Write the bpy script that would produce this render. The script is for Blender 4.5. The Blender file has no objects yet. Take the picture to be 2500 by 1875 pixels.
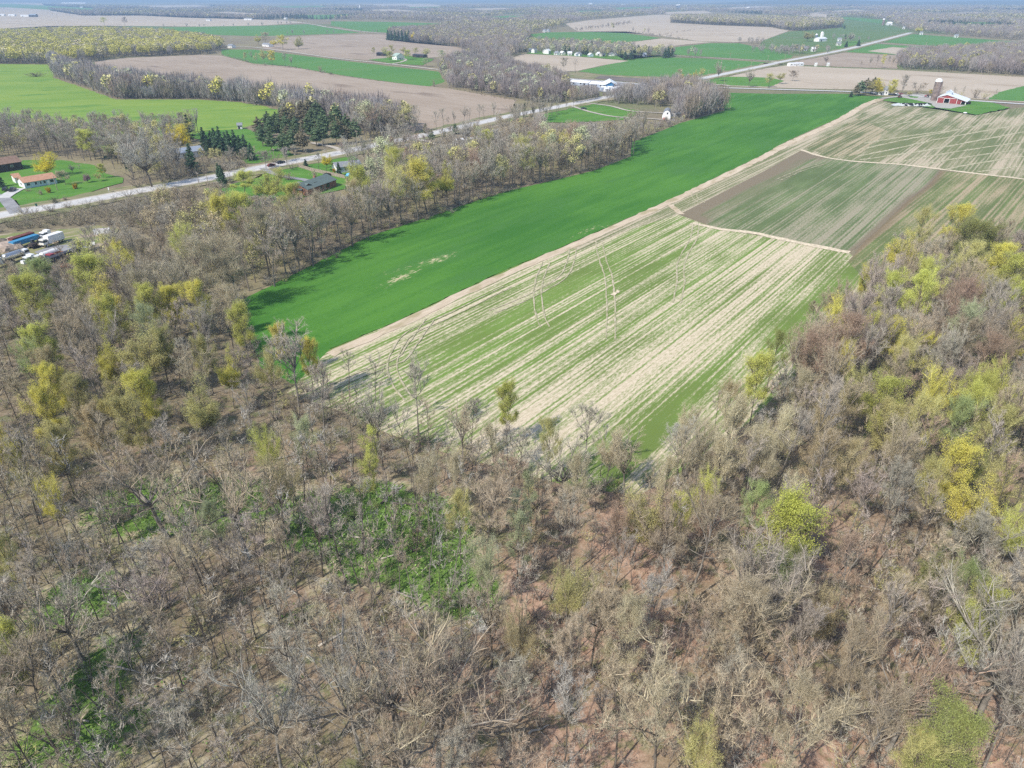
import bpy, bmesh, math, random
import numpy as np
from mathutils import Vector, Matrix

# ------------------------------------------------------------------ camera, sky, sun, exposure
S = bpy.context.scene
W0, H0, FPX = 2500.0, 1875.0, 1689.0        # photograph's size and focal length in its pixels
CAM_H = 80.0                                # drone height in metres
HORIZON_Y = -8.0
PITCH = math.atan((H0 / 2 - HORIZON_Y) / FPX)
CP, SP = math.cos(PITCH), math.sin(PITCH)
SUN_EL, SUN_AZ = math.radians(46), math.radians(45)   # shadows fall towards +X+Y

cam_d = bpy.data.cameras.new('camera')
cam = bpy.data.objects.new('camera', cam_d)
S.collection.objects.link(cam)
cam.location = (0, 0, CAM_H)
cam.rotation_euler = (math.pi / 2 - PITCH, 0, 0)
cam_d.sensor_width = 36.0
cam_d.lens = 36.0 * FPX / W0
cam_d.clip_start = 1.0
cam_d.clip_end = 90000.0
S.camera = cam

wld = bpy.data.worlds.new('World')
S.world = wld
wld.use_nodes = True
wn = wld.node_tree
sky = wn.nodes.new('ShaderNodeTexSky')
sky.sky_type = 'NISHITA'
sky.sun_disc = False
sky.sun_elevation = SUN_EL
sky.sun_rotation = math.radians(225)
sky.altitude = 200
wn.nodes['Background'].inputs['Strength'].default_value = 0.15
wn.links.new(sky.outputs['Color'], wn.nodes['Background'].inputs['Color'])

sun_d = bpy.data.lights.new('sun', 'SUN')
sun_d.energy = 3.6
sun_d.angle = math.radians(0.53)
sun_d.color = (1.0, 0.95, 0.87)
sun = bpy.data.objects.new('sun', sun_d)
S.collection.objects.link(sun)
sun.rotation_euler = Vector((math.cos(SUN_EL) * math.cos(SUN_AZ), math.cos(SUN_EL) * math.sin(SUN_AZ),
                             -math.sin(SUN_EL))).to_track_quat('-Z', 'Y').to_euler()

S.view_settings.view_transform = 'Standard'
S.view_settings.look = 'None'
S.view_settings.gamma = 1.0
S.view_settings.use_curve_mapping = False
S.view_settings.exposure = 0.42
S.render.engine = 'CYCLES'
S.cycles.max_bounces = 5
S.cycles.diffuse_bounces = 2
S.cycles.glossy_bounces = 2
S.cycles.transmission_bounces = 2
S.cycles.volume_bounces = 0
S.cycles.transparent_max_bounces = 8
S.cycles.use_denoising = False
S.cycles.use_adaptive_sampling = True
S.cycles.adaptive_threshold = 0.01
S.cycles.filter_width = 1.5

# ------------------------------------------------------------------ helpers: picture <-> ground
R = random.Random(7)
NR = np.random.default_rng(7)


def at(px, py, z=0.0):
    """The point at height z that the photograph shows at pixel (px, py)."""
    u, v = (px - W0 / 2) / FPX, (py - H0 / 2) / FPX
    dn = v * CP + SP
    k = (CAM_H - z) / max(dn, 1e-5)
    return (k * u, k * (CP - v * SP), z)


def proj(x, y, z=0.0):
    d = CAM_H - z
    zc = y * CP + d * SP
    return W0 / 2 + FPX * x / zc, H0 / 2 + FPX * (d * CP - y * SP) / zc


def depth(py):
    return CAM_H / max(((py - H0 / 2) / FPX) * CP + SP, 1e-5)


def height_for(base, top_y):
    """Height of an upright thing whose foot is at pixel base and whose top is at row top_y."""
    y = at(*base)[1]
    v = (top_y - H0 / 2) / FPX
    return CAM_H - y * (SP + v * CP) / (CP - v * SP)


def az(p, q):
    a, b = at(*p), at(*q)
    return math.atan2(b[1] - a[1], b[0] - a[0])


def inside(x, y, poly):
    """Even-odd test, arrays allowed."""
    x, y = np.asarray(x, float), np.asarray(y, float)
    r = np.zeros(x.shape, bool)
    n = len(poly)
    for i in range(n):
        x0, y0 = poly[i][0], poly[i][1]
        x1, y1 = poly[(i + 1) % n][0], poly[(i + 1) % n][1]
        if y0 == y1:
            continue
        c = ((y0 > y) != (y1 > y)) & (x < (x1 - x0) * (y - y0) / (y1 - y0) + x0)
        r ^= c
    return r


# ------------------------------------------------------------------ helpers: objects
COL = S.collection


def tag(o, label=None, cat=None, group=None, kind=None):
    if label: o['label'] = label
    if cat: o['category'] = cat
    if group: o['group'] = group
    if kind: o['kind'] = kind
    return o


def link(name, me, parent=None):
    o = bpy.data.objects.new(name, me)
    COL.objects.link(o)
    if parent is not None:
        o.parent = parent
    return o


def empty(name, loc, rz=0.0, label=None, cat=None, group=None):
    o = bpy.data.objects.new(name, None)
    o.empty_display_size = 0.5
    COL.objects.link(o)
    o.location = loc
    o.rotation_euler = (0, 0, rz)
    return tag(o, label, cat, group)


def mesh_np(name, verts, tris, mats, mat_idx=None, colors=None, smooth=False):
    me = bpy.data.meshes.new(name)
    verts = np.ascontiguousarray(verts, np.float32)
    tris = np.ascontiguousarray(tris, np.int32)
    nf = len(tris)
    me.vertices.add(len(verts))
    me.vertices.foreach_set('co', verts.ravel())
    me.loops.add(nf * 3)
    me.loops.foreach_set('vertex_index', tris.ravel())
    me.polygons.add(nf)
    me.polygons.foreach_set('loop_start', np.arange(0, nf * 3, 3, dtype=np.int32))
    me.polygons.foreach_set('loop_total', np.full(nf, 3, np.int32))
    for m in mats:
        me.materials.append(m)
    if mat_idx is not None:
        me.polygons.foreach_set('material_index', np.ascontiguousarray(mat_idx, np.int32))
    if smooth:
        me.polygons.foreach_set('use_smooth', np.ones(nf, bool))
    if colors is not None:
        a = me.color_attributes.new('tint', 'FLOAT_COLOR', 'POINT')
        c = np.ones((len(verts), 4), np.float32)
        c[:, :3] = colors
        a.data.foreach_set('color', c.ravel())
    me.update()
    return me


class MB:
    """Collects shapes; build() links them as one mesh object."""

    def __init__(self):
        self.v, self.f, self.m = [], [], []

    def add(self, verts, faces, mi=0):
        n = len(self.v)
        self.v += [tuple(p) for p in verts]
        self.f += [tuple(i + n for i in q) for q in faces]
        self.m += [mi] * len(faces)

    def box(self, c, s, rz=0.0, mi=0, top=(1, 1), shift=(0, 0)):
        """c: centre of the bottom face; s: size; top: scale of the top face."""
        a, b, h = s[0] / 2, s[1] / 2, s[2]
        p = [(-a, -b, 0), (a, -b, 0), (a, b, 0), (-a, b, 0)]
        p += [(x * top[0] + shift[0], y * top[1] + shift[1], h) for x, y, _ in p]
        ca, sa = math.cos(rz), math.sin(rz)
        p = [(c[0] + x * ca - y * sa, c[1] + x * sa + y * ca, c[2] + z) for x, y, z in p]
        self.add(p, [(3, 2, 1, 0), (4, 5, 6, 7), (0, 1, 5, 4), (1, 2, 6, 5), (2, 3, 7, 6), (3, 0, 4, 7)], mi)

    def tube(self, pts, rad, n=8, mi=0, cap=True):
        pts = [Vector(p) for p in pts]
        rad = rad if isinstance(rad, (list, tuple)) else [rad] * len(pts)
        base = len(self.v)
        for i, p in enumerate(pts):
            d = (pts[min(i + 1, len(pts) - 1)] - pts[max(i - 1, 0)]).normalized()
            e = d.orthogonal().normalized() if abs(d.z) < 0.99 else Vector((1, 0, 0))
            g = d.cross(e).normalized()
            for k in range(n):
                t = 2 * math.pi * k / n
                self.v.append(tuple(p + (e * math.cos(t) + g * math.sin(t)) * rad[i]))
        for i in range(len(pts) - 1):
            for k in range(n):
                a, b = base + i * n + k, base + i * n + (k + 1) % n
                self.f.append((a, b, b + n, a + n)); self.m.append(mi)
        if cap:
            self.f.append(tuple(base + k for k in range(n))[::-1]); self.m.append(mi)
            e = base + (len(pts) - 1) * n
            self.f.append(tuple(e + k for k in range(n))); self.m.append(mi)

    def lathe(self, prof, n=20, c=(0, 0, 0), mi=0):
        base = len(self.v)
        for r, z in prof:
            for k in range(n):
                t = 2 * math.pi * k / n
                self.v.append((c[0] + r * math.cos(t), c[1] + r * math.sin(t), c[2] + z))
        for i in range(len(prof) - 1):
            for k in range(n):
                a, b = base + i * n + k, base + i * n + (k + 1) % n
                self.f.append((a, b, b + n, a + n)); self.m.append(mi)

    def build(self, name, mats, parent=None, smooth=False):
        me = bpy.data.meshes.new(name)
        me.from_pydata(self.v, [], self.f)
        for m in (mats if isinstance(mats, (list, tuple)) else [mats]):
            me.materials.append(m)
        me.polygons.foreach_set('material_index', self.m)
        if smooth:
            me.polygons.foreach_set('use_smooth', [True] * len(me.polygons))
        me.update()
        return link(name, me, parent)


# ------------------------------------------------------------------ materials
def nodes(name):
    m = bpy.data.materials.new(name)
    m.use_nodes = True
    nt = m.node_tree
    return m, nt, nt.nodes['Principled BSDF']


def rgba(c):
    return (c[0], c[1], c[2], 1.0)


class N:
    """Small node writer: world position, stretched noise, ramps and mixes."""

    def __init__(self, nt):
        self.nt = nt
        self.pos = None

    def new(self, t):
        return self.nt.nodes.new(t)

    def link(self, a, b):
        self.nt.links.new(a, b)

    def coords(self, rot=0.0, scale=(1, 1, 1)):
        if self.pos is None:
            self.pos = self.new('ShaderNodeNewGeometry').outputs['Position']
        r = self.new('ShaderNodeVectorRotate'); r.rotation_type = 'Z_AXIS'
        self.link(self.pos, r.inputs['Vector']); r.inputs['Angle'].default_value = -rot
        s = self.new('ShaderNodeVectorMath'); s.operation = 'MULTIPLY'
        self.link(r.outputs[0], s.inputs[0]); s.inputs[1].default_value = scale
        return s.outputs[0]

    def noise(self, scale=(1, 1, 1), rot=0.0, detail=3.0, rough=0.55, distort=0.0):
        n = self.new('ShaderNodeTexNoise')
        n.inputs['Scale'].default_value = 1.0
        n.inputs['Detail'].default_value = detail
        n.inputs['Roughness'].default_value = rough
        n.inputs['Distortion'].default_value = distort
        self.link(self.coords(rot, scale), n.inputs['Vector'])
        return n.outputs['Fac']

    def step(self, v, lo, hi):
        m = self.new('ShaderNodeMapRange'); m.interpolation_type = 'SMOOTHSTEP'
        self.link(v, m.inputs['Value'])
        m.inputs['From Min'].default_value = lo; m.inputs['From Max'].default_value = hi
        return m.outputs['Result']

    def math(self, op, a, b=None):
        m = self.new('ShaderNodeMath'); m.operation = op
        for i, x in enumerate((a, b)):
            if x is None: continue
            if isinstance(x, (int, float)): m.inputs[i].default_value = x
            else: self.link(x, m.inputs[i])
        return m.outputs[0]

    def mix(self, f, a, b, op='MIX'):
        m = self.new('ShaderNodeMix'); m.data_type = 'RGBA'; m.blend_type = op
        if isinstance(f, (int, float)): m.inputs[0].default_value = f
        else: self.link(f, m.inputs[0])
        for i, x in ((6, a), (7, b)):
            if isinstance(x, (tuple, list)): m.inputs[i].default_value = rgba(x)
            else: self.link(x, m.inputs[i])
        return m.outputs[2]

    def attr(self, name):
        a = self.new('ShaderNodeAttribute'); a.attribute_name = name
        return a.outputs['Fac']


def plain(name, col, rough=0.7, var=0.12, scale=1.5, metal=0.0, spec=0.3):
    """A colour broken up by world-space noise."""
    m, nt, b = nodes(name)
    n = N(nt)
    f = n.noise((scale,) * 3, detail=4)
    lo = tuple(c * (1 - var) for c in col); hi = tuple(min(1, c * (1 + var)) for c in col)
    n.link(n.mix(n.step(f, 0.3, 0.7), lo, hi), b.inputs['Base Color'])
    b.inputs['Roughness'].default_value = rough
    b.inputs['Metallic'].default_value = metal
    b.inputs['Specular IOR Level'].default_value = spec
    return m


ROW = az((805, 852), (1860, 380))             # direction of the crop rows and of the field's edge


def field_mat(name, a, b, c=None, rot=0.0, stretch=12.0, big=60.0, fine=0.8, streak=0.5, patch=(0.56, 0.7)):
    """Soil or crop: broad patches of colour, streaks along the working direction, fine grain."""
    m, nt, bs = nodes(name)
    n = N(nt)
    f1 = n.noise((1 / (big * 2), 1 / big, 1), rot, detail=3)
    f2 = n.noise((1 / (stretch * 4), 1 / (stretch * 0.35), 1), rot, detail=4, rough=0.65)
    f3 = n.noise((fine * 0.5, fine, 1), rot, detail=3, rough=0.7)
    f = n.math('ADD', n.math('MULTIPLY', f1, 1.0 - streak), n.math('MULTIPLY', f2, streak))
    f = n.math('ADD', n.math('MULTIPLY', f, 0.75), n.math('MULTIPLY', f3, 0.25))
    col = n.mix(n.step(f, 0.38, 0.62), a, b)
    if c is not None:
        g = n.noise((1 / (big * 1.4), 1 / (big * 0.5), 1), rot, detail=4, rough=0.6)
        col = n.mix(n.step(g, *patch), col, c)
    n.link(col, bs.inputs['Base Color'])
    bs.inputs['Roughness'].default_value = 0.95
    bs.inputs['Specular IOR Level'].default_value = 0.1
    return m


def striped_mat(name, green, green2, straw, straw2, rot=ROW, row=1.3, gain=1.0, soil=None):
    """Thin crop sown in rows over pale straw; the mesh attribute 'bare' says where the crop is thin."""
    m, nt, bs = nodes(name)
    n = N(nt)
    rows = n.noise((1 / 170.0, 1 / row, 1), rot, detail=2, rough=0.6)
    wide = n.noise((1 / 260.0, 1 / (row * 2.7), 1), rot, detail=3, rough=0.65)
    rows = n.math('ADD', n.math('MULTIPLY', rows, 0.55), n.math('MULTIPLY', wide, 0.45))
    wv = n.new('ShaderNodeTexWave'); wv.wave_type = 'BANDS'; wv.bands_direction = 'Y'; wv.wave_profile = 'SIN'
    wv.inputs['Scale'].default_value = 1.0; wv.inputs['Distortion'].default_value = 1.6; wv.inputs['Detail'].default_value = 2.0; wv.inputs['Detail Scale'].default_value = 1.0
    n.link(n.coords(rot, (1 / 90.0, 0.314 / (row * 1.25), 1)), wv.inputs['Vector'])
    bands = n.noise((1 / 140.0, 1 / 5.5, 1), rot, detail=3, rough=0.6)
    clods = n.noise((1 / 1.6, 1 / 0.45, 1), rot, detail=3, rough=0.75)
    patch = n.noise((1 / 45.0, 1 / 14.0, 1), rot, detail=4, rough=0.65)
    f = n.math('MULTIPLY', rows, 1.3)
    f = n.math('ADD', f, n.math('MULTIPLY', bands, 0.70))
    f = n.math('ADD', f, n.math('MULTIPLY', n.math('SUBTRACT', wv.outputs['Fac'], 0.5), 0.11))
    f = n.math('ADD', f, n.math('MULTIPLY', clods, 0.62))
    f = n.math('ADD', f, n.math('MULTIPLY', patch, 0.46))
    f = n.math('ADD', f, n.math('MULTIPLY', n.math('SUBTRACT', n.attr('bare'), 0.5), 0.15 * gain))
    gcol = n.mix(n.step(patch, 0.35, 0.65), green, green2)
    scol = n.mix(n.step(clods, 0.35, 0.65), straw2, straw)
    col = n.mix(n.step(f, 1.38, 1.72), gcol, scol)
    if soil:
        w = n.math('ADD', n.attr('soil'), n.math('MULTIPLY', n.math('SUBTRACT', bands, 0.5), 0.8))
        col = n.mix(n.step(w, 0.15, 0.75), col, n.mix(n.step(clods, .3, .7), soil, tuple(c * 1.35 for c in soil)))
    n.link(col, bs.inputs['Base Color'])
    bs.inputs['Roughness'].default_value = 0.95
    bs.inputs['Specular IOR Level'].default_value = 0.1
    return m


def tint_mat(name, source, rough=0.85, translucent=0.0, spread=0.35, spec=0.15):
    """Twigs and leaves: colour from the object ('object') or the mesh attribute ('tint'), varied leaf by leaf."""
    m, nt, b = nodes(name)
    n = N(nt)
    if source == 'object':
        c = n.new('ShaderNodeObjectInfo').outputs['Color']
    else:
        a = n.new('ShaderNodeAttribute'); a.attribute_name = 'tint'
        c = a.outputs['Color']
    isl = n.new('ShaderNodeNewGeometry').outputs['Random Per Island']
    k = n.new('ShaderNodeMapRange')
    n.link(isl, k.inputs['Value'])
    k.inputs['To Min'].default_value = 1 - spread; k.inputs['To Max'].default_value = 1 + spread
    h = n.new('ShaderNodeVectorMath'); h.operation = 'SCALE'
    n.link(c, h.inputs[0]); n.link(k.outputs[0], h.inputs['Scale'])
    n.link(h.outputs[0], b.inputs['Base Color'])
    b.inputs['Roughness'].default_value = rough
    b.inputs['Specular IOR Level'].default_value = spec
    if translucent:
        t = n.new('ShaderNodeBsdfTranslucent')
        n.link(h.outputs[0], t.inputs['Color'])
        x = n.new('ShaderNodeMixShader'); x.inputs[0].default_value = translucent
        n.link(b.outputs[0], x.inputs[1]); n.link(t.outputs[0], x.inputs[2])
        n.link(x.outputs[0], nt.nodes['Material Output'].inputs['Surface'])
    return m


STRAW, STRAW2 = (0.66, 0.56, 0.41), (0.52, 0.43, 0.295)
M = {}
M['green_crop'] = None
M['bark'] = plain('bark', (0.135, 0.115, 0.093), 0.95, 0.4, 1.2, spec=0.1)
M['bark_grey'] = plain('bark_grey', (0.235, 0.21, 0.178), 0.95, 0.35, 1.2, spec=0.1)
M['bark_pale'] = plain('bark_pale', (0.42, 0.39, 0.34), 0.95, 0.3, 1.0, spec=0.1)
M['twig'] = tint_mat('twig', 'object', spread=0.4)
M['twig_dark'] = plain('twig_dark', (0.22, 0.188, 0.145), 0.9, 0.35, 0.7, spec=0.1)
M['leaf'] = tint_mat('leaf', 'object', translucent=0.4, spread=0.16)
M['needle'] = tint_mat('needle', 'object', spread=0.45, translucent=.15)
M['mass'] = tint_mat('mass', 'tint', spread=0.18)
M['asphalt'] = plain('asphalt', (0.53, 0.515, 0.49), 0.9, 0.12, 0.35)
M['dark_asphalt'] = plain('dark_asphalt', (0.27, 0.265, 0.265), 0.9, 0.18, 0.2)
M['gravel'] = plain('gravel_track', (0.46, 0.41, 0.34), 0.95, 0.15, 0.4)
M['paint'] = plain('road_paint', (0.62, 0.61, 0.57), 0.8, 0.12, 0.8)
M['dirt'] = field_mat('bare_soil', (0.47, 0.375, 0.26), (0.63, 0.52, 0.385), (0.40, 0.33, 0.2), ROW, 2.5, 9, 1.2, .6, (.52, .66))
M['wheel'] = None
M['straw'] = plain('straw', (0.62, 0.52, 0.37), 0.95, 0.25, 0.9)
M['white'] = plain('white_paint', (0.78, 0.77, 0.75), 0.5, 0.06, 0.6)
M['cream'] = plain('cream_siding', (0.66, 0.63, 0.56), 0.6, 0.08, 0.6)
M['steel_roof'] = plain('white_metal_roof', (0.80, 0.80, 0.80), 0.35, 0.05, 0.3, spec=0.5)
M['barn_red'] = plain('barn_red', (0.27, 0.05, 0.05), 0.7, 0.2, 0.8)
M['dark'] = plain('dark_inside', (0.015, 0.015, 0.017), 0.9, 0.2, 1)  # near-black for doors and for painted shade inside open doorways
M['glass'] = plain('window_glass', (0.035, 0.045, 0.055), 0.08, 0.2, 0.4, spec=0.6)
M['silo'] = plain('silo_staves', (0.215, 0.165, 0.145), 0.9, 0.3, 0.5)
M['silo_blue'] = plain('silo_blue', (0.14, 0.18, 0.24), 0.5, 0.15, 0.5)
M['concrete'] = plain('concrete', (0.40, 0.375, 0.33), 0.9, 0.12, 0.5)
M['tan_roof'] = plain('tan_shingles', (0.47, 0.26, 0.165), 0.9, 0.12, 1.2)
M['green_roof'] = plain('green_grey_shingles', (0.125, 0.165, 0.155), 0.85, 0.12, 1.2)
M['grey_roof'] = plain('grey_shingles', (0.24, 0.25, 0.27), 0.85, 0.12, 1.2)
M['slate_roof'] = plain('blue_grey_shingles', (0.28, 0.32, 0.38), 0.8, 0.12, 1.2)
M['brown_roof'] = plain('brown_shingles', (0.23, 0.15, 0.11), 0.9, 0.15, 1.0)
M['dark_roof'] = plain('dark_roofing', (0.05, 0.05, 0.06), 0.7, 0.2, 0.6)
M['brick'] = plain('red_brick', (0.33, 0.155, 0.105), 0.9, 0.25, 2.0)
M['blue_siding'] = plain('pale_blue_siding', (0.45, 0.56, 0.62), 0.7, 0.06, 0.8)
M['greyblue_siding'] = plain('grey_blue_siding', (0.40, 0.46, 0.55), 0.7, 0.06, 0.8)
M['store_blue'] = plain('blue_cladding', (0.045, 0.19, 0.37), 0.6, 0.1, 0.8)
M['brown_wall'] = plain('dark_brown_boards', (0.055, 0.042, 0.038), 0.9, 0.3, 1.0)
M['wood'] = plain('weathered_wood', (0.33, 0.27, 0.21), 0.95, 0.25, 1.5)
M['tyre'] = plain('tyre', (0.02, 0.02, 0.02), 0.9, 0.2, 2)
M['chrome'] = plain('bright_metal', (0.62, 0.63, 0.65), 0.25, 0.08, 1, metal=0.8)
M['car_dark'] = plain('dark_car_paint', (0.022, 0.024, 0.03), 0.25, 0.1, 1, spec=0.5)
M['car_red'] = plain('red_car_paint', (0.30, 0.03, 0.035), 0.35, 0.15, 1, spec=0.5)
M['car_white'] = plain('white_car_paint', (0.74, 0.74, 0.73), 0.35, 0.05, 1, spec=0.5)
M['trailer_blue'] = plain('faded_blue_paint', (0.05, 0.24, 0.42), 0.5, 0.15, 1)
M['maroon'] = plain('rusty_maroon', (0.15, 0.05, 0.045), 0.85, 0.3, 1)
M['rust'] = plain('rust', (0.30, 0.12, 0.07), 0.95, 0.4, 1)
M['yellow_machine'] = plain('yellow_machine', (0.55, 0.38, 0.16), 0.6, 0.2, 1)
M['tarp'] = plain('white_sheeting', (0.50, 0.52, 0.52), 0.4, 0.1, 0.7, spec=0.5)
M['log'] = plain('pale_log', (0.43, 0.38, 0.31), 0.95, 0.3, 1.0)
M['log_dark'] = plain('dark_log', (0.13, 0.11, 0.09), 0.95, 0.3, 1.0)
M['rock'] = plain('rock', (0.42, 0.33, 0.26), 0.95, 0.25, 1.2)
M['blue_tarp'] = plain('blue_tarp', (0.12, 0.42, 0.68), 0.5, 0.15, 1.5)

tm, tnt, tb = nodes('wheel_track')
n = N(tnt)
k = n.noise((1 / 1.1, 1 / 0.5, 1), ROW, detail=3, rough=.7)
n.link(n.mix(n.step(k, .42, .62), (0.32, 0.315, 0.155), (0.60, 0.51, 0.37)), tb.inputs['Base Color'])
tb.inputs['Roughness'].default_value = 1.0
M['wheel'] = tm

lm, lnt, lb = nodes('worn_line')
n = N(lnt)
k = n.noise((1 / 2.5, 1 / 1.2, 1), ROW, detail=4, rough=.7)
n.link(n.mix(n.step(k, .35, .65), (0.27, 0.27, 0.125), (0.53, 0.455, 0.325)), lb.inputs['Base Color'])
lb.inputs['Roughness'].default_value = 1.0
M['line'] = lm

# ------------------------------------------------------------------ the setting: ground, fields, roads
def sheet(name, poly, z, mat, label, cat='field', cut=None, rot=ROW, attr=None, jitter=0.0, world=False, kind='structure'):
    """A field or lawn as one sheet. poly: pixels of its outline on the ground; cut: cell size for attribute 'bare'."""
    pts = [Vector(p if world else at(*p)) for p in poly]
    if jitter:
        q = []
        for i, a in enumerate(pts):
            b = pts[(i + 1) % len(pts)]
            k = max(1, min(60, int((b - a).length / (jitter * 6))))
            for j in range(k):
                p = a.lerp(b, j / k)
                s = jitter if j else 0
                q.append(Vector((p.x + R.uniform(-s, s), p.y + R.uniform(-s, s), 0)))
        pts = q
    bm = bmesh.new()
    vs = [bm.verts.new((p.x, p.y, z)) for p in pts]
    f = bm.faces.new(vs)
    if f.normal.z < 0 or sum(pts[i].x * pts[(i + 1) % len(pts)].y - pts[(i + 1) % len(pts)].x * pts[i].y for i in range(len(pts))) < 0:
        f.normal_flip()
    bmesh.ops.triangulate(bm, faces=[f])
    if cut:
        ca, sa = math.cos(rot), math.sin(rot)
        for d, step in (((ca, sa), cut[0]), ((-sa, ca), cut[1])):
            e = [v.co.x * d[0] + v.co.y * d[1] for v in bm.verts]
            k = math.floor(min(e) / step) + 1
            while k * step < max(e):
                bmesh.ops.bisect_plane(bm, geom=bm.verts[:] + bm.edges[:] + bm.faces[:], plane_co=(d[0] * k * step, d[1] * k * step, 0),
                                       plane_no=(d[0], d[1], 0))
                k += 1
    me = bpy.data.meshes.new(name)
    bm.to_mesh(me); bm.free()
    me.materials.append(mat)
    if attr:
        co = np.empty(len(me.vertices) * 3, np.float32)
        me.vertices.foreach_get('co', co)
        co = co.reshape(-1, 3)
        for an, fn in (attr if isinstance(attr, dict) else {'bare': attr}).items():
            a = me.attributes.new(an, 'FLOAT', 'POINT')
            a.data.foreach_set('value', np.clip(fn(co[:, 0], co[:, 1]), -1, 2).astype(np.float32))
    o = link(name, me)
    return tag(o, label, cat, kind=kind)


def blobs(base, items, rot=ROW):
    """Plot-sized differences of crop density: (px, py, length m, width m, amount), long axis along the rows."""
    ca, sa = math.cos(rot), math.sin(rot)
    its = [(at(i[0], i[1]), i[2], i[3], i[4]) for i in items]

    def f(x, y):
        r = np.full(x.shape, base, float)
        for p, lx, ly, amt in its:
            dx, dy = x - p[0], y - p[1]
            s, t = (dx * ca + dy * sa) / lx, (-dx * sa + dy * ca) / ly
            r += amt * np.exp(-(s * s + t * t))
        return r
    return f


def ribbon(name, px, width, z, mat, label, cat, wob=0.0, seg=6.0, kind='structure', world=False):
    """A strip of even width along a polyline of pixels on the ground (road, path, wheel track)."""
    pts = [Vector(p if world else at(*p)) for p in px]
    # Catmull-Rom through the points
    out = []
    for i in range(len(pts) - 1):
        p0, p1, p2, p3 = pts[max(i - 1, 0)], pts[i], pts[i + 1], pts[min(i + 2, len(pts) - 1)]
        k = max(2, min(40, int((p2 - p1).length / seg)))
        for j in range(k):
            t = j / k
            out.append(0.5 * ((2 * p1) + (p2 - p0) * t + (2 * p0 - 5 * p1 + 4 * p2 - p3) * t * t + (3 * p1 - p0 - 3 * p2 + p3) * t ** 3))
    out.append(pts[-1])
    v, f = [], []
    for i, p in enumerate(out):
        d = (out[min(i + 1, len(out) - 1)] - out[max(i - 1, 0)])
        n = Vector((-d.y, d.x, 0)).normalized()
        w = width if not isinstance(width, (list, tuple)) else width[0] + (width[1] - width[0]) * i / max(1, len(out) - 1)
        a, b = w / 2 + R.uniform(-wob, wob), w / 2 + R.uniform(-wob, wob)
        v += [(p.x + n.x * a, p.y + n.y * a, z), (p.x - n.x * b, p.y - n.y * b, z)]
        if i:
            f.append((2 * i - 2, 2 * i - 1, 2 * i + 1, 2 * i))
    me = bpy.data.meshes.new(name)
    me.from_pydata(v, [], f)
    me.materials.append(mat)
    me.update()
    return tag(link(name, me), label, cat, kind=kind)


# ground: one sheet to the horizon, brown woodland soil and dead grass
gm, gnt, gb = nodes('ground_soil')
n = N(gnt)
c = n.mix(n.step(n.noise((1 / 60,) * 3, detail=4), 0.35, 0.65), (0.20, 0.165, 0.115), (0.25, 0.22, 0.125))
c = n.mix(n.step(n.noise((1 / 900,) * 3, detail=3), 0.5, 0.6), c, (0.12, 0.17, 0.06))
c = n.mix(n.step(n.noise((1 / 3.0,) * 3, detail=3), 0.5, 0.75), c, (0.33, 0.27, 0.18))
n.link(c, gb.inputs['Base Color'])
gb.inputs['Roughness'].default_value = 1.0
gb.inputs['Specular IOR Level'].default_value = 0.05
g = MB()
E = 40000.0
g.add([(-E, -300, 0), (E, -300, 0), (E, E, 0), (-E, E, 0)], [(0, 1, 2, 3)])
tag(g.build('ground', gm), 'brown ground of dead grass and soil reaching to the horizon', 'ground', kind='structure')

# floor of the near wood: pinkish dead leaves, green marsh patches, bleached reed patches
FG = [(-400, 2600), (-400, 640), (0, 652), (60, 664), (200, 648), (330, 590), (450, 650), (592, 733), (607, 800), (650, 870),
      (720, 930), (790, 955), (850, 985), (950, 1040), (1100, 1085), (1250, 1125), (1400, 1165), (1540, 1180), (1640, 1140),
      (1720, 1080), (1800, 1010), (1880, 945), (1950, 870), (2010, 800), (2060, 745), (2130, 692), (2190, 652), (2260, 614),
      (2340, 604), (2420, 600), (2900, 592), (2900, 2600)]
fm, fnt, fb = nodes('leaf_litter')
n = N(fnt)
l1 = n.noise((0.9, 0.9, 0.9), detail=4, rough=0.7)
l2 = n.noise((1 / 14,) * 3, detail=3)
l3 = n.noise((3.0, 3.0, 3.0), detail=2, rough=0.8)
lit = n.mix(n.step(l1, 0.3, 0.7), (0.15, 0.118, 0.075), (0.30, 0.235, 0.16))
pinkish = n.mix(n.step(l1, 0.3, 0.7), (0.29, 0.17, 0.115), (0.54, 0.37, 0.265))
lit = n.mix(n.attr('pink'), lit, pinkish)
lit = n.mix(n.math('MULTIPLY', n.step(l2, 0.42, 0.62), 0.7), lit, (0.235, 0.195, 0.115))
lit = n.mix(n.math('MULTIPLY', n.step(l3, 0.50, 0.70), 0.6), lit, (0.15, 0.115, 0.075))
lit = n.mix(n.math('MULTIPLY', n.step(n.noise((4.0,) * 3, detail=3, rough=.7), .55, .68), .55), lit, (0.50, 0.41, 0.305))
lit = n.mix(n.math('MULTIPLY', n.step(n.noise((0.35,) * 3, detail=4, rough=0.7), 0.50, 0.64), 0.6), lit, (0.13, 0.165, 0.06))
reed = n.mix(n.step(l1, 0.35, 0.65), (0.25, 0.215, 0.12), (0.46, 0.395, 0.26))
herb = n.mix(n.step(l1, 0.35, 0.65), (0.085, 0.15, 0.035), (0.17, 0.27, 0.06))
wet = n.math('ADD', n.attr('bare'), n.math('MULTIPLY', n.math('SUBTRACT', n.noise((1 / 3.5,) * 3, detail=4, rough=0.65), 0.5), 1.6))
c = n.mix(n.step(wet, 0.50, 0.78), lit, reed)
c = n.mix(n.step(wet, 0.80, 1.0), c, herb)
n.link(c, fb.inputs['Base Color'])
fb.inputs['Roughness'].default_value = 1.0
fb.inputs['Specular IOR Level'].default_value = 0.05
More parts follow.
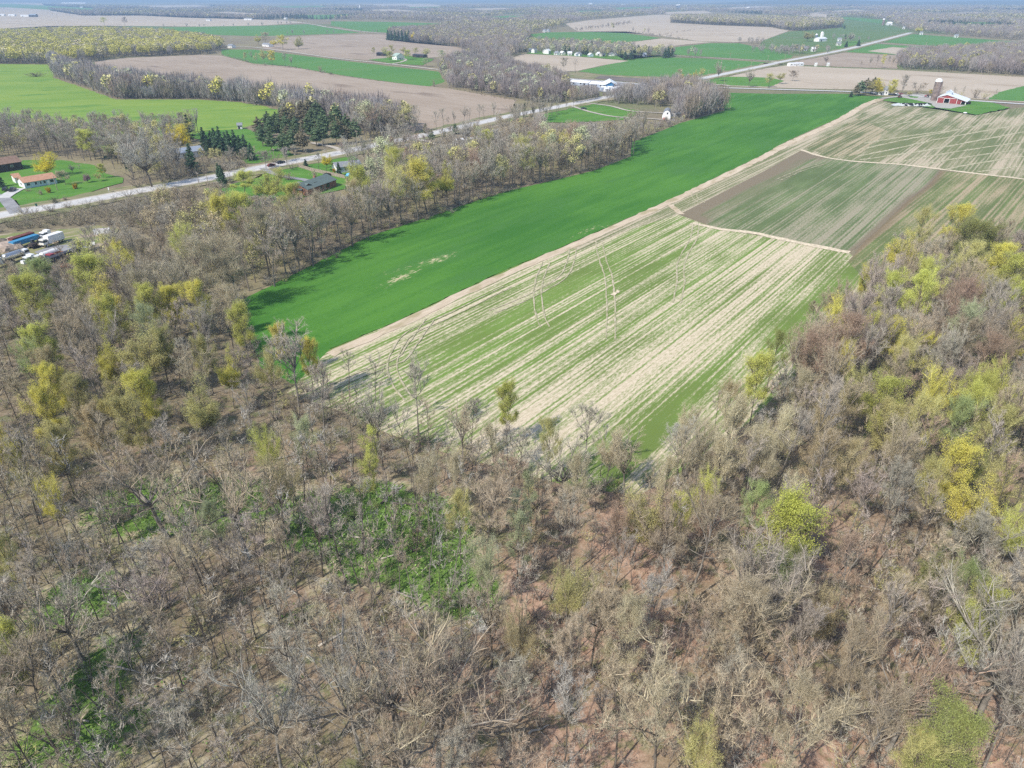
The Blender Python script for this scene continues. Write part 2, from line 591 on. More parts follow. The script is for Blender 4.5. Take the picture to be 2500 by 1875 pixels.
MARSH = [(300, 1195, 11.2, 5.2, 0.84), (360, 1215, 8.8, 3.9, 0.56), (520, 1205, 11.2, 5.2, 0.90), (590, 1240, 10.0, 5.2, 0.62), (330, 1275, 6.2, 6.5, 0.50), (720, 1210, 6.2, 3.9, 0.45),
         (860, 1225, 10.0, 5.2, 0.95), (930, 1240, 7.5, 5.2, 0.90), (800, 1265, 7.5, 3.9, 0.67), (760, 1300, 7.5, 5.2, 0.67), (1000, 1250, 6.2, 3.9, 0.56), (900, 1290, 6.2, 5.2, 0.56),
         (1040, 1290, 10.0, 6.5, 1.00), (1090, 1330, 8.8, 6.5, 0.67), (960, 1340, 8.8, 5.2, 0.73), (1110, 1420, 6.2, 6.5, 0.78), (1150, 1470, 6.2, 5.2, 0.90), (1020, 1460, 6.2, 3.9, 0.56),
         (870, 1360, 10.0, 6.5, 0.50), (200, 1445, 6.2, 6.5, 0.84), (230, 1490, 7.5, 5.2, 0.56), (70, 1510, 6.2, 5.2, 0.56), (170, 1690, 7.5, 5.2, 0.56), (280, 1610, 8.8, 5.2, 0.50),
         (280, 1830, 6.2, 5.2, 0.67), (150, 1790, 8.8, 5.2, 0.50), (420, 1690, 7.5, 5.2, 0.39), (100, 1830, 8.8, 5.2, 0.50), (460, 1880, 7.5, 3.9, 0.56), (740, 1500, 5.0, 3.9, 0.45),
         (690, 1690, 5.0, 3.9, 0.56), (740, 1830, 5.0, 3.9, 0.39), (600, 1560, 7.5, 3.9, 0.34), (330, 1240, 11.2, 6.5, 0.39), (640, 1270, 12.5, 7.8, 0.39), (980, 1300, 11.2, 7.8, 0.34),
         (430, 1290, 15.0, 7.8, 0.28), (400, 1480, 10.0, 6.5, 0.28), (1400, 1150, 10.0, 3.9, -0.22)]
floor = sheet('forest_floor', FG, 0.02, fm, 'leaf-littered floor of the near wood with green marsh patches', 'woodland floor', cut=(2.5, 2.5),
              attr={'bare': blobs(0.12, MARSH), 'pink': lambda x, y: np.clip(blobs(0.0, [(1500, 1500, 30, 30, .8), (1750, 1750, 30, 25, .8), (1350, 1800, 20, 15, .6), (2100, 1500, 25, 25, .7), (2250, 1800, 20, 15, .6), (1600, 1350, 30, 20, .7), (520, 1120, 16, 7, .7), (900, 1150, 20, 10, .4), (650, 1480, 15, 8, .3)], 0.0)(x, y), 0, 1)})

# fields near
GREEN = field_mat('green_crop', (0.045, 0.152, 0.022), (0.090, 0.228, 0.034), (0.066, 0.178, 0.036), ROW, 16, 45, 1.2, 0.45, (.5, .70))  # broad dark and light waves: shade of rolling ground put into the colour
gnt = GREEN.node_tree
n = N(gnt)
bs = gnt.nodes['Principled BSDF']
base_col = bs.inputs['Base Color'].links[0].from_socket
th = n.math('ADD', n.math('MULTIPLY', n.noise((1 / 2.6, 1 / 0.8, 1), ROW, detail=3, rough=0.7), 0.75), n.math('MULTIPLY', n.attr('bare'), 0.5))
n.link(n.mix(n.step(th, 0.56, 0.69), n.mix(n.step(n.attr('bare'), 0.05, 1.2), base_col, (0.10, 0.22, 0.05)), (0.52, 0.45, 0.27)), bs.inputs['Base Color'])

F_GREEN = [(575, 742), (600, 728), (723, 667), (904, 576), (1062, 525), (1175, 486), (1240, 466), (1367, 437), (1448, 417), (1541, 382),
           (1541, 348), (1587, 330), (1616, 319), (1659, 301), (1769, 270), (1764, 252), (1729, 225), (1880, 229), (2062, 229), (2110, 234),
           (2158, 236), (2045, 289), (1929, 341), (1860, 379), (1631, 490), (1379, 600), (1240, 656), (1112, 716), (961, 788), (805, 852),
           (760, 960), (640, 900)]
sheet('green_field', F_GREEN, 0.045, GREEN, 'long field of dense green crop between tree belt and striped field', cut=(7, 3), jitter=0.25,
      attr=blobs(0.0, [(960, 690, 9, 2.2, .42), (985, 675, 8, 1.5, .34), (1075, 628, 9, 1.5, .45), (1090, 632, 6, 1.2, .45), (1040, 705, 7, 2, .3),
                       (940, 665, 6, 1.5, .45), (1000, 655, 14, 5, .25), (1110, 600, 9, 3, .2), (880, 745, 12, 3, .2), (1500, 545, 22, 1.2, .3),
                       (1440, 560, 14, 1.2, .4), (1520, 500, 10, 1.5, .35), (1740, 300, 14, 2, .36), (1860, 270, 16, 2, .25), (1420, 520, 16, 4, .2),
                       (1300, 620, 20, 1, .3), (1340, 590, 24, 1.0, .35), (1600, 470, 20, 1.5, .3), (2030, 285, 14, 1.5, .4)]))
STRIPE = striped_mat('striped_crop', (0.145, 0.205, 0.05), (0.165, 0.26, 0.055), STRAW, STRAW2, row=1.0)
F_STRIPE = [(700, 960), (805, 853), (961, 789), (1112, 717), (1240, 657), (1379, 601), (1631, 491), (1656, 524), (1743, 557), (1880, 580),
            (2074, 618), (2100, 644), (2140, 700), (2070, 780), (1960, 900), (1830, 1030), (1700, 1130), (1560, 1210), (1400, 1190), (1250, 1150),
            (1100, 1110), (950, 1060), (850, 1010)]
sheet('striped_field', F_STRIPE, 0.05, STRIPE, 'field of thin green crop in rows over pale straw', cut=(6, 4),
      attr=blobs(0.40, [(1160, 790, 50, 9, -0.49), (1350, 760, 60, 10, -0.43), (1480, 640, 40, 8, -0.26), (1100, 860, 30, 8, -0.40), (1260, 880, 40, 5, -0.20),
                        (880, 900, 35, 9, 0.04), (1400, 720, 40, 5, -0.23), (1560, 560, 40, 10, -0.09), (1300, 680, 45, 7, 0.02), (1450, 960, 45, 10, 0.25),
                        (1330, 1040, 40, 12, 0.29), (1700, 780, 70, 9, 0.20), (1900, 650, 50, 9, 0.24), (1980, 640, 35, 9, 0.24), (1600, 880, 60, 7, 0.15),
                        (1150, 960, 28, 9, 0.19), (1000, 940, 22, 9, 0.15), (1650, 1000, 50, 4, -0.52), (1560, 1090, 30, 5, -0.46), (1800, 870, 50, 6, -0.20),
                        (2000, 740, 40, 4, -0.52), (1900, 830, 50, 4, -0.43), (1740, 960, 35, 5, 0.17), (1850, 760, 60, 5, 0.25), (1470, 1130, 20, 8, 0.17),
                        (1700, 640, 40, 7, 0.09), (1560, 1010, 40, 4, -0.29), (900, 980, 12, 8, 0.17), (1280, 600, 30, 5, 0.07), (1210, 1080, 15, 8, 0.24)]))
# far part of the striped land: two darker panels and the fan of pale lines beyond them
def along(px, half, amt=1.0):
    """Nearness (in metres, soft) to a polyline of ground pixels."""
    pts = [at(*p) for p in px]

    def f(x, y):
        r = np.full(x.shape, 1e9)
        for p, q in zip(pts, pts[1:]):
            dx, dy = q[0] - p[0], q[1] - p[1]
            t = np.clip(((x - p[0]) * dx + (y - p[1]) * dy) / (dx * dx + dy * dy), 0, 1)
            r = np.minimum(r, np.hypot(x - p[0] - dx * t, y - p[1] - dy * t))
        return amt * np.exp(-(r / half) ** 2)
    return f


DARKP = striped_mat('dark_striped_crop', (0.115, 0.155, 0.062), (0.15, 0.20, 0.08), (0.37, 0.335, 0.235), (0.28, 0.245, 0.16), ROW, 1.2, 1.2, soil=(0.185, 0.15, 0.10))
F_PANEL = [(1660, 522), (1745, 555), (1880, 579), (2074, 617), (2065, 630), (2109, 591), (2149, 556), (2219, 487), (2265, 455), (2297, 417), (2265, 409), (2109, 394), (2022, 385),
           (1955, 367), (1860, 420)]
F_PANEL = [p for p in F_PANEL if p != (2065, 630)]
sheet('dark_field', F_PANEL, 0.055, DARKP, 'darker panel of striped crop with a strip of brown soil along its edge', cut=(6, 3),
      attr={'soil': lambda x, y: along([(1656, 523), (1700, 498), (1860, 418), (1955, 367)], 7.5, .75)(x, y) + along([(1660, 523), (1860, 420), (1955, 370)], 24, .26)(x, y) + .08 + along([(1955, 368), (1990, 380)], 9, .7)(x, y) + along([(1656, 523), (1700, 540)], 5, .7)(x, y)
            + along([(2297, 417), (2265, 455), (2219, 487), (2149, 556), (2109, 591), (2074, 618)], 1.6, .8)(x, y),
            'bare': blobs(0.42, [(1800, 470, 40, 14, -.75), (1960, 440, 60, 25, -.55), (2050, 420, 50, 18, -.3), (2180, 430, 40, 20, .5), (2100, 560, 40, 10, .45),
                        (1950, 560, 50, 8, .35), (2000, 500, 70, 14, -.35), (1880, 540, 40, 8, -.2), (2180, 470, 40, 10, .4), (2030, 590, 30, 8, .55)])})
sheet('right_field', [(2297, 418), (2410, 427), (2500, 438), (2760, 470), (2800, 610), (2420, 640), (2260, 650), (2150, 720), (2070, 640), (2109, 592), (2149, 557), (2219, 488), (2265, 456)], 0.058,
      striped_mat('right_striped_crop', (0.125, 0.155, 0.055), (0.15, 0.20, 0.065), (0.43, 0.35, 0.225), (0.36, 0.27, 0.17), az((2250, 640), (2420, 470)), 1.6, soil=(0.17, 0.125, 0.075)),
      'brownish striped crop reaching down to the right-hand wood', cut=(8, 5),
      attr={'soil': along([(2297, 417), (2265, 456), (2219, 488), (2149, 557), (2109, 592), (2068, 636)], 3.2, .6), 'bare': blobs(0.5, [(2330, 480, 35, 12, -.3), (2430, 500, 30, 10, -.4), (2250, 560, 30, 8, .45), (2470, 470, 30, 8, .3), (2200, 600, 30, 8, -.2), (2480, 550, 30, 10, .35)], az((2250, 640), (2420, 470)))})
sheet('upper_field', [(1929, 356), (2045, 303), (2110, 262), (2155, 248), (2279, 266), (2381, 282), (2467, 266), (2500, 262), (2800, 290), (2800, 475), (2500, 437), (2410, 426), (2265, 409), (2109, 394), (2022, 385), (1955, 366)], 0.057,
      striped_mat('pale_lined_crop', (0.15, 0.175, 0.075), (0.19, 0.20, 0.09), (0.54, 0.46, 0.335), (0.42, 0.34, 0.235), ROW, 1.6, 2.6),
      'pale worn crop crossed by straw-coloured lines below the red barn', cut=(9, 6),
      attr=blobs(0.28, [(2170, 370, 40, 16, -.3), (2300, 340, 60, 20, -.2), (2150, 270, 30, 20, .35), (2300, 285, 30, 20, .1), (2440, 300, 40, 20, .4), (2210, 380, 50, 14, .4), (2250, 395, 40, 10, .45),
                        (2400, 400, 40, 14, .25), (2400, 350, 60, 12, -.2), (2060, 350, 25, 12, -.2)]))
sheet('mound_field', [(1962, 360), (2060, 312), (2090, 289), (2125, 300), (2167, 320), (2150, 334), (2110, 372), (2080, 380), (2020, 383)], 0.064,
      striped_mat('mound_crop', (0.12, 0.145, 0.06), (0.15, 0.17, 0.07), (0.50, 0.415, 0.28), (0.40, 0.315, 0.2), ROW, 1.8), 'small striped triangle of crop edged with yellow straw at the field top',
      cut=(8, 5), jitter=1.8, attr=blobs(0.5, [(2140, 315, 20, 10, .8), (2050, 330, 30, 8, -.5), (2000, 365, 30, 8, -.4), (2100, 340, 30, 6, .3)]))
sheet('headland', [(1379, 602), (1631, 492), (1860, 381), (1929, 343), (2045, 291), (2100, 260), (2130, 256), (2090, 290), (1990, 345), (1955, 368), (1860, 421), (1660, 523), (1540, 560), (1420, 612)], 0.068,
      striped_mat('headland_crop', (0.15, 0.175, 0.07), (0.18, 0.20, 0.085), (0.54, 0.46, 0.335), (0.44, 0.36, 0.25), ROW, 1.1), 'worn strip of crop and straw beside the dirt track', cut=(9, 4),
      attr=blobs(0.6, [(1800, 440, 40, 5, .3), (1960, 350, 60, 10, .6), (1700, 480, 20, 4, -.2)]))
LINES = [[(2160, 309), (2300, 282)], [(2110, 350), (2210, 333), (2310, 320)], [(2090, 368), (2200, 343), (2310, 322), (2500, 286)], [(2092, 382), (2200, 360), (2290, 340), (2500, 303)],
         [(2100, 390), (2220, 374), (2310, 358), (2500, 322)], [(2180, 398), (2300, 376), (2500, 346)], [(2240, 405), (2330, 388), (2500, 364)], [(2310, 413), (2420, 393), (2500, 382)],
         [(2390, 420), (2460, 410), (2500, 406)], [(2120, 275), (2230, 258)], [(2140, 300), (2280, 272)]]
for l in LINES:
    ribbon('straw_line', l, 1.8, 0.073 + 0.004 * LINES.index(l), M['line'], 'pale straw line across the worn crop', 'track', wob=0.55, seg=5)
# farm tracks and wheel marks
ribbon('dirt_path', [(805, 866), (961, 800), (1112, 727), (1240, 668), (1379, 608), (1500, 555), (1631, 496), (1740, 444), (1860, 386), (1929, 349), (2045, 296), (2110, 258), (2150, 242)], (3.2, 6.6), 0.135,
       M['dirt'], 'pale dirt track along the edge of the green field', 'track', wob=0.5, seg=4)
ribbon('dirt_path', [(1636, 500), (1645, 508), (1665, 524)], 3.0, 0.139, M['dirt'], 'short pale spur of the dirt track', 'track', wob=0.5, seg=3)
ribbon('dirt_path', [(1690, 545), (1760, 560), (1820, 566), (1880, 578), (1960, 595), (2074, 617)], 3.0, 0.143, M['straw'], 'pale track between the striped field and the darker panel', 'track', wob=0.5, seg=4)
ribbon('dirt_path', [(1955, 366), (2022, 386), (2109, 396), (2200, 402), (2265, 410), (2410, 427), (2500, 438), (2760, 472)], 3.0, 0.147, M['straw'], 'pale track across the right-hand crop', 'track', wob=0.6, seg=5)


def wheel_marks(px, z, gap=2.4):
    pts = [Vector(at(*p)) for p in px]
    for s in (-1, 1):
        q = []
        for i, p in enumerate(pts):
            d = pts[min(i + 1, len(pts) - 1)] - pts[max(i - 1, 0)]
            nn = Vector((-d.y, d.x, 0)).normalized()
            q.append(tuple(p + nn * s * gap / 2))
        ribbon('wheel_track', q, 0.45, z + 0.04 + (0.004 if s > 0 else 0), M['line'], 'pale wheel mark across the striped crop', 'track', wob=0.17, seg=2.5, world=True)


wheel_marks([(1698, 545), (1694, 580), (1672, 620), (1661, 650), (1662, 690), (1657, 715), (1652, 740)], 0.116)
wheel_marks([(1462, 590), (1470, 630), (1486, 680), (1490, 720), (1492, 770), (1490, 830)], 0.125)
wheel_marks([(1399, 606), (1392, 640), (1375, 675), (1330, 705), (1270, 735), (1200, 762)], 0.134)
wheel_marks([(1334, 640), (1318, 680), (1312, 720), (1318, 770), (1330, 800)], 0.143)
wheel_marks([(1240, 700), (1100, 770), (1000, 815), (962, 870), (958, 905), (975, 945), (998, 975)], 0.152)
wheel_marks([(1050, 780), (1000, 850), (975, 880), (880, 915), (800, 950)], 0.161)
wheel_marks([(1695, 470), (1697, 485), (1715, 497)], 0.170)
wheel_marks([(1900, 440), (1960, 415), (2010, 400)], 0.179)

# other fields (pixel outlines on the ground)
PL = field_mat('ploughed_soil', (0.315, 0.245, 0.18), (0.40, 0.325, 0.25), (0.235, 0.18, 0.135), az((620, 158), (1094, 215)), 10, 70, 0.5, 0.55)
PL2 = field_mat('pale_stubble', (0.42, 0.345, 0.255), (0.50, 0.42, 0.325), (0.36, 0.285, 0.205), az((1379, 52), (1880, 66)), 12, 90, 0.3, 0.55)
HAY = field_mat('pale_green_hay', (0.155, 0.27, 0.045), (0.235, 0.325, 0.06), (0.105, 0.225, 0.04), 0.25, 16, 40, 0.5, 0.5)
GRN = field_mat('far_green_crop', (0.08, 0.205, 0.045), (0.105, 0.235, 0.05), (0.12, 0.22, 0.06), ROW, 14, 80, 0.3, 0.5)
LAWN = field_mat('lawn', (0.075, 0.19, 0.03), (0.12, 0.25, 0.04), (0.17, 0.23, 0.07), 0.3, 5, 12, 0.8, 0.4)
ROUGH = field_mat('rough_grass', (0.25, 0.22, 0.125), (0.16, 0.19, 0.075), (0.33, 0.27, 0.175), 0.6, 4, 14, 1.0, 0.4, (0.5, 0.62))
FIELDS = [
    ('hay_field', [(-300, 150), (0, 156), (133, 158), (130, 190), (185, 208), (283, 243), (477, 243), (579, 249), (640, 258), (690, 272), (660, 292), (593, 312), (480, 330), (300, 345), (100, 330), (-300, 330)], HAY,
     'bright pale green hay field beside the yellow wood'),
    ('ploughed_field', [(230, 150), (298, 142), (492, 134), (541, 136), (620, 157), (707, 163), (837, 186), (967, 203), (1094, 216), (1262, 245), (1240, 283), (1071, 318), (960, 320), (860, 280), (640, 240), (480, 222), (333, 205), (240, 180)], PL,
     'wide bare ploughed field behind the grey tree belt'),
    ('green_strip_field', [(541, 121), (620, 121), (707, 132), (820, 146), (938, 160), (1071, 175), (1086, 200), (1048, 211), (967, 202), (837, 184), (707, 162), (620, 155), (541, 134)], GRN, 'long green strip of crop along the gravel road'),
    ('tan_field', [(704, 90), (790, 86), (944, 82.5), (947, 98), (1019, 106), (1112, 114), (1145, 124), (1140, 132), (1060, 140), (932, 149), (834, 142), (707, 126), (640, 118), (660, 100)], PL, 'bare tan field around the white farmhouse'),
    ('distant_green_field', [(370, 68), (500, 65), (640, 63), (750, 59), (811, 69), (880, 80), (692, 87), (620, 88), (544, 86), (400, 76)], GRN, 'distant green crop beyond the yellow wood'),
    ('distant_green_field', [(808, 52), (944, 53.5), (1100, 58), (1080, 70), (947, 80), (880, 76), (808, 62)], GRN, 'distant green crop above the conifer clump'),
    ('distant_tan_field', [(-500, 3), (0, 6), (60, 6), (101, 8), (124, 26), (202, 38), (347, 38), (448, 43), (640, 48), (686, 49), (747, 55), (640, 62), (500, 65), (390, 64), (231, 63), (116, 64), (0, 70), (-500, 78)], PL2, 'broad distant tan field in the far left'),
    ('village_green_field', [(1292, 84), (1340, 79), (1500, 77.5), (1613, 92.6), (1560, 100), (1492, 105), (1335, 104)], GRN, 'green field behind the row of village houses'),
    ('tan_strip_field', [(1503, 108), (1616, 94), (1691, 100), (1738, 103), (1674, 108.5), (1600, 118), (1500, 124)], PL2, 'narrow tan strip behind the village trees'),
    ('big_tan_field', [(1379, 58), (1440, 49), (1599, 36), (1640, 36), (1636, 56), (1750, 62), (1880, 66.5), (1926, 75), (1860, 100), (1790, 103), (1703, 100), (1616, 88), (1529, 77), (1411, 77)], PL2, 'large tan field below the far line of yellow trees'),
    ('middle_green_field', [(1411, 174), (1529, 148), (1616, 140), (1720, 143), (1880, 153), (1859, 160), (1761, 180), (1720, 184), (1645, 189), (1529, 185), (1471, 182)], GRN, 'green field above the road junction'),
    ('green_field_by_lane', [(1645, 116), (1732, 105.6), (1804, 105.6), (1853, 116), (1935, 136), (1929, 145), (1880, 148), (1720, 138), (1645, 133)], GRN, 'green field along the narrow lane'),
    ('pink_tan_field', [(1230, 150), (1275, 132), (1385, 136), (1535, 149), (1470, 160), (1411, 173), (1324, 180), (1254, 176)], PL2, 'pinkish tan field in front of the village houses'),
    ('rough_field', [(1300, 182), (1411, 175), (1471, 183), (1529, 186), (1645, 190), (1660, 196), (1560, 205), (1400, 190), (1320, 186)], ROUGH, 'strip of rough grass behind the blue fronted store'),
    ('right_tan_field', [(1920, 153), (2062, 129), (2193, 136), (2190, 168), (2060, 164), (1990, 160), (1925, 158)], PL, 'tan field beside the road behind the white mobile home'),
    ('wide_tan_field', [(1860, 168), (1920, 160), (2048, 166), (2190, 171), (2500, 188), (2800, 205), (2800, 262), (2500, 250), (2366, 240), (2260, 222), (2091, 219), (1860, 214), (1740, 207), (1740, 196)], PL2, 'wide straw-coloured field behind the red barn'),
    ('pasture', [(1860, 100), (1926, 77), (2051, 68), (2057, 48), (2158, 56), (2223, 78), (2120, 108), (2000, 135), (1935, 136), (1853, 116)], field_mat('pasture_grass', (0.10, 0.17, 0.055), (0.13, 0.195, 0.06), (0.17, 0.18, 0.08), 0.2, 14, 80, .3, .4), 'green pasture around the white silos'),
    ('right_green_field', [(2152, 103), (2224, 83), (2500, 103), (2800, 120), (2800, 130), (2500, 120), (2366, 118)], GRN, 'green field in front of the far right wood'),
    ('patchy_green_field', [(2062, 127), (2138, 107), (2352, 121), (2300, 128), (2193, 134)], GRN, 'green field with bare patches below the lane'),
    ('bare_patch_field', [(2118, 125), (2180, 115), (2260, 121), (2330, 122.5), (2250, 128), (2190, 133)], PL2, 'bare tan patch in the green field below the lane'),
    ('farm_green_field', [(2410, 243), (2440, 225), (2500, 210), (2800, 200), (2800, 262), (2480, 247)], GRN, 'corner of bright green crop at the right edge'),
    ('grass_field', [(1700, 197), (1770, 187), (1880, 190), (1915, 198), (1880, 212), (1760, 208)], LAWN, 'green grass at the road junction'),
    ('far_tan_field', [(889, 24), (960, 22.5), (1054, 30), (1020, 33), (920, 29)], PL2, 'thin far tan field near the white silo'),
    ('far_green_patch', [(990, 16), (1080, 15), (1075, 22), (1000, 24)], GRN, 'thin far green field among woods'),
    ('far_tan_field', [(1413, 27), (1530, 27.5), (1440, 36), (1400, 34)], GRN, 'thin far green field below the dairy farm'),
    ('far_grass_field', [(1640, 36), (1600, 30), (1720, 26), (1740, 32)], PL2, 'pale field in front of the far dairy farm'),
    ('far_tan_field', [(1940, 36), (1990, 32), (2070, 38), (2000, 45)], PL2, 'pale far clearing at upper right'),
    ('far_lawn_field', [(-200, 9), (30, 9), (120, 14), (230, 20), (230, 30), (124, 24), (20, 18), (-200, 16)], GRN, 'faint green strip on the far left hill'),
    ('far_tan_field', [(430, 32.0), (560, 29.0), (690, 37.6), (600, 42.8)], PL2, 'thin tan strip among far woods, upper left'),
    ('far_green_field', [(700, 38.0), (850, 35.0), (900, 38.0), (780, 47.6)], GRN, 'thin green strip among far woods left of the white silo'),
    ('far_tan_field', [(1110, 22.0), (1230, 19.0), (1300, 22.0), (1180, 31.6)], PL2, 'thin tan strip among far woods near the middle'),
    ('far_green_field', [(1130, 46.5), (1240, 38.0), (1330, 41.0), (1230, 53.0)], GRN, 'thin green strip among far woods below the tan one'),
    ('far_tan_field', [(1700, 22.6), (1850, 15.0), (1960, 17.0), (1800, 26.5)], PL2, 'thin tan strip beyond the dairy farm'),
    ('far_green_field', [(1480, 19.0), (1590, 17.0), (1600, 24.6), (1510, 27.2)], GRN, 'thin green strip left of the dairy farm'),
    ('far_tan_field', [(2240, 36.5), (2380, 29.0), (2450, 36.5), (2330, 40.4)], PL2, 'thin tan strip in the far right woods'),
    ('far_green_field', [(2300, 57.0), (2400, 54.0), (2480, 62.6), (2380, 67.8)], GRN, 'thin green clearing in the right woods'),
    ('far_tan_field', [(300, 14.0), (480, 12.0), (560, 19.6), (400, 23.5)], PL2, 'thin tan strip near the horizon at left'),
    ('far_green_field', [(640, 16.0), (780, 14.0), (820, 21.6), (700, 24.2)], GRN, 'thin green strip near the horizon at left'),
    ('far_tan_field', [(860, 10.0), (1040, 9.0), (1100, 15.6), (930, 18.2)], PL2, 'thin tan strip near the horizon, middle left'),
    ('far_tan_field', [(1980, 30.5), (2090, 23.0), (2150, 30.5), (2050, 34.4)], PL2, 'thin tan strip above the pasture'),
    ('far_green_field', [(2040, 44), (2070, 42), (2170, 49), (2150, 58)], GRN, 'dark green far field above the pasture'),
]
FPOLY = [F_GREEN, F_STRIPE, F_PANEL]
for i, (nm, poly, mat, lab) in enumerate(FIELDS):
    sheet(nm, poly, 0.05 + 0.006 * i, mat, lab, jitter=0.9)
    FPOLY.append(poly)
LAWNS = [
    ([(-200, 440), (-200, 405), (0, 400), (60, 392), (150, 392), (230, 404), (260, 425), (302, 435), (300, 447), (220, 470), (120, 497), (60, 510), (40, 490), (-200, 480)], 'lawn around the tan roofed ranch house'),
    ([(-200, 560), (-60, 510), (20, 516), (36, 508), (10, 490), (-100, 480)], 'lawn inside the loop of the driveway'),
    ([(640, 425), (700, 412), (760, 400), (850, 372), (870, 385), (880, 430), (850, 460), (760, 480), (700, 490), (600, 520), (540, 505), (500, 462), (560, 452), (640, 432)], 'lawn around the green roofed brick house'),
    ([(430, 335), (520, 320), (600, 315), (640, 330), (640, 350), (690, 360), (730, 385), (640, 400), (600, 400), (560, 350)], 'lawn among the spruces and pines'),
    ([(1330, 262), (1440, 252), (1500, 262), (1560, 270), (1540, 292), (1400, 300), (1310, 300)], 'grass between the two driveways'),
    ([(2170, 240), (2200, 232), (2260, 236), (2290, 262), (2275, 264), (2155, 246)], 'lawn at the red barn farm'),
    ([(2283, 263), (2340, 254), (2366, 245), (2420, 250), (2467, 264), (2382, 281)], 'green triangle of grass below the red barn'),
    ([(1525, 147), (1600, 139), (1650, 137), (1590, 141), (1540, 148), (1380, 136), (1285, 131), (1300, 124), (1500, 133)], 'grass along the village gardens'),
    ([(900, 146), (1000, 136), (1060, 145), (1030, 160), (955, 155)], 'lawn of the white farmhouse'),
    ([(2040, 112), (2080, 101), (2110, 100), (2080, 117), (2050, 124)], 'bright green yard beside the road'),
]
for i, (poly, lab) in enumerate(LAWNS):
    sheet('lawn', poly, 0.24 + 0.006 * i, LAWN, lab, 'lawn', jitter=1.1)
YARD = sheet('scrap_yard', [(-200, 590), (0, 574), (120, 565), (240, 552), (290, 560), (270, 590), (200, 630), (130, 665), (0, 690), (-200, 700)], 0.31,
             field_mat('yard_grass', (0.27, 0.245, 0.12), (0.17, 0.22, 0.065), (0.38, 0.31, 0.22), 0.6, 4, 8, 1.0, .4, (0.5, 0.62)), 'worn grass and dirt of the vehicle yard', 'yard', jitter=0.5)
sheet('gravel_patch', [(85, 617), (130, 602), (185, 598), (190, 610), (140, 622), (95, 628)], 0.32, M['dark_asphalt'], 'grey gravel patch in the vehicle yard', 'yard', jitter=0.5)
sheet('parking_lot', [(1320, 188), (1400, 193), (1515, 200), (1590, 207), (1605, 213), (1560, 218), (1520, 228), (1480, 226), (1400, 215), (1330, 205)], 0.33, M['dark_asphalt'], 'grey parking lot around the blue fronted store', 'parking lot')
sheet('bare_ground', [(1466, 185), (1530, 190), (1600, 194), (1640, 199), (1590, 204), (1520, 199), (1450, 192)], 0.335, field_mat('dark_earth', (0.13, 0.11, 0.1), (0.2, 0.17, 0.14), None, 0, 8, 20, .6, .4), 'dark bare ground behind the store', 'ground', jitter=0.5)
sheet('farmyard', [(2195, 237), (2215, 232), (2250, 230), (2275, 237), (2340, 256), (2360, 258), (2320, 266), (2285, 264), (2268, 252), (2240, 246)], 0.34, M['concrete'], 'pale concrete yard of the red barn', 'yard', jitter=0.3)
sheet('lawn', [(2218, 235), (2232, 234), (2246, 236), (2238, 240), (2222, 239)], 0.35, LAWN, 'small oval of grass in the farm driveway', 'lawn')
sheet('stream', [(-60, 1470), (20, 1440), (52, 1450), (58, 1480), (40, 1520), (0, 1540), (-60, 1560)], 0.03, plain('brown_water', (0.075, 0.055, 0.03), 0.12, 0.3, 0.3, spec=0.5), 'shallow brown stream at the left edge of the wood', 'stream')

ROADPX = [(-260, 580), (20, 524), (121, 507.5), (278, 479), (405, 456), (521, 434.5), (626, 412.6), (736, 392), (840, 372), (947, 349), (1040, 330), (1126, 311), (1242, 285), (1335, 267), (1425, 249),
          (1518, 231), (1600, 214.5), (1691, 197), (1749, 185), (1880, 158), (1903, 152.5), (2062, 121.5), (2149, 100), (2224, 80)]
ribbon('roadside_grass', ROADPX, 27, 0.38, ROUGH, 'rough grass along both sides of the country road', 'verge', wob=2.2, seg=6)
ribbon('gravel_verge', ROADPX, 12.5, 0.40, M['gravel'], 'gravel verge of the country road', 'road', wob=0.3, seg=10)
ribbon('road', ROADPX, 8.6, 0.41, M['asphalt'], 'grey asphalt country road', 'road', seg=10)
for off in (-3.5, 3.5):
    pts = [Vector(at(*p)) for p in ROADPX]
    q = []
    for i, p in enumerate(pts):
        d = pts[min(i + 1, len(pts) - 1)] - pts[max(i - 1, 0)]
        q.append(tuple(p + Vector((-d.y, d.x, 0)).normalized() * off))
    ribbon('road_marking', q, 0.22, 0.418 + 0.001 * off, M['paint'], 'white edge line of the country road', 'road marking', seg=10, world=True)
ribbon('road', [(1600, 210), (1662, 212.6), (1760, 215), (1860, 218), (2062, 224), (2150, 229), (2230, 235), (2300, 240), (2375, 246.5), (2500, 255), (2800, 275)], 7.0, 0.425, M['asphalt'], 'grey side road past the red barn farm', 'road', seg=12)
ribbon('road', [(1600, 210), (1560, 206), (1515, 202), (1379, 192), (1322, 187), (1250, 178)], 5.0, 0.43, M['asphalt'], 'side road behind the blue fronted store', 'road', seg=12)
ribbon('gravel_road', [(400, 104), (541, 112), (620, 116), (707, 127), (822, 143), (955, 157), (1074, 171)], 6.5, 0.435, M['gravel'], 'pale gravel road along the green strip of crop', 'road', wob=0.3, seg=10)
ribbon('gravel_road', [(600, 47), (686, 49.5), (720, 54), (770, 61), (808, 68), (903, 79), (960, 83)], 9, 0.44, M['gravel'], 'pale gravel road between the far green fields', 'road', seg=10)
ribbon('gravel_road', [(1600, 134), (1636, 136), (1717, 141), (1880, 149.5), (1898, 152)], 5, 0.445, M['gravel'], 'pale lane leading to the village', 'road', seg=10)
ribbon('gravel_road', [(2100, 103), (2141, 106), (2250, 112), (2369, 119)], 5, 0.45, M['gravel'], 'pale lane beside the far right field', 'road', seg=10)
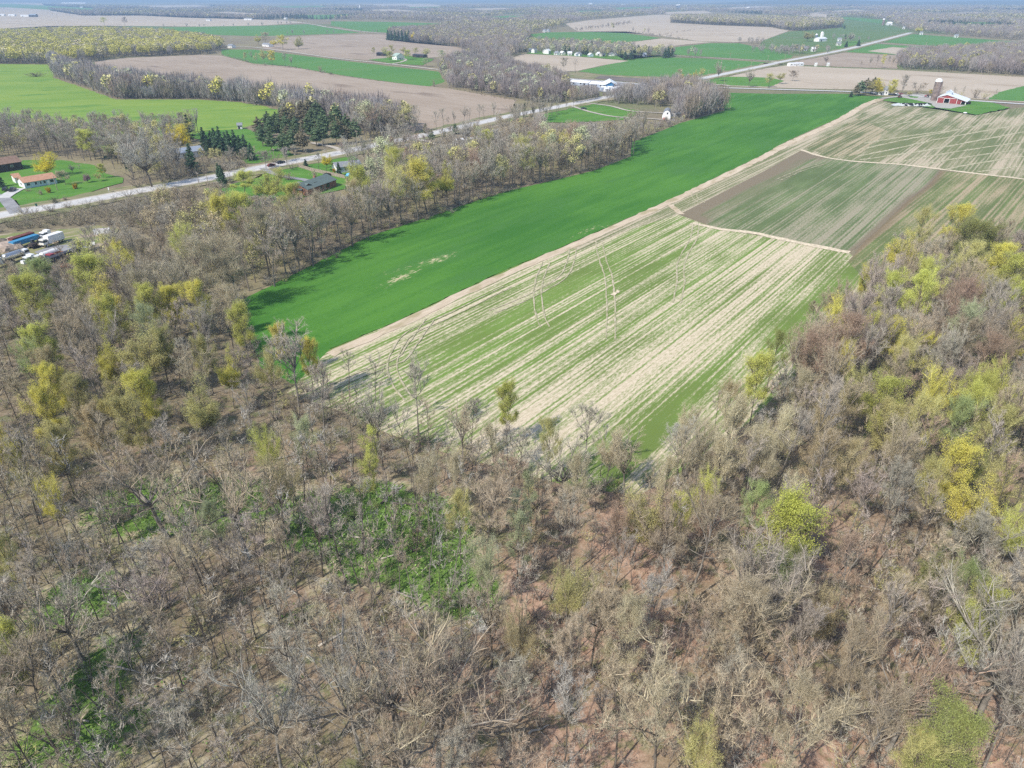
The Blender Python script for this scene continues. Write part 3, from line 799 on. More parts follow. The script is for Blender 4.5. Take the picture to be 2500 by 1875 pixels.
ribbon('gravel_road', [(-200, 50), (0, 56), (60, 59), (116, 62)], 8, 0.455, M['gravel'], 'thin pale lane across the far tan field', 'road', seg=10)
ribbon('driveway', [(-150, 470), (-40, 474), (8, 486), (24, 500), (42, 522)], 5.2, 0.46, M['dark_asphalt'], 'grey driveway joining the road at the left edge', 'driveway', seg=3)
ribbon('driveway', [(8, 486), (25, 474), (48, 462)], 5.5, 0.465, M['asphalt'], 'grey parking apron of the ranch house', 'driveway', seg=3)
ribbon('driveway', [(641, 412), (663, 424), (700, 434), (740, 440), (762, 444), (790, 434)], 3.6, 0.47, M['dark_asphalt'], 'curved grey driveway of the brick house', 'driveway', seg=3)
ribbon('driveway', [(840, 372), (818, 362), (792, 356), (760, 350)], 3.6, 0.475, M['gravel'], 'gravel driveway running into the pines', 'driveway', seg=3)
ribbon('driveway', [(1010, 340), (1040, 346), (1075, 356), (1120, 356)], 3.0, 0.48, M['gravel'], 'gravel driveway of the white mobile home', 'driveway', seg=4)
ribbon('driveway', [(1388, 257), (1440, 274), (1500, 286), (1560, 289), (1625, 294)], 3.2, 0.485, M['gravel'], 'pale gravel driveway of the white barn', 'driveway', seg=4)
ribbon('driveway', [(1430, 252), (1490, 260), (1540, 272), (1620, 277)], 3.2, 0.49, M['gravel'], 'upper pale driveway in the grass', 'driveway', seg=4)
ribbon('driveway', [(955, 157), (980, 152), (991, 146), (975, 141)], 4.0, 0.495, M['gravel'], 'looped driveway of the white farmhouse', 'driveway', seg=4)
ribbon('driveway', [(1691, 197), (1686, 204), (1692, 213)], 6, 0.50, M['gravel'], 'short gravel link at the junction', 'driveway', seg=4)
ribbon('driveway', [(1720, 213), (1760, 207.5), (1780, 212)], 5, 0.505, M['gravel'], 'gravel pull-off beside the side road', 'driveway', seg=4)
ribbon('driveway', [(2150, 242), (2180, 238), (2215, 234), (2245, 231), (2262, 236)], 5, 0.51, M['concrete'], 'pale farm drive to the brown silo', 'driveway', seg=4)

# low wooded rises on the horizon
hm = field_mat('far_wood_slope', (0.055, 0.075, 0.05), (0.10, 0.10, 0.075), (0.17, 0.17, 0.09), 0.0, 300, 1500, 0.002, 0.4)


def rise(x0, x1, y, depth_m, height, seed, lab):
    rr = np.random.default_rng(seed)
    nx, ny = 90, 8
    ph = rr.uniform(0, 6.28, 5); am = rr.uniform(0.08, 0.3, 5)
    v, f = [], []
    for j in range(ny):
        t = j / (ny - 1)
        for i in range(nx):
            s = i / (nx - 1)
            e = min(1, s / 0.12, (1 - s) / 0.12)
            h = height * math.sin(math.pi * t) * e * (0.7 + sum(am[k] * math.sin(ph[k] + s * (k + 1) * 5.1) for k in range(5)))
            v.append((x0 + (x1 - x0) * s, y + depth_m * t + rr.uniform(-40, 40), max(-0.5, h + rr.uniform(-1, 1) * height * 0.04)))
    for j in range(ny - 1):
        for i in range(nx - 1):
            a = j * nx + i
            f.append((a, a + 1, a + nx + 1, a + nx))
    me = bpy.data.meshes.new('hills')
    me.from_pydata(v, [], f); me.materials.append(hm)
    tag(link('hills', me), lab, 'hills', kind='structure')


rise(2600, 12500, 9000, 2600, 55, 1, 'low wooded rise at the right of the horizon')
rise(-13000, 2000, 12500, 3500, 60, 2, 'low wooded rise along the left of the horizon')
rise(-4000, 18000, 17000, 5000, 85, 3, 'farthest low ridge along the horizon')

ribbon('straw_patch', [(1494, 722), (1503, 716), (1512, 711)], 1.3, 0.20, M['straw'], 'small pale straw patch in the middle of the striped field', 'straw patch', wob=.35, seg=.7)

# ------------------------------------------------------------------ trees: skeletons shared by all copies
def unit(a):
    return a / np.maximum(np.linalg.norm(a, axis=-1, keepdims=True), 1e-6)


class Tri:
    def __init__(self):
        self.v, self.t, self.m, self.n = [], [], [], 0

    def put(self, v, t, mi):
        self.v.append(v); self.t.append(t + self.n); self.m.append(np.full(len(t), mi, np.int32))
        self.n += len(v)

    def tube(self, pts, rad, n, mi):
        pts = np.asarray(pts, float); k = len(pts)
        d = unit(np.gradient(pts, axis=0))
        ref = np.where(np.abs(d[:, 2:3]) < 0.95, np.array([[0, 0, 1.0]]), np.array([[1.0, 0, 0]]))
        e = unit(np.cross(d, ref)); g = np.cross(d, e)
        th = np.linspace(0, 2 * np.pi, n, endpoint=False)
        ring = pts[:, None] + (e[:, None] * np.cos(th)[None, :, None] + g[:, None] * np.sin(th)[None, :, None]) * np.asarray(rad)[:, None, None]
        i = np.arange(k - 1)[:, None] * n + np.arange(n)[None]
        j = np.arange(k - 1)[:, None] * n + (np.arange(n)[None] + 1) % n
        t = np.concatenate([np.stack([i, j, j + n], -1).reshape(-1, 3), np.stack([i, j + n, i + n], -1).reshape(-1, 3)])
        self.put(ring.reshape(-1, 3), t, mi)

    def spikes(self, a, b, w, mi, rg):
        """One thin tapering blade from a to b for every twig."""
        d = unit(b - a)
        s = unit(np.cross(d, unit(rg.normal(size=a.shape)))) * np.asarray(w)[:, None] * 0.5
        v = np.stack([a - s, a + s, b], 1).reshape(-1, 3)
        self.put(v, np.arange(len(v)).reshape(-1, 3), mi)

    def leaves(self, c, size, mi, rg, up=0.7):
        """Small leaf sprays: one bent pair of triangles each."""
        nrm = unit(rg.normal(size=c.shape) + np.array([0, 0, up]))
        e = unit(np.cross(nrm, unit(rg.normal(size=c.shape))))
        g = np.cross(nrm, e)
        s = (np.asarray(size) * rg.uniform(0.6, 1.3, len(c)))[:, None]
        v = np.stack([c - e * s * .5, c + g * s * .38, c + e * s * .55 + nrm * s * .12, c - g * s * .38], 1).reshape(-1, 3)
        q = np.arange(len(c))[:, None] * 4
        t = np.concatenate([q + np.array([[0, 1, 2]]), q + np.array([[0, 2, 3]])])
        self.put(v, t, mi)

    def arrays(self):
        return np.concatenate(self.v), np.concatenate(self.t), np.concatenate(self.m)


def walk(p, d, length, k, rg, up, bend):
    """A crooked polyline of k points that turns towards the sky."""
    pts = [np.array(p, float)]
    d = np.array(d, float)
    for i in range(k - 1):
        d = d + rg.normal(size=3) * bend + np.array([0, 0, up])
        d = d / np.linalg.norm(d)
        pts.append(pts[-1] + d * length / (k - 1))
    return np.array(pts)


def sample(P, n, lo, hi, rg):
    """n points and directions along each polyline of the list P."""
    pos, dr, fr, ln = [], [], [], []
    for q in P:
        k = len(q)
        t = np.sort(rg.uniform(lo, hi, n)) * (k - 1)
        i = np.minimum(t.astype(int), k - 2)
        f = (t - i)[:, None]
        pos.append(q[i] * (1 - f) + q[i + 1] * f)
        dr.append(unit(q[i + 1] - q[i]))
        fr.append(t / (k - 1)); ln.append(np.full(n, np.linalg.norm(q[-1] - q[0])))
    return np.concatenate(pos), np.concatenate(dr), np.concatenate(fr), np.concatenate(ln)


def grow(seed, h=19.0, cr=4.5, clear=0.42, r0=0.24, n1=13, n2=8, n3=6, n4=6, fork=0.0, lean=0.03, e0=25, e1=78, bend=0.10, leaf=0, leaf_size=0.3,
         twig_w=0.036, lod=0, spread=0.75):
    """A deciduous tree: trunk arrays (trunk and limbs) and crown arrays (branches, twigs and leaf sprays)."""
    rg = np.random.default_rng(seed)
    T, Cr = Tri(), Tri()
    top = h * (0.93 if not fork else fork)
    k0 = 8
    trunk = walk((0, 0, -0.25), (rg.normal() * lean, rg.normal() * lean, 1), top, k0, rg, 0.05, 0.035 if not fork else 0.05)
    rad0 = np.linspace(r0, r0 * (0.22 if not fork else 0.62), k0); rad0[0] *= 1.35
    T.tube(trunk, rad0, 7 if lod == 0 else 5, 0)
    L1 = []
    zc, az0 = (clear + 1) / 2 * h, rg.uniform(0, 6.28)
    for i in range(n1):
        t = (i + rg.uniform(0, .8)) / n1
        if fork:
            z0 = fork * h * rg.uniform(0.80, 1.0); el = math.radians(rg.uniform(e0 + 12, e1))
        else:
            z0 = h * (clear + (0.9 - clear) * t ** 1.15); el = math.radians(e0 + (e1 - e0) * t + rg.normal() * 7)
        a = az0 + i * 2.4 + rg.normal() * 0.35
        ii = min(max(np.searchsorted(trunk[:, 2], z0), 1), k0 - 1)
        f = np.clip((z0 - trunk[ii - 1, 2]) / max(trunk[ii, 2] - trunk[ii - 1, 2], .01), 0, 1)
        p = trunk[ii - 1] * (1 - f) + trunk[ii] * f
        # length up to the crown's outline
        hz = max(0.28, 1 - ((max(z0, clear * h) + (h - z0) * .35 - zc) / ((1 - clear) * h * .56)) ** 2) ** .5
        L = min(cr * hz * rg.uniform(.8, 1.2) / max(math.cos(el), .25), (h - z0) / max(math.sin(el), .2) * rg.uniform(.85, 1.06))
        L = max(L, 1.0)
        q = walk(p, (math.cos(a) * math.cos(el), math.sin(a) * math.cos(el), math.sin(el)), L, 6, rg, 0.07, bend)
        L1.append(q)
        rb = r0 * (0.42 if not fork else 0.52) * (0.5 + 0.5 * L / (cr * 1.6))
        T.tube(q, np.linspace(rb, rb * .22, 6), 5 if lod == 0 else 3, 0)
    p, d, fr, ln = sample(L1, n2, .22, 1.0, rg)
    dd = unit(d * .60 + rg.normal(size=p.shape) * spread * .55 + np.array([0, 0, .46]))
    l2 = np.minimum(ln * (1.05 - fr * .55) * rg.uniform(.35, .65, len(p)), cr * .55)
    q2 = []
    for i in range(len(p)):
        q = walk(p[i], dd[i], l2[i], 4, rg, 0.06, 0.14)
        q2.append(q)
        if lod == 0:
            w = 0.035 + 0.016 * l2[i]
            Cr.tube(q, np.linspace(w, w * .35, 4), 3, 0)
    if lod:
        Q = np.array(q2)
        Cr.spikes(Q[:, 0], Q[:, -1], np.full(len(Q), .13), 0, rg)
    p, d, fr, ln = sample(q2, n3, .15, 1.0, rg)
    dd = unit(d * .65 + rg.normal(size=p.shape) * spread * .6 + np.array([0, 0, .42]))
    l3 = np.clip(ln * (1.1 - .5 * fr) * rg.uniform(.4, .75, len(p)), .5, 2.2)
    e3 = p + dd * l3[:, None]
    mid = (p + e3) / 2 + rg.normal(size=p.shape) * .08 * l3[:, None]
    Cr.spikes(p, e3, np.full(len(p), twig_w * (1.7 if lod == 0 else 1.0)), 0, rg)
    q3 = np.stack([p, mid, e3], 1)
    if n4:
        p, d, fr, ln = sample(list(q3), n4, .2, 1.0, rg)
        dd = unit(d * .65 + rg.normal(size=p.shape) * .55 + np.array([0, 0, .34]))
        l4 = rg.uniform(.35, 1.0, len(p)) * np.clip(cr / 4.5, .7, 1.2)
        e4 = p + dd * l4[:, None]
        Cr.spikes(p, e4, np.full(len(p), twig_w), 0, rg)
    else:
        e4 = e3
    if leaf:
        k = rg.choice(len(e4), min(leaf, len(e4)), replace=False) if leaf <= len(e4) else rg.integers(0, len(e4), leaf)
        Cr.leaves(e4[k] + rg.normal(size=(len(k), 3)) * (.30 if lod == 0 else .6), leaf_size, 1, rg)
    return T.arrays(), Cr.arrays()


def conifer(seed, h=14.0, r=3.0, clear=0.08, pine=False, lod=0):
    rg = np.random.default_rng(seed)
    T, Cr = Tri(), Tri()
    T.tube(walk((0, 0, -.2), (0, 0, 1), h * .97, 5, rg, .05, .01), np.linspace(.2 * h / 14, .03, 5), 6, 0)
    tiers = int((16 if not lod else 8) * (1 if not pine else .8))
    c, nn = [], []
    for i in range(tiers):
        t = (i + .5) / tiers
        z = h * (clear + (1 - clear) * t)
        rr = r * ((1 - t) ** .8 if not pine else math.sin(min(1, .35 + t * .75) * math.pi) ** .6) * rg.uniform(.8, 1.15) + .15
        nb = max(4, int((9 if not lod else 6) * (1.15 - t * .6)))
        for b in range(nb):
            a = rg.uniform(0, 6.28)
            L = rr * rg.uniform(.7, 1.1)
            tip = np.array([math.cos(a) * L, math.sin(a) * L, -L * (.22 if not pine else -.12)])
            k = int((5 + L * 5) if not lod else 4)
            u = rg.uniform(.15, 1, k) ** .8
            pp = np.array([0, 0, z]) + tip[None] * u[:, None] + rg.normal(size=(k, 3)) * np.array([.22, .22, .14]) * (.6 + .25 * L)
            c.append(pp)
    c = np.concatenate(c)
    Cr.leaves(c, .75 if not lod else 1.3, 0, rg, up=.9 if not pine else .5)
    Cr.leaves(c + rg.normal(size=c.shape) * .15, .55 if not lod else 1.0, 0, rg, up=.2)
    return T.arrays(), Cr.arrays()


def bush(seed, h=3.0, r=1.8, stems=12, twigs=22, leaf=0, leaf_size=.22, dense=6):
    rg = np.random.default_rng(seed)
    T, Cr = Tri(), Tri()
    Q = []
    for i in range(stems):
        a, el = rg.uniform(0, 6.28), math.radians(rg.uniform(38, 85))
        L = h / math.sin(el) * rg.uniform(.7, 1.0)
        L = min(L, r / max(math.cos(el), .15) * 1.1)
        q = walk((rg.normal() * r * .12, rg.normal() * r * .12, -.05), (math.cos(a) * math.cos(el), math.sin(a) * math.cos(el), math.sin(el)), L, 4, rg, .02, .12)
        T.tube(q, np.linspace(.05, .015, 4), 3, 0)
        Q.append(q)
    p, d, fr, ln = sample(Q, twigs, .2, 1, rg)
    e = p + unit(d * .5 + rg.normal(size=p.shape) * .7 + np.array([0, 0, .2])) * rg.uniform(.3, .9, len(p))[:, None] * h / 3
    Cr.spikes(p, e, np.full(len(p), .045), 0, rg)
    p2, d2, _, _ = sample(list(np.stack([p, e], 1)), dense, .2, 1, rg)
    e2 = p2 + unit(d2 * .5 + rg.normal(size=p2.shape)) * rg.uniform(.15, .5, len(p2))[:, None] * h / 3
    Cr.spikes(p2, e2, np.full(len(p2), .03), 0, rg)
    if leaf:
        k = rg.integers(0, len(e2), leaf)
        Cr.leaves(e2[k], leaf_size, 1, rg)
    return T.arrays(), Cr.arrays()


LIB = {}


def lib(key, arr, tmats, cmats, h):
    (tv, tt, tm), (cv, ct, cm) = arr
    LIB[key] = (mesh_np('trunk', tv, tt, tmats, tm, smooth=True), mesh_np('crown', cv, ct, cmats, cm), h)


BK, BG, BP = [M['bark']], [M['bark_grey']], [M['bark_pale']]
TW = [M['twig'], M['leaf']]
LF = [M['twig_dark'], M['leaf']]
# bare: slim poles, mid-sized, broad, gnarled
for i in range(5):
    lib(f'slim{i}', grow(100 + i, h=20, cr=2.5, clear=.55, r0=.14, n1=10, n2=6, n3=5, n4=7, e0=30, e1=80, lean=.07, twig_w=.023), BG if i % 2 else BK, TW, 20)
for i in range(6):
    lib(f'mid{i}', grow(200 + i, h=21, cr=3.9, clear=.45, r0=.185, n1=13, n2=8, n3=7, n4=10, fork=.55 if i in (1, 4) else 0, lean=.04, twig_w=.024, e0=36, e1=82), BG if i % 2 else BK, TW, 21)
for i in range(5):
    lib(f'broad{i}', grow(300 + i, h=20, cr=5.4, clear=.34, r0=.24, n1=17, n2=9, n3=8, n4=10, fork=.40 if i in (0, 2, 3) else 0, e0=26, e1=80, lean=.03, twig_w=.025), BG if i % 2 else BK, TW, 20)
for i in range(3):
    lib(f'oak{i}', grow(400 + i, h=18, cr=6.5, clear=.35, r0=.34, n1=12, n2=8, n3=6, n4=8, fork=.48, e0=5, e1=75, bend=.22, lean=.06, twig_w=.024), BG, TW, 18)
lib('snag0', grow(450, h=14, cr=3.6, clear=.35, r0=.22, n1=9, n2=4, n3=2, n4=0, bend=.22, twig_w=.05), BP, TW, 14)
lib('snag1', grow(451, h=12, cr=4.5, clear=.3, r0=.26, n1=8, n2=5, n3=2, n4=0, fork=.4, bend=.25, twig_w=.05), BP, TW, 12)
# with buds or young leaves
for i in range(5):
    lib(f'bud{i}', grow(500 + i, h=18, cr=4.8, clear=.36, r0=.2, n1=16, n2=8, n3=7, n4=8, fork=.45 if i in (1, 3) else 0, leaf=12000, leaf_size=.14, lean=.05, twig_w=.025, e0=12), BG if i % 2 else BK, TW, 18)
for i in range(5):
    lib(f'leafy{i}', grow(600 + i, h=18, cr=4.4, clear=.33, r0=.2, n1=17, n2=9, n3=7, n4=6, fork=.42 if i in (2, 4) else 0, leaf=30000, leaf_size=.17, lean=.06, twig_w=.026, e0=8), BK, LF, 18)
for i in range(2):
    lib(f'airy{i}', grow(650 + i, h=19, cr=3.0, clear=.3, r0=.16, n1=12, n2=6, n3=5, n4=5, leaf=7000, leaf_size=.19, lean=.05, e0=20, e1=75, twig_w=.026), BK, LF, 19)
for i in range(2):
    lib(f'round{i}', grow(700 + i, h=12, cr=5.2, clear=.16, r0=.22, n1=20, n2=9, n3=6, n4=4, fork=.28, e0=-5, e1=80, leaf=17000, leaf_size=.23, lean=.01), BK, LF, 12)
for i in range(3):
    lib(f'spruce{i}', conifer(800 + i, 14, 3.0), BK, [M['needle']], 14)
for i in range(3):
    lib(f'pine{i}', conifer(820 + i, 15, 3.4, .25, True), BK, [M['needle']], 15)
for i in range(3):
    lib(f'bush{i}', bush(840 + i), BK, TW, 3)
lib('leafbush0', bush(850, 2.4, 1.9, 14, 20, 1500, .3), BK, LF, 2.4)
lib('leafbush1', bush(851, 3.0, 1.9, 14, 20, 1100, .26), BK, LF, 3.0)

TREES = []      # every single tree: filled below, labelled at the end


def tree(kind, key, x, y, height, wide, col, desc, zone, cat='tree', group=None, rz=None, tilt=None, tcol=None):
    tme, cme, h = LIB[key]
    s = height / h
    r = bpy.data.objects.new(kind, None)
    COL.objects.link(r)
    r.empty_display_size = 0.5
    r.location = (x, y, 0)
    tx, ty_ = tilt if tilt else (R.gauss(0, .03), R.gauss(0, .03))
    r.rotation_euler = (tx, ty_, R.uniform(0, 6.28) if rz is None else rz)
    r.scale = (s * wide, s * wide, s)
    t = bpy.data.objects.new('trunk', tme); COL.objects.link(t); t.parent = r
    c = bpy.data.objects.new('crown', cme); COL.objects.link(c); c.parent = r
    k = R.uniform(.86, 1.14)
    c.color = (col[0] * k, col[1] * k * R.uniform(.97, 1.03), col[2] * k, 1)
    r['category'] = cat
    TREES.append(dict(o=r, kind=kind, desc=desc, zone=zone, px=proj(x, y, 0), group=group))
    return r


# colours: (twig or leaf colour, words)
GREY, TANC, PURP, RUST, PALE, BROWN = (.41, .37, .295), (.465, .39, .27), (.395, .335, .28), (.41, .30, .22), (.44, .41, .355), (.36, .295, .21)
YEL, YGR, OLI, ORT, TANL, FRG, PGR, RUL, GOLD, DKO = (.74, .68, .17), (.60, .61, .17), (.56, .52, .22), (.55, .46, .27), (.55, .485, .32), (.40, .47, .20), (.48, .51, .30), (.45, .33, .24), (.82, .70, .07), (.32, .34, .12)
LIME = (.58, .60, .14)
TANB = (.43, .375, .265)
WORD = {LIME: 'large bright yellow-green', TANB: 'pale brown', GREY: 'grey', TANC: 'tan', PURP: 'purplish grey', RUST: 'reddish', PALE: 'pale grey', BROWN: 'brown', YEL: 'bright yellow', YGR: 'yellow-green', OLI: 'olive',
        ORT: 'orange-tan', TANL: 'straw-tan', FRG: 'fresh green', PGR: 'pale green', RUL: 'rusty red', GOLD: 'golden yellow', DKO: 'dark olive green'}


def zone_of(px, py):
    """Where a tree of the near wood stands, in words one can find in the picture."""
    if px > 1870 and py < 760: return 'at far end of right-hand wood'
    if px > 1780 and py < 960: return 'in right-hand wood beside striped field' if px < 2180 else 'in right-hand wood at picture edge'
    if px > 1700 and py < 1250: return 'in wood right of field corner' if px < 2120 else 'in dense wood at middle right'
    if px < 330 and py < 900: return 'below the vehicle yard'
    if px < 620 and py < 960: return "in yellow wood by green field corner"
    if px < 300 and py < 1250: return 'on the slope at the left edge'
    if px < 720 and py < 1210: return 'on leafy bank above green marsh'
    if px < 1150 and py < 1160: return "in wood edge below wheel tracks"
    if 1150 <= px <= 1750 and py < 1230: return "at striped field's lowest corner"
    if px < 260 and py < 1650: return 'beside the brown stream at the left'
    if px < 650 and py < 1480: return 'in the thin wood around the marsh'
    if px < 1160 and py < 1480: return 'in the green marsh clearing'
    if px < 1560 and py < 1480: return 'in the wood right of the marsh'
    if px < 2050 and py < 1520: return 'near large bright yellow-green tree'
    if py < 1560: return 'in wood halfway down right edge'
    if px < 420: return 'in bottom left corner of wood'
    if px < 900: return 'among the fallen logs at bottom left'
    if px < 1350: return 'in wood at bottom centre'
    if px < 1900: return 'on pinkish leaf litter, bottom right'
    return 'in bottom right corner of wood'


TOPLINE = np.array([(400, 690), (520, 735), (600, 795), (700, 855), (790, 885), (880, 935), (960, 980), (1060, 990), (1150, 990), (1260, 1035), (1380, 1085), (1500, 1105), (1580, 1065), (1650, 1010), (1720, 955), (1800, 905), (1870, 850), (1930, 790), (2000, 720),
                    (2070, 662), (2130, 610), (2210, 578), (2300, 552), (2400, 556), (2500, 548), (2700, 545)])


def fgcap(x, y, h):
    """Trees at the wood's edge are young: their tops stay below the edge of the open fields behind them."""
    px, py = proj(x, y)
    if px < 540: return h
    top = float(np.interp(px, TOPLINE[:, 0], TOPLINE[:, 1])) + R.uniform(-14, 20)
    return h if py > top + 320 else min(h, height_for((px, py), min(top, py)))


PLACED = []     # (x, y, radius) of trees already standing in the near wood


def clear_of(x, y, r):
    return all((x - a) ** 2 + (y - b) ** 2 > (r + c) ** 2 for a, b, c in PLACED)


# leafing trees of the near wood, read off the photograph: crown centre, crown radius in pixels, colour, form
CROWNS = [
    (104, 693, 38, FRG, 'leafy'), (87, 736, 42, YGR, 'leafy'), (225, 690, 44, YGR, 'leafy'), (252, 737, 40, YEL, 'leafy'), (275, 782, 38, YGR, 'leafy'), (362, 751, 34, YGR, 'leafy'), (414, 755, 28, YEL, 'leafy'),
    (474, 745, 34, YEL, 'leafy'), (550, 768, 40, TANL, 'bud'), (593, 798, 34, YGR, 'bud'), (370, 795, 34, PGR, 'bud'), (124, 850, 38, YGR, 'leafy'), (81, 881, 34, FRG, 'bud'), (121, 905, 32, ORT, 'bud'),
    (330, 868, 52, OLI, 'leafy'), (266, 880, 34, YEL, 'bud'), (390, 862, 34, OLI, 'leafy'), (500, 873, 26, OLI, 'bud'), (552, 912, 24, YEL, 'leafy'), (139, 945, 34, YEL, 'leafy'), (190, 980, 34, OLI, 'bud'), (258, 976, 30, OLI, 'leafy'),
    (333, 985, 46, YEL, 'leafy'), (370, 964, 26, YGR, 'leafy'), (116, 1015, 36, YEL, 'leafy'), (226, 1048, 32, ORT, 'leafy'), (330, 1038, 42, OLI, 'leafy'), (477, 1003, 42, OLI, 'leafy'), (14, 1080, 36, YEL, 'leafy'), (139, 1104, 40, OLI, 'bud'),
    (60, 1150, 30, OLI, 'bud'), (130, 1230, 26, YEL, 'bud'), (692, 842, 22, YEL, 'leafy'), (752, 880, 24, YEL, 'leafy'), (655, 900, 36, OLI, 'bud'), (1248, 990, 32, YGR, 'leafy'), (903, 1100, 26, YGR, 'airy'), (896, 1160, 24, YGR, 'airy'),
    (672, 1190, 46, ORT, 'bud'), (655, 1105, 30, YGR, 'bud'), (740, 1080, 26, PGR, 'bud'), (1278, 1265, 34, PGR, 'airy'), (1262, 1330, 34, PGR, 'airy'), (1300, 1200, 26, PGR, 'airy'), (1555, 1250, 54, OLI, 'leafy'), (1650, 1265, 28, YGR, 'bud'), (1716, 1222, 38, YGR, 'bud'),
    (1830, 1235, 42, FRG, 'bud'), (1714, 1280, 38, RUL, 'bud'), (1515, 1320, 34, RUL, 'bud'), (1775, 1045, 60, TANL, 'bud'), (1790, 1005, 40, ORT, 'bud'), (1715, 1090, 40, TANL, 'bud'), (1765, 1135, 50, TANL, 'bud'), (1840, 1120, 52, TANL, 'bud'),
    (1900, 1060, 48, TANL, 'bud'), (1912, 1318, 78, LIME, 'leafy'), (1945, 1400, 44, DKO, 'bud'), (2311, 1150, 50, YEL, 'leafy'), (2365, 1225, 52, YEL, 'leafy'), (2280, 1200, 40, OLI, 'bud'), (2161, 1000, 46, YGR, 'leafy'), (2165, 1050, 40, OLI, 'leafy'), (2242, 1045, 48, OLI, 'bud'),
    (2320, 1030, 46, FRG, 'bud'), (2366, 1003, 44, YGR, 'bud'), (2420, 1060, 46, OLI, 'bud'), (2480, 1000, 40, YGR, 'bud'), (2062, 1140, 40, ORT, 'bud'), (1918, 1225, 44, TANL, 'bud'), (2187, 1100, 50, TANL, 'bud'), (2375, 1145, 30, DKO, 'bud'), (2323, 1400, 40, DKO, 'leafy'),
    (1903, 1440, 44, FRG, 'bud'), (1850, 1410, 32, FRG, 'bud'), (2352, 1560, 54, YGR, 'bud'), (2366, 1440, 36, FRG, 'bud'), (2401, 1500, 40, YGR, 'leafy'), (2317, 1815, 80, DKO, 'leafy'), (2250, 1840, 50, OLI, 'bud'), (1999, 1510, 34, ORT, 'bud'), (1714, 1850, 50, OLI, 'bud'),
    (1385, 1455, 54, OLI, 'bud'), (1515, 1576, 66, TANL, 'bud'), (1278, 1560, 50, ORT, 'bud'), (2178, 612, 36, YEL, 'leafy'), (2334, 550, 32, YEL, 'leafy'), (2256, 562, 36, OLI, 'bud'), (2375, 600, 44, DKO, 'leafy'), (2420, 610, 36, DKO, 'leafy'), (2352, 648, 42, OLI, 'bud'),
    (2440, 650, 34, YEL, 'leafy'), (2482, 682, 40, YGR, 'leafy'), (2387, 680, 26, YEL, 'leafy'), (2271, 694, 44, YGR, 'bud'), (2198, 722, 38, YGR, 'bud'), (2259, 730, 44, YGR, 'bud'), (2115, 690, 18, YEL, 'leafy'), (2060, 775, 36, YEL, 'bud'), (2120, 770, 20, YEL, 'leafy'),
    (2113, 812, 26, YGR, 'bud'), (2178, 832, 34, YEL, 'bud'), (2488, 840, 26, YEL, 'leafy'), (2352, 805, 46, PGR, 'bud'), (2077, 836, 54, RUL, 'bud'), (2030, 850, 44, RUL, 'bud'), (1993, 876, 48, RUL, 'bud'), (2337, 760, 48, RUL, 'bud'), (2250, 862, 24, YEL, 'bud'), (1889, 864, 34, DKO, 'bud'),
    (1852, 930, 42, YGR, 'leafy'), (2064, 885, 26, YEL, 'bud'), (2265, 962, 42, YEL, 'bud'), (2372, 972, 46, YGR, 'bud'), (2462, 952, 46, YGR, 'bud'), (2410, 720, 34, OLI, 'bud'), (2470, 740, 36, YGR, 'bud'), (2020, 1010, 46, ORT, 'bud'), (1960, 960, 44, TANL, 'bud'), (2090, 960, 48, OLI, 'bud'),
    (2200, 900, 46, OLI, 'bud'), (2420, 880, 44, RUL, 'bud'), (1680, 1030, 26, TANL, 'bud'), (1990, 1120, 48, ORT, 'bud'), (2440, 1180, 44, OLI, 'bud'), (2480, 1300, 40, YGR, 'bud'), (40, 1590, 40, YGR, 'leafy'), (30, 1650, 34, FRG, 'leafy'), (15, 1360, 30, OLI, 'bud'), (520, 1290, 30, PGR, 'bud'),
    (1420, 1180, 34, TANL, 'bud'), (1350, 1080, 34, OLI, 'bud'), (1210, 1090, 30, TANL, 'bud'), (1130, 1180, 36, TANL, 'bud'), (1480, 1100, 36, TANL, 'bud'), (1040, 1180, 36, TANL, 'bud'), (1620, 1180, 30, TANL, 'bud'), (1120, 1260, 34, OLI, 'bud'), (1190, 1380, 36, PGR, 'bud'),
    (560, 640, 52, TANL, 'bud'), (640, 570, 50, TANB, 'bud'), (480, 660, 60, TANB, 'bud'), (400, 690, 56, TANB, 'bud'), (330, 720, 40, TANB, 'bud'), (300, 640, 30, YEL, 'bud'), (350, 640, 36, TANB, 'bud'), (440, 600, 34, YGR, 'bud'), (710, 545, 40, TANB, 'bud'),
    (1039, 442, 46, YEL, 'leafy'), (886, 452, 34, YGR, 'leafy'), (953, 455, 36, OLI, 'bud'), (965, 405, 36, YGR, 'bud'), (715, 492, 26, YGR, 'leafy'), (857, 478, 24, ORT, 'bud'), (1090, 440, 22, YEL, 'leafy'), (770, 520, 36, TANB, 'bud'), (1184, 350, 18, YGR, 'leafy'), (1292, 345, 14, YGR, 'airy'), (1275, 372, 26, OLI, 'bud'),
    (1320, 360, 16, YEL, 'bud'), (1375, 345, 14, YEL, 'bud'), (1290, 390, 22, OLI, 'bud'), (1160, 400, 24, RUL, 'bud'), (1395, 330, 20, RUL, 'bud'), (535, 530, 34, YEL, 'leafy'), (585, 522, 34, YGR, 'leafy'), (286, 634, 18, YEL, 'leafy'), (575, 590, 30, TANB, 'bud'),
]
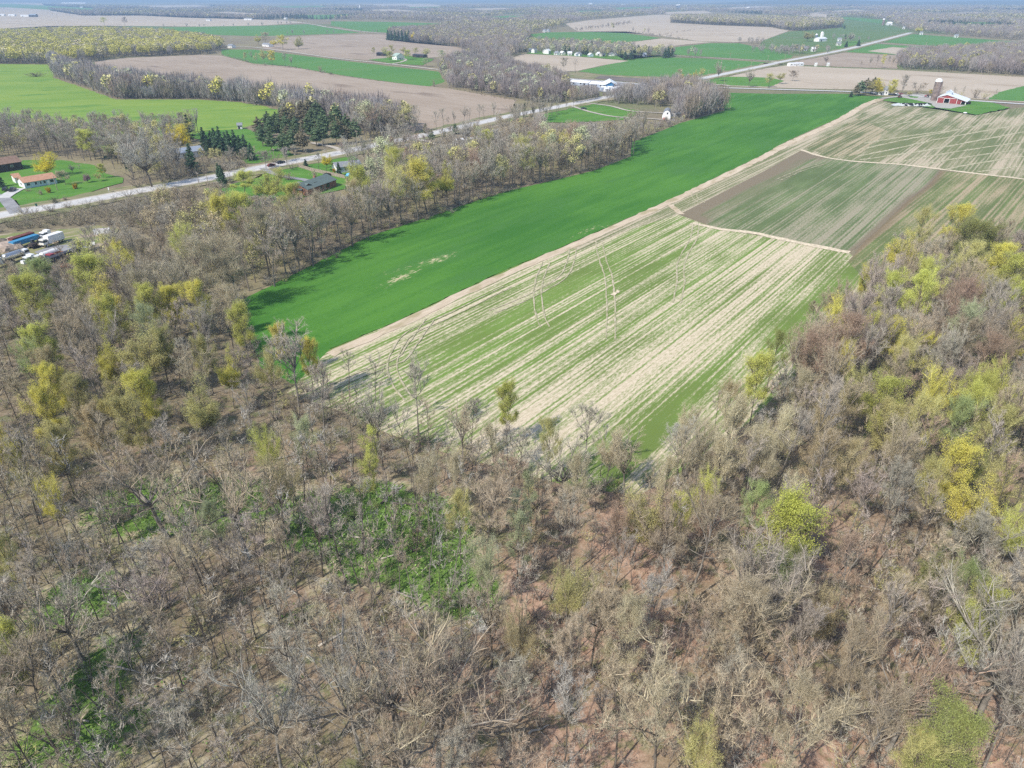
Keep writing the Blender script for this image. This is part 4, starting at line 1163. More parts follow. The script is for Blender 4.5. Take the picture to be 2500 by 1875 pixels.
for (cx, cy, rp, col, form) in CROWNS:
    rp *= 1.03
    if cx < 620 and 720 < cy < 1120 and form == 'bud' and col in (OLI, YEL, YGR, ORT): form = 'leafy'
    # an upright tree whose crown middle lies about 0.68 of its height above the ground
    hgt = 17.0
    for _ in range(3):
        x, y, z = at(cx, cy, hgt * .68)
        rm = rp * (y * CP + (CAM_H - z) * SP) / FPX
        hgt = min(21.0, max(10.0, 9.0 + rm * 1.9))
    key = form + str(R.randrange({'leafy': 5, 'bud': 5, 'airy': 2, 'round': 2}[form]))
    base_cr = {'leafy': 4.9, 'bud': 5.3, 'airy': 3.5, 'round': 5.6}[form] * hgt / LIB[key][2]
    wide = min(1.5, max(.65, rm / base_cr))
    b = proj(x, y, 0)
    zone = zone_of(*b) if inside(b[0], b[1], FG) else 'in the tree belt between road and green field'
    tree('budding_tree', key, x, y, hgt, wide, col, f"{WORD[col]} {'leafing' if form != 'bud' else 'budding'} tree", zone, group='leafing trees of the near woods',
         tilt=(R.gauss(0, .04), R.gauss(0, .04)))
    PLACED.append((x, y, rm * (.62 if form != 'round' else 1.0)))
    if form in ('leafy', 'round'):
        dd = math.hypot(x, y)
        PLACED.append((x - x / dd * rm * 1.1, y - y / dd * rm * 1.1, rm * .45))     # nothing tall right in front of it

# big bare trees that stand out of the near wood: foot, top row, crown radius, form, colour, words
BIG = [((885, 1850), 1572, 105, 'oak0', PALE, 'gnarled pale bare tree with a forked dark trunk, at bottom centre'), ((690, 1900), 1650, 95, 'oak1', PALE, 'spreading silvery bare tree at the bottom edge, left of centre'),
       ((1110, 1690), 1545, 75, 'oak2', GREY, 'gnarled grey bare tree up from bottom centre'), ((950, 1740), 1600, 50, 'mid0', PALE, 'pale forked bare tree just right of the gnarled pale one'),
       ((1500, 1880), 1640, 80, 'mid2', TANC, 'tall tan bare tree at the bottom edge, right of centre'), ((1375, 1870), 1640, 60, 'mid4', PALE, 'pale straight bare tree at the bottom edge, centre right'),
       ((1599, 1585), 1400, 60, 'mid5', PALE, 'pale grey bare trees-like clump stem over pink leaf litter'), ((1640, 1610), 1440, 36, 'slim1', TANC, 'slender tan bare tree leaning over pink leaf litter'),
       ((2050, 1800), 1560, 85, 'broad1', TANC, 'broad tan bare tree in the lower right wood'), ((2256, 1780), 1570, 50, 'slim3', PALE, 'slender pale bare trunk below the yellow-green tree at lower right'),
       ((2300, 1790), 1600, 45, 'slim1', PALE, 'second slender pale bare trunk below the yellow-green tree at lower right'), ((2435, 1500), 1360, 70, 'oak1', PALE, 'pale crooked bare tree at the right edge of the wood'),
       ((2120, 1400), 1130, 55, 'mid0', GREY, 'tall straight grey bare tree right of the large yellow-green tree'), ((1022, 1060), 880, 52, 'mid5', GREY, 'tall grey bare tree standing against the striped field'),
       ((854, 970), 862, 30, 'slim0', GREY, 'slim grey bare tree at the wheel tracks bend'), ((909, 1060), 880, 34, 'slim2', GREY, 'slim grey bare tree before the striped field corner'),
       ((1420, 1160), 1000, 55, 'mid3', GREY, 'grey bare tree before the pale field corner'), ((1523, 1230), 1070, 60, 'mid1', TANC, 'tan bare tree right of the pale field corner'), ((1655, 1190), 1040, 55, 'mid5', PALE, 'pale bare tree at the right of the field corner'),
       ((200, 838), 700, 62, 'oak2', GREY, 'large dark-limbed bare tree among yellow trees'), ((105, 1515), 1375, 60, 'mid2', GREY, 'tall bare tree beside the brown stream bend'), ((415, 1480), 1325, 55, 'mid0', PALE, 'pale-twigged bare tree in the middle of the thin wood'),
       ((730, 1000), 800, 60, 'mid1', GREY, 'dark forked bare tree in front of the green field corner'), ((310, 670), 600, 34, 'slim4', GREY, 'slim bare tree in front of the vehicle yard')]
for (foot, top, rp, key, col, lab) in BIG:
    x, y, _ = at(*foot)
    h = min(23.0, height_for(foot, top))
    rm = rp * depth(foot[1]) / FPX
    base = {'slim': 2.9, 'mid': 4.8, 'broad': 6.6, 'oak': 7}[key[:-1]] * h / LIB[key][2]
    tree('bare_tree', key, x, y, h, min(1.6, max(.7, rm / base)), col, lab.replace('trees-like clump stem', 'tree'), '', group='bare trees of the near wood', tilt=(R.gauss(0, .02), R.gauss(0, .02)))
    PLACED.append((x, y, rm * .5)); d_ = math.hypot(x, y); PLACED.append((x - x / d_ * rm, y - y / d_ * rm, rm * .35))

# bare trees of the near wood
MARSHC = [(240, 1180), (420, 1165), (620, 1195), (800, 1200), (1100, 1250), (1130, 1340), (1150, 1480), (950, 1470), (700, 1350), (420, 1320), (250, 1270)]
CLEARP = [(430, 1100), (640, 1010), (720, 1080), (560, 1180), (330, 1190), (230, 1180)]
cand = []
fgw = [at(*p)[:2] for p in [(-160, 2100), (-130, 640)] + FG[2:-2] + [(2640, 592), (2640, 2100)]]
tries = 0
BARE_MAX = 274
while len(cand) < BARE_MAX and tries < 60000:
    tries += 1
    px, py = R.uniform(-60, 2560), R.uniform(600, 2020) if R.random() < .75 else R.uniform(600, 1100)
    if not inside(px, py, FG):
        continue
    if inside(px, py, CLEARP) and R.random() < .6:
        continue
    x, y, _ = at(px, py)
    marsh = bool(inside(px, py, MARSHC))
    left = px < 1150 and py > 1150
    rr = 3.9 if marsh else (2.15 if left else (2.9 if px < 1500 else 2.7))
    if py < 1000 and px > 1780: rr = 3.0
    if py < 950 and px < 700: rr = 2.9
    if px < 330 and py < 770: rr = 3.6
    if not clear_of(x, y, rr):
        continue
    PLACED.append((x, y, rr))
    cand.append((px, py, x, y, marsh, left))
for (px, py, x, y, marsh, left) in cand:
    q = R.random()
    if marsh or left:
        form = 'slim' if q < .80 else ('mid' if q < .95 else 'oak')
        col = R.choice([GREY, GREY, BROWN, BROWN, TANC, PURP]); h = R.uniform(12, 20)
        if py > 1600 and px > 650 and q > .55: form = 'oak' if q > .8 else 'mid'
    elif px < 330 and py < 770:
        form = 'slim' if q < .8 else 'mid'; col = R.choice([GREY, BROWN]); h = R.uniform(9, 13)
    elif px > 1750 and py < 1000:
        form = 'broad' if q < .6 else 'mid'
        col = R.choice([GREY, GREY, PURP, BROWN, TANC]); h = R.uniform(15, 19)
    elif py < 1000 and px < 700:
        form = 'mid' if q < .55 else ('broad' if q < .85 else 'slim')
        col = R.choice([GREY, BROWN, GREY, PURP, TANC]); h = R.uniform(15, 19)
    elif px > 1200:
        form = 'mid' if q < .46 else ('broad' if q < .62 else ('slim' if q < .94 else 'oak'))
        col = R.choice([TANC, GREY, PURP, BROWN, TANC, RUST, GREY]); h = R.uniform(14, 21)
    else:
        form = 'mid' if q < .5 else ('slim' if q < .9 else 'oak')
        col = R.choice([GREY, TANC, BROWN, GREY, PURP]); h = R.uniform(14, 19)
    h = fgcap(x, y, h * R.uniform(.88, 1.08))
    if h < 4.0: continue
    n_ = {'slim': 5, 'mid': 6, 'broad': 5, 'oak': 3}[form]
    shape = {'slim': 'slim', 'mid': '', 'broad': 'broad', 'oak': 'gnarled'}[form]
    tree('bare_tree', form + str(R.randrange(n_)), x, y, h, R.uniform(.85, 1.2), col, f"{shape} {WORD[col]} bare tree".strip(), zone_of(px, py),
         group='bare trees of the near wood', tilt=(R.gauss(0, .045), R.gauss(0, .045)))

# single trees of the yards, road sides and farms: foot, top row, crown radius in pixels
SINGLE = [
    ('maple_tree', 'round0', (118, 433), 386, 27, GOLD, 'golden yellow round tree behind the tan roofed ranch house'),
    ('crabapple_tree', 'bud0', (161, 453), 420, 21, TANL, 'straw-tan small tree in front of the ranch house end'),
    ('maple_tree', 'leafy0', (254, 436), 403, 11, YGR, 'small yellow-green tree at the far side of the lawn'),
    ('crabapple_tree', 'bud1', (243, 444), 424, 11, OLI, 'little olive round tree on the lawn beside a shadow'),
    ('blossom_tree', 'round1', (215, 447), 427, 9, (.42, .27, .30), 'small pink blossom tree on the lawn'),
    ('apple_tree', 'broad0', (178, 424), 404, 10, GREY, 'small bare fruit tree on the lawn behind the ranch house'),
    ('apple_tree', 'slim1', (196, 427), 402, 7, GREY, 'thin bare fruit tree beside the orchard lawn edge'),
    ('maple_tree', 'round1', (443, 370), 311, 28, GOLD, 'golden yellow round tree above the half hidden white house'),
    ('shade_tree', 'broad2', (372, 458), 332, 64, PALE, 'huge round bare tree standing beside the road'),
    ('shade_tree', 'broad3', (300, 400), 325, 40, GREY, 'grey bare tree left of the huge round bare tree'),
    ('willow_tree', 'leafy1', (222, 392), 322, 24, YGR, 'yellow-green tree at the wood edge behind the lawn'),
    ('willow_tree', 'leafy2', (288, 400), 338, 26, FRG, 'fresh green tree beside the huge round bare tree'),
    ('willow_tree', 'leafy3', (600, 482), 424, 34, YGR, 'yellow-green willow left of the brick house driveway'),
    ('willow_tree', 'round0', (662, 492), 430, 40, YGR, 'broad yellow-green willow beside the brick house garage'),
    ('shade_tree', 'slim0', (544, 504), 445, 18, GREY, 'thin grey bare tree on the lawn left of the willows'),
    ('shade_tree', 'round1', (579, 498), 470, 13, BROWN, 'small brown tree with a shadow on the lawn'),
    ('maple_tree', 'leafy4', (796, 418), 377, 15, GOLD, 'golden yellow tree between road and wooden fence'),
    ('blossom_tree', 'mid1', (835, 374), 350, 9, (.36, .22, .24), 'small purplish tree at the roadside lawn'),
    ('shade_tree', 'mid2', (778, 414), 374, 14, GREY, 'grey bare tree left of the golden roadside tree'),
    ('shade_tree', 'broad1', (650, 412), 370, 22, PURP, 'wide grey bare tree on the road verge by two cars'),
    ('shade_tree', 'broad4', (700, 396), 362, 20, PALE, 'pale bare tree on the far verge of the road'),
    ('shade_tree', 'bush1', (704, 440), 418, 15, BROWN, 'brown bushy tree on the brick house lawn'),
    ('shade_tree', 'bush0', (770, 436), 415, 12, TANC, 'small tan bare tree on the lawn by the fence'),
    ('willow_tree', 'bud2', (1000, 306), 262, 20, PALE, 'pale tree at the edge of the pines'),
    ('shade_tree', 'oak1', (930, 330), 268, 30, PALE, 'pale bare tree above the road behind the pines'),
    ('sycamore_tree', 'snag1', (1222, 228), 181, 22, (.6, .58, .54), 'white barked bare tree in front of the grey wood'),
    ('sycamore_tree', 'snag0', (1212, 336), 270, 16, (.6, .58, .54), 'white barked bare tree beside the road by the mobile home'),
    ('shade_tree', 'broad1', (1376, 176), 143, 12, GREY, 'grey bare tree at the corner of the pinkish tan field'),
    ('shade_tree', 'slim2', (1405, 179), 144, 8, GREY, 'thin grey bare tree at the pinkish tan field edge'),
    ('shade_tree', 'mid5', (1355, 192), 162, 10, GREY, 'grey bare tree beside the parking lot'),
    ('shade_tree', 'broad2', (1752, 199), 155, 14, PURP, 'dark bare tree alone on the grass by the road junction'),
    ('shade_tree', 'broad0', (1827, 213), 172, 15, GREY, 'grey fan-shaped bare tree beside the side road'),
    ('maple_tree', 'leafy0', (1664, 200), 183, 7, GOLD, 'golden small tree at the junction, first of three'),
    ('maple_tree', 'leafy1', (1681, 197), 182, 6, GOLD, 'golden small tree at the junction, middle of three'),
    ('maple_tree', 'leafy2', (1696, 197), 173, 7, YEL, 'bright yellow tree at the junction, tallest of three'),
    ('maple_tree', 'bud3', (1711, 195), 169, 8, OLI, 'olive tree right of the three golden trees'),
    ('shade_tree', 'bud4', (1657, 197), 171, 10, TANL, 'straw-tan tree left of the three golden trees'),
    ('willow_tree', 'bud0', (1876, 214), 182, 15, OLI, 'olive tree beside the side road, left of a pair'),
    ('willow_tree', 'bud1', (1903, 205), 178, 14, OLI, 'olive round tree beside the side road, right of a pair'),
    ('shade_tree', 'bud2', (1935, 198), 174, 12, BROWN, 'brown bushy tree in the wide tan field'),
    ('shade_tree', 'broad3', (2015, 159), 137, 9, PURP, 'dark bare tree behind the white mobile home'),
    ('shade_tree', 'mid0', (2101, 165), 150, 4, BROWN, 'small brown tree at the tan field edge'),
    ('shade_tree', 'mid1', (2122, 165), 140, 6, GREY, 'grey bare tree, first of the row before the right wood'),
    ('shade_tree', 'mid2', (2138, 165), 136, 7, PURP, 'purplish grey bare tree in the row before the right wood'),
    ('maple_tree', 'airy0', (2152, 166), 134, 7, YEL, 'yellow slender tree in the row before the right wood'),
    ('shade_tree', 'mid3', (2166, 166), 138, 6, GREY, 'grey bare tree right of the yellow slender tree'),
    ('shade_tree', 'mid4', (2177, 167), 138, 5, BROWN, 'brown bare tree, last of the row before the right wood'),
    ('maple_tree', 'round0', (2142, 232), 200, 13, GOLD, 'golden round tree left of the farmhouse'),
    ('maple_tree', 'round1', (2172, 232), 209, 14, YEL, 'bright yellow round tree right of the farmhouse'),
    ('maple_tree', 'leafy3', (2178, 224), 197, 11, YEL, 'bright yellow tree behind the round farmhouse tree'),
    ('maple_tree', 'leafy4', (2123, 231), 199, 15, OLI, 'olive tree in front of the farm pines'),
    ('shade_tree', 'broad4', (2200, 229), 185, 13, GREY, 'grey bare tree behind the parked farm vehicles'),
    ('shade_tree', 'mid5', (2225, 229), 202, 9, GREY, 'grey bare tree behind the farm driveway'),
    ('shade_tree', 'mid3', (2250, 229), 203, 9, BROWN, 'brown bare tree left of the brown silo'),
    ('crabapple_tree', 'leafy2', (2219, 236), 223, 7, OLI, 'small olive tree on the farm driveway oval'),
    ('maple_tree', 'leafy1', (2272, 233), 220, 6, GOLD, 'golden tree peeping from behind the brown silo'),
    ('maple_tree', 'leafy0', (666, 161), 126, 10, YEL, 'bright yellow tree beside the green strip'),
    ('maple_tree', 'bud1', (647, 159), 121, 9, OLI, 'olive tree left of the bright yellow tree by the green strip'),
    ('shade_tree', 'mid0', (697, 164), 129, 9, GREY, 'grey bare tree at the green strip, left of two'),
    ('shade_tree', 'mid4', (713, 167), 138, 7, GREY, 'grey bare tree at the green strip, right of two'),
    ('shade_tree', 'bush2', (782, 176), 160, 6, BROWN, 'small brown tree on the green strip border'),
    ('maple_tree', 'round0', (730, 120), 96, 11, OLI, 'olive round tree alone at the tan field edge'),
    ('maple_tree', 'leafy3', (691, 121), 89, 14, YEL, 'yellow tree beside the gravel road, right of a group'),
    ('maple_tree', 'leafy4', (666, 117), 97, 9, GOLD, 'golden tree in the roadside group'),
    ('shade_tree', 'bud2', (648, 110), 81, 12, TANL, 'straw-tan tall tree in the roadside group'),
    ('maple_tree', 'leafy2', (632, 111), 87, 9, YEL, 'yellow tree, left end of the roadside group'),
    ('maple_tree', 'leafy0', (953, 151), 127, 10, YGR, 'yellow-green tree in front of the white farmhouse'),
    ('shade_tree', 'bud3', (941, 146), 117, 9, OLI, 'olive tree left of the white farmhouse'),
    ('maple_tree', 'bud4', (913, 137), 117, 6, OLI, 'small olive tree left of the dark shed'),
    ('shade_tree', 'bud0', (958, 136), 112, 10, OLI, 'olive tree behind the white farmhouse'),
    ('maple_tree', 'leafy1', (995, 146), 124, 10, YGR, 'yellow-green round tree right of the white farmhouse'),
    ('shade_tree', 'bud1', (985, 134), 115, 9, OLI, 'olive tree behind the farmhouse driveway loop'),
    ('shade_tree', 'bud2', (1016, 136), 118, 9, OLI, 'olive tree beside the second dark shed'),
    ('shade_tree', 'bud3', (1042, 143), 120, 14, OLI, 'wide olive tree at the farm garden'),
    ('shade_tree', 'bud4', (1078, 148), 124, 15, PGR, 'wide pale green tree at the end of the farm garden'),
    ('willow_tree', 'bud0', (1040, 163), 143, 12, PGR, 'pale green willow near the gravel road'),
    ('maple_tree', 'leafy2', (1012, 102), 79, 9, GOLD, 'golden tree right of the dark conifer clump'),
    ('shade_tree', 'bud0', (255, 62), 44, 11, YGR, 'yellow-green round tree at the far field edge'),
    ('shade_tree', 'broad1', (305, 63), 43, 10, PURP, 'dark bare tree at the far field edge'),
    ('blossom_tree', 'bush1', (1182, 1548), 1478, 16, (.72, .71, .66), 'narrow white blossoming tree in the green marsh'),
    ('blossom_tree', 'bush2', (180, 1385), 1318, 30, (.55, .54, .48), 'whitish blossoming tree near the brown stream'),
    ('pear_tree', 'leafy4', (2243, 84), 66, 16, YEL, 'large yellow tree where the road disappears'),
    ('pear_tree', 'round1', (1971, 101), 80, 13, OLI, 'olive round tree left of the white silos'),
    ('shade_tree', 'broad0', (2075, 105), 82, 12, GREY, 'grey bare tree right of the white silos'),
    ('shade_tree', 'mid2', (2058, 112), 92, 9, BROWN, 'brown tree beside the roadside yard'),
]
for (kind, key, foot, top, rp, col, lab) in SINGLE:
    h = height_for(foot, top)
    x, y, _ = at(*foot)
    rm = rp * (y * CP + CAM_H * SP) / FPX
    lh = LIB[key][2]
    base = {'slim': 2.9, 'mid': 4.8, 'broad': 6.6, 'oak': 7, 'snag': 4.6, 'bud': 5.3, 'leafy': 4.9, 'airy': 3.4, 'round': 5.7, 'bush': 1.9}[key.rstrip('0123456789')] * h / lh
    tree(kind, key, x, y, h, min(2.0, max(.5, rm / base)), col, lab, '', cat='tree', tilt=(R.gauss(0, .02), R.gauss(0, .02)))

SPR, PIN = (.10, .165, .09), (.16, .225, .11)
CONS = [('spruce_tree', p, t, r, 'dark spruce row by half hidden house') for p, t, r in [((503, 368), 310, 14), ((521, 366), 318, 13), ((532, 380), 312, 15), ((556, 377), 322, 14), ((566, 388), 318, 15), ((590, 381), 330, 13), ((603, 388), 328, 14), ((616, 392), 348, 12), ((541, 366), 308, 13), ((577, 372), 316, 13), ((512, 382), 338, 11)]]
CONS += [('spruce_tree', (948 + i * 8.5, 98 + (i % 3)), 73 + (i % 2) * 2, 6, 'the dark conifer clump in the tan field') for i in range(7)]
CONS += [('spruce_tree', p, t, r, 'the village houses') for p, t, r in [((1240, 118), 100, 5), ((1252, 119), 101, 5), ((1281, 127), 106, 5), ((1378, 133), 108, 6), ((1390, 134), 112, 6), ((1422, 132), 106, 6), ((1432, 134), 110, 6), ((1444, 128), 99, 5), ((1516, 139), 119, 5), ((1526, 145), 125, 8), ((1540, 146), 124, 7), ((1549, 130), 110, 5), ((1558, 131), 109, 5), ((1568, 134), 119, 5), ((1583, 133), 112, 6), ((1630, 141), 113, 8), ((1623, 142), 118, 7), ((1640, 139), 116, 6)]]
CONS += [('spruce_tree', p, t, r, z) for p, t, r, z in [((474, 426), 350, 17, 'in front of the half hidden white house'), ((547, 458), 403, 12, 'between road and willows'), ((538, 445), 398, 11, 'on the road verge near the willows'), ((4, 457), 420, 12, 'at the left edge beside the ranch house'), ((747, 409), 388, 9, 'at the corner of the wooden fence'), ((829, 430), 396, 9, 'in front of the grey-blue house'), ((852, 468), 432, 9, 'behind the brick house'), ((2077, 237), 222, 7, 'at the field corner by the farm'), ((2061, 70), 60, 4, 'beside the white silos'),
                                                        ((2065, 116), 100, 6, 'beside the road below the silos'), ((2095, 113), 97, 6, 'right of the roadside yard'), ((2063, 95), 82, 3, 'beside the far farmhouse')]]
CONS += [('pine_tree', p, t, r, 'the road beside the tree belt') for p, t, r in [((1054, 350), 314, 11), ((1112, 328), 301, 9), ((1087, 340), 319, 7), ((1158, 321), 307, 6), ((936, 375), 347, 8), ((890, 366), 345, 6), ((1040, 335), 300, 8)]]
CONS += [('pine_tree', p, t, r, 'the red barn farm') for p, t, r in [((2097, 232), 196, 14), ((2112, 228), 190, 14), ((2129, 226), 187, 12), ((2140, 226), 193, 9), ((2088, 235), 205, 9)]]
pts = []
PG = [(622, 330), (700, 300), (790, 296), (850, 322), (872, 352), (800, 368), (745, 376), (690, 384), (650, 374), (628, 352)]
while len(pts) < 34:
    q = (R.uniform(615, 875), R.uniform(292, 388))
    if inside(q[0], q[1], PG) and all(abs(q[0] - a) > 15 or abs(q[1] - b) > 11 for a, b in pts):
        pts.append(q)
CONS += [('pine_tree', p, p[1] - 56 - R.uniform(-12, 10), 18, 'the pine grove beside the road') for p in pts]
for (kind, foot, top, rp, zone) in CONS:
    h = max(4, height_for(foot, top))
    x, y, _ = at(*foot)
    rm = rp * (y * CP + CAM_H * SP) / FPX
    key = ('spruce' if kind[0] == 's' else 'pine') + str(R.randrange(3))
    base = (3.0 / 14 if kind[0] == 's' else 3.7 / 15) * h
    col = SPR if kind[0] == 's' else (PIN if R.random() < .75 else (.24, .215, .13))
    z = zone if zone.split()[0] in ('in', 'between', 'on', 'at', 'behind', 'beside', 'right') else ('among ' if 'houses' in zone else 'in ' if 'grove' in zone or 'row' in zone or 'clump' in zone else 'near ') + zone
    z = z.replace('the dark conifer clump in the tan field', 'conifer clump in tan field').replace('in dark spruce', 'in dark spruce')
    w = {'pine_tree': 'dark green pine' if col == PIN else 'brownish pine', 'spruce_tree': 'dark pointed spruce'}[kind]
    tree(kind, key, x, y, h, min(1.8, max(.5, rm / base)), col, w, z, group='spruces of the yards' if kind[0] == 's' else 'pines of the grove and farm', tilt=(0, 0))

BUSHES = [('forsythia_bush', 'leafbush0', (121, 472), 458, 8, (.62, .40, .015), 'bright orange-yellow bush on the lawn, nearer the ranch house'), ('forsythia_bush', 'leafbush0', (185, 462), 450, 8, (.62, .40, .015), 'bright orange-yellow bush on the lawn beside the stone path'),
          ('garden_shrub', 'bush0', (102, 476), 463, 9, BROWN, 'brown round shrub left of the orange-yellow bush'), ('garden_shrub', 'bush1', (70, 468), 459, 8, BROWN, 'low brown shrub by the ranch house corner'),
          ('garden_shrub', 'bush2', (135, 498), 480, 14, (.13, .13, .08), 'dark shrub on the road bank below the ranch house'), ('garden_shrub', 'bush0', (160, 490), 478, 10, BROWN, 'brown shrub on the road bank'),
          ('forsythia_bush', 'leafbush0', (816, 422), 412, 5, (.6, .40, .02), 'orange-yellow bush at the end of the grey-blue house'), ('garden_shrub', 'leafbush1', (470, 492), 478, 13, (.12, .17, .06), 'dark green shrub at the lawn corner beside the road'),
          ('garden_shrub', 'leafbush0', (1725, 254), 244, 6, (.55, .40, .06), 'yellow bush at the tip of the small wood'), ('garden_shrub', 'bush1', (88, 187), 175, 20, (.19, .17, .11), 'brown thicket standing in the hay field'),
          ('garden_shrub', 'bush2', (808, 182), 175, 6, (.2, .2, .1), 'low shrub on the green strip border'), ('garden_shrub', 'bush0', (1060, 212), 195, 5, BROWN, 'small reddish shrub at the green strip end')]
for (kind, key, foot, top, rp, col, lab) in BUSHES:
    h = max(1.2, height_for(foot, top))
    x, y, _ = at(*foot)
    rm = rp * (y * CP + CAM_H * SP) / FPX
    tree(kind, key, x, y, h, min(4.0, max(.5, rm / (1.9 * h / LIB[key][2]))), col, lab, '', cat='shrub', tilt=(0, 0))

# ------------------------------------------------------------------ woods that read as one mass (one object each)
def joined(pair, crown_only=False):
    (tv, tt, tm), (cv, ct, cm) = pair
    v = np.concatenate([tv, cv]); t = np.concatenate([tt, ct + len(tv)])
    k = np.zeros(len(v), np.int8); k[len(tv):] = 1
    # vertices of leaf faces
    lf = ct[cm == 1].ravel() + len(tv)
    k[lf] = 2
    return v, t, k


TPL = {'bare': [], 'leafy': [], 'fbare': [], 'fleafy': [], 'con': [], 'brush': []}
for i in range(5):
    TPL['bare'].append((joined(grow(1000 + i, h=18, cr=4.4 if i < 3 else 3.0, clear=.38, r0=.2, n1=11, n2=7, n3=6, n4=4, fork=.5 if i in (1, 3) else 0, twig_w=.055, lod=1, e0=34, e1=82)), 18.0))
for i in range(4):
    TPL['leafy'].append((joined(grow(1100 + i, h=17, cr=4.6, clear=.32, r0=.2, n1=9, n2=5, n3=4, n4=3, twig_w=.07, lod=1, leaf=1500, leaf_size=.42)), 17.0))
for i in range(3):
    TPL['con'].append((joined(conifer(1200 + i, 14, 2.9, lod=1)), 14.0))
for i in range(4):
    TPL['brush'].append((joined(bush(1300 + i, 3.2, 2.3, 10, 13, 0, .2, 3)), 3.2))


def far_tree(seed, leafy, fine=1):
    rg = np.random.default_rng(seed)
    T, Cr = Tri(), Tri()
    T.spikes(np.array([[0, 0, -.3], [.5, .2, 0]]), np.array([[.3, 0, 12.], [1.2, .8, 11.]]), np.array([.7, .5]), 0, rg)
    k = 46 * fine
    d = unit(rg.normal(size=(k, 3)) * np.array([1, 1, .9]))
    p = d * np.array([4.3, 4.3, 5.6]) * rg.uniform(.5, 1.0, (k, 1)) ** .6 + np.array([0, 0, 12.0])
    if leafy:
        Cr.leaves(p, np.full(k, 2.9 / fine ** .5), 1, rg, up=1.4)
    else:
        b = p + unit(d * .5 + np.array([0, 0, 1.0]) + rg.normal(size=p.shape) * .25) * rg.uniform(2.0, 4.0, (k, 1))
        Cr.spikes(p - np.array([0, 0, 1.5]), b, np.full(k, .95 / fine ** .8), 0, rg)
        p2 = np.array([0, 0, 9.0]) + rg.normal(size=(k // 2, 3)) * np.array([2.6, 2.6, 3.4])
        Cr.spikes(p2 - np.array([0, 0, 2.]), p2 + rg.normal(size=p2.shape) + np.array([0, 0, 3.]), np.full(k // 2, .8 / fine ** .8), 0, rg)
    return joined((T.arrays(), Cr.arrays()))


for i in range(5):
    TPL['fbare'].append((far_tree(1400 + i, False), 18.0))
    TPL['fleafy'].append((far_tree(1500 + i, True), 18.0))
    TPL.setdefault('nbare', []).append((far_tree(1450 + i, False, 4), 18.0))
    TPL.setdefault('yleafy', []).append((far_tree(1580 + i, True, 6), 18.0))
    TPL.setdefault('nleafy', []).append((far_tree(1550 + i, True, 3), 18.0))

BARKC = np.array((.17, .15, .13)); TWIGC = np.array((.16, .135, .11))


def mass(name, items, label, cat):
    """items: (x, y, height, width factor, colour, template family). Everything goes into ONE object."""
    by = {}
    for it in items:
        by.setdefault((it[5], NR.integers(0, len(TPL[it[5]]))), []).append(it)
    V, T, C, off = [], [], [], 0
    for (fam, k), its in by.items():
        (v, t, kind), h = TPL[fam][k]
        n_, nv = len(its), len(v)
        a = NR.uniform(0, 6.28, n_); ca, sa = np.cos(a), np.sin(a)
        s = np.array([i[2] for i in its]) / h; w = s * np.array([i[3] for i in its])
        X = (v[None, :, 0] * ca[:, None] - v[None, :, 1] * sa[:, None]) * w[:, None] + np.array([i[0] for i in its])[:, None]
        Y = (v[None, :, 0] * sa[:, None] + v[None, :, 1] * ca[:, None]) * w[:, None] + np.array([i[1] for i in its])[:, None]
        Z = v[None, :, 2] * s[:, None]
        V.append(np.stack([X, Y, Z], -1).reshape(-1, 3))
        col = np.array([i[4] for i in its])[:, None, :] * NR.uniform(.85, 1.15, (n_, 1, 1))
        leafy = bool((kind == 2).any())
        if fam in ('nbare', 'fbare'): col = col * np.array([.80, .80, .90])  # distant crowns greyed and blued: haze put into the colour
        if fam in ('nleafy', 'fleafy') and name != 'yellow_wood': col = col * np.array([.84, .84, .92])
        c = np.where((kind == 0)[None, :, None], BARKC, np.where((kind == 1)[None, :, None], TWIGC if leafy else col, col)) * np.ones((n_, nv, 1))
        if fam == 'con':
            c = np.where((kind == 0)[None, :, None], BARKC, col) * np.ones((n_, nv, 1))
        C.append(c.reshape(-1, 3))
        T.append((t[None] + (np.arange(n_) * nv)[:, None, None] + off).reshape(-1, 3))
        off += n_ * nv
    me = mesh_np(name, np.concatenate(V), np.concatenate(T), [M['mass']], colors=np.concatenate(C))
    return tag(link(name, me), label, cat, kind='stuff')


ROADY = np.array(ROADPX)


def cap(x, y, h):
    """Trees on the near side of the road stay low enough to leave the road, the houses and the yards in sight."""
    px, py = proj(x, y)
    ry = float(np.interp(px, ROADY[:, 0], ROADY[:, 1]))
    if py < ry + 8 or py > 720: return h
    top = None
    if px < 260: top = 625 if py > 640 else ry + 12
    elif px < 560: top = ry + 14 if py < 560 else ry + 50
    elif px < 905: top = 482 if py < 600 else 470
    elif px < 1330 and R.random() < .75: top = ry + R.uniform(6, 40)
    elif 1330 <= px < 1580: top = R.uniform(296, 325)
    elif 1580 <= px < 1665 and py > 292: top = R.uniform(290, 305)
    if top is None or top >= py: return min(h, 3.0) if top is not None else h
    return max(2.0, min(h, height_for((px, py), top)))


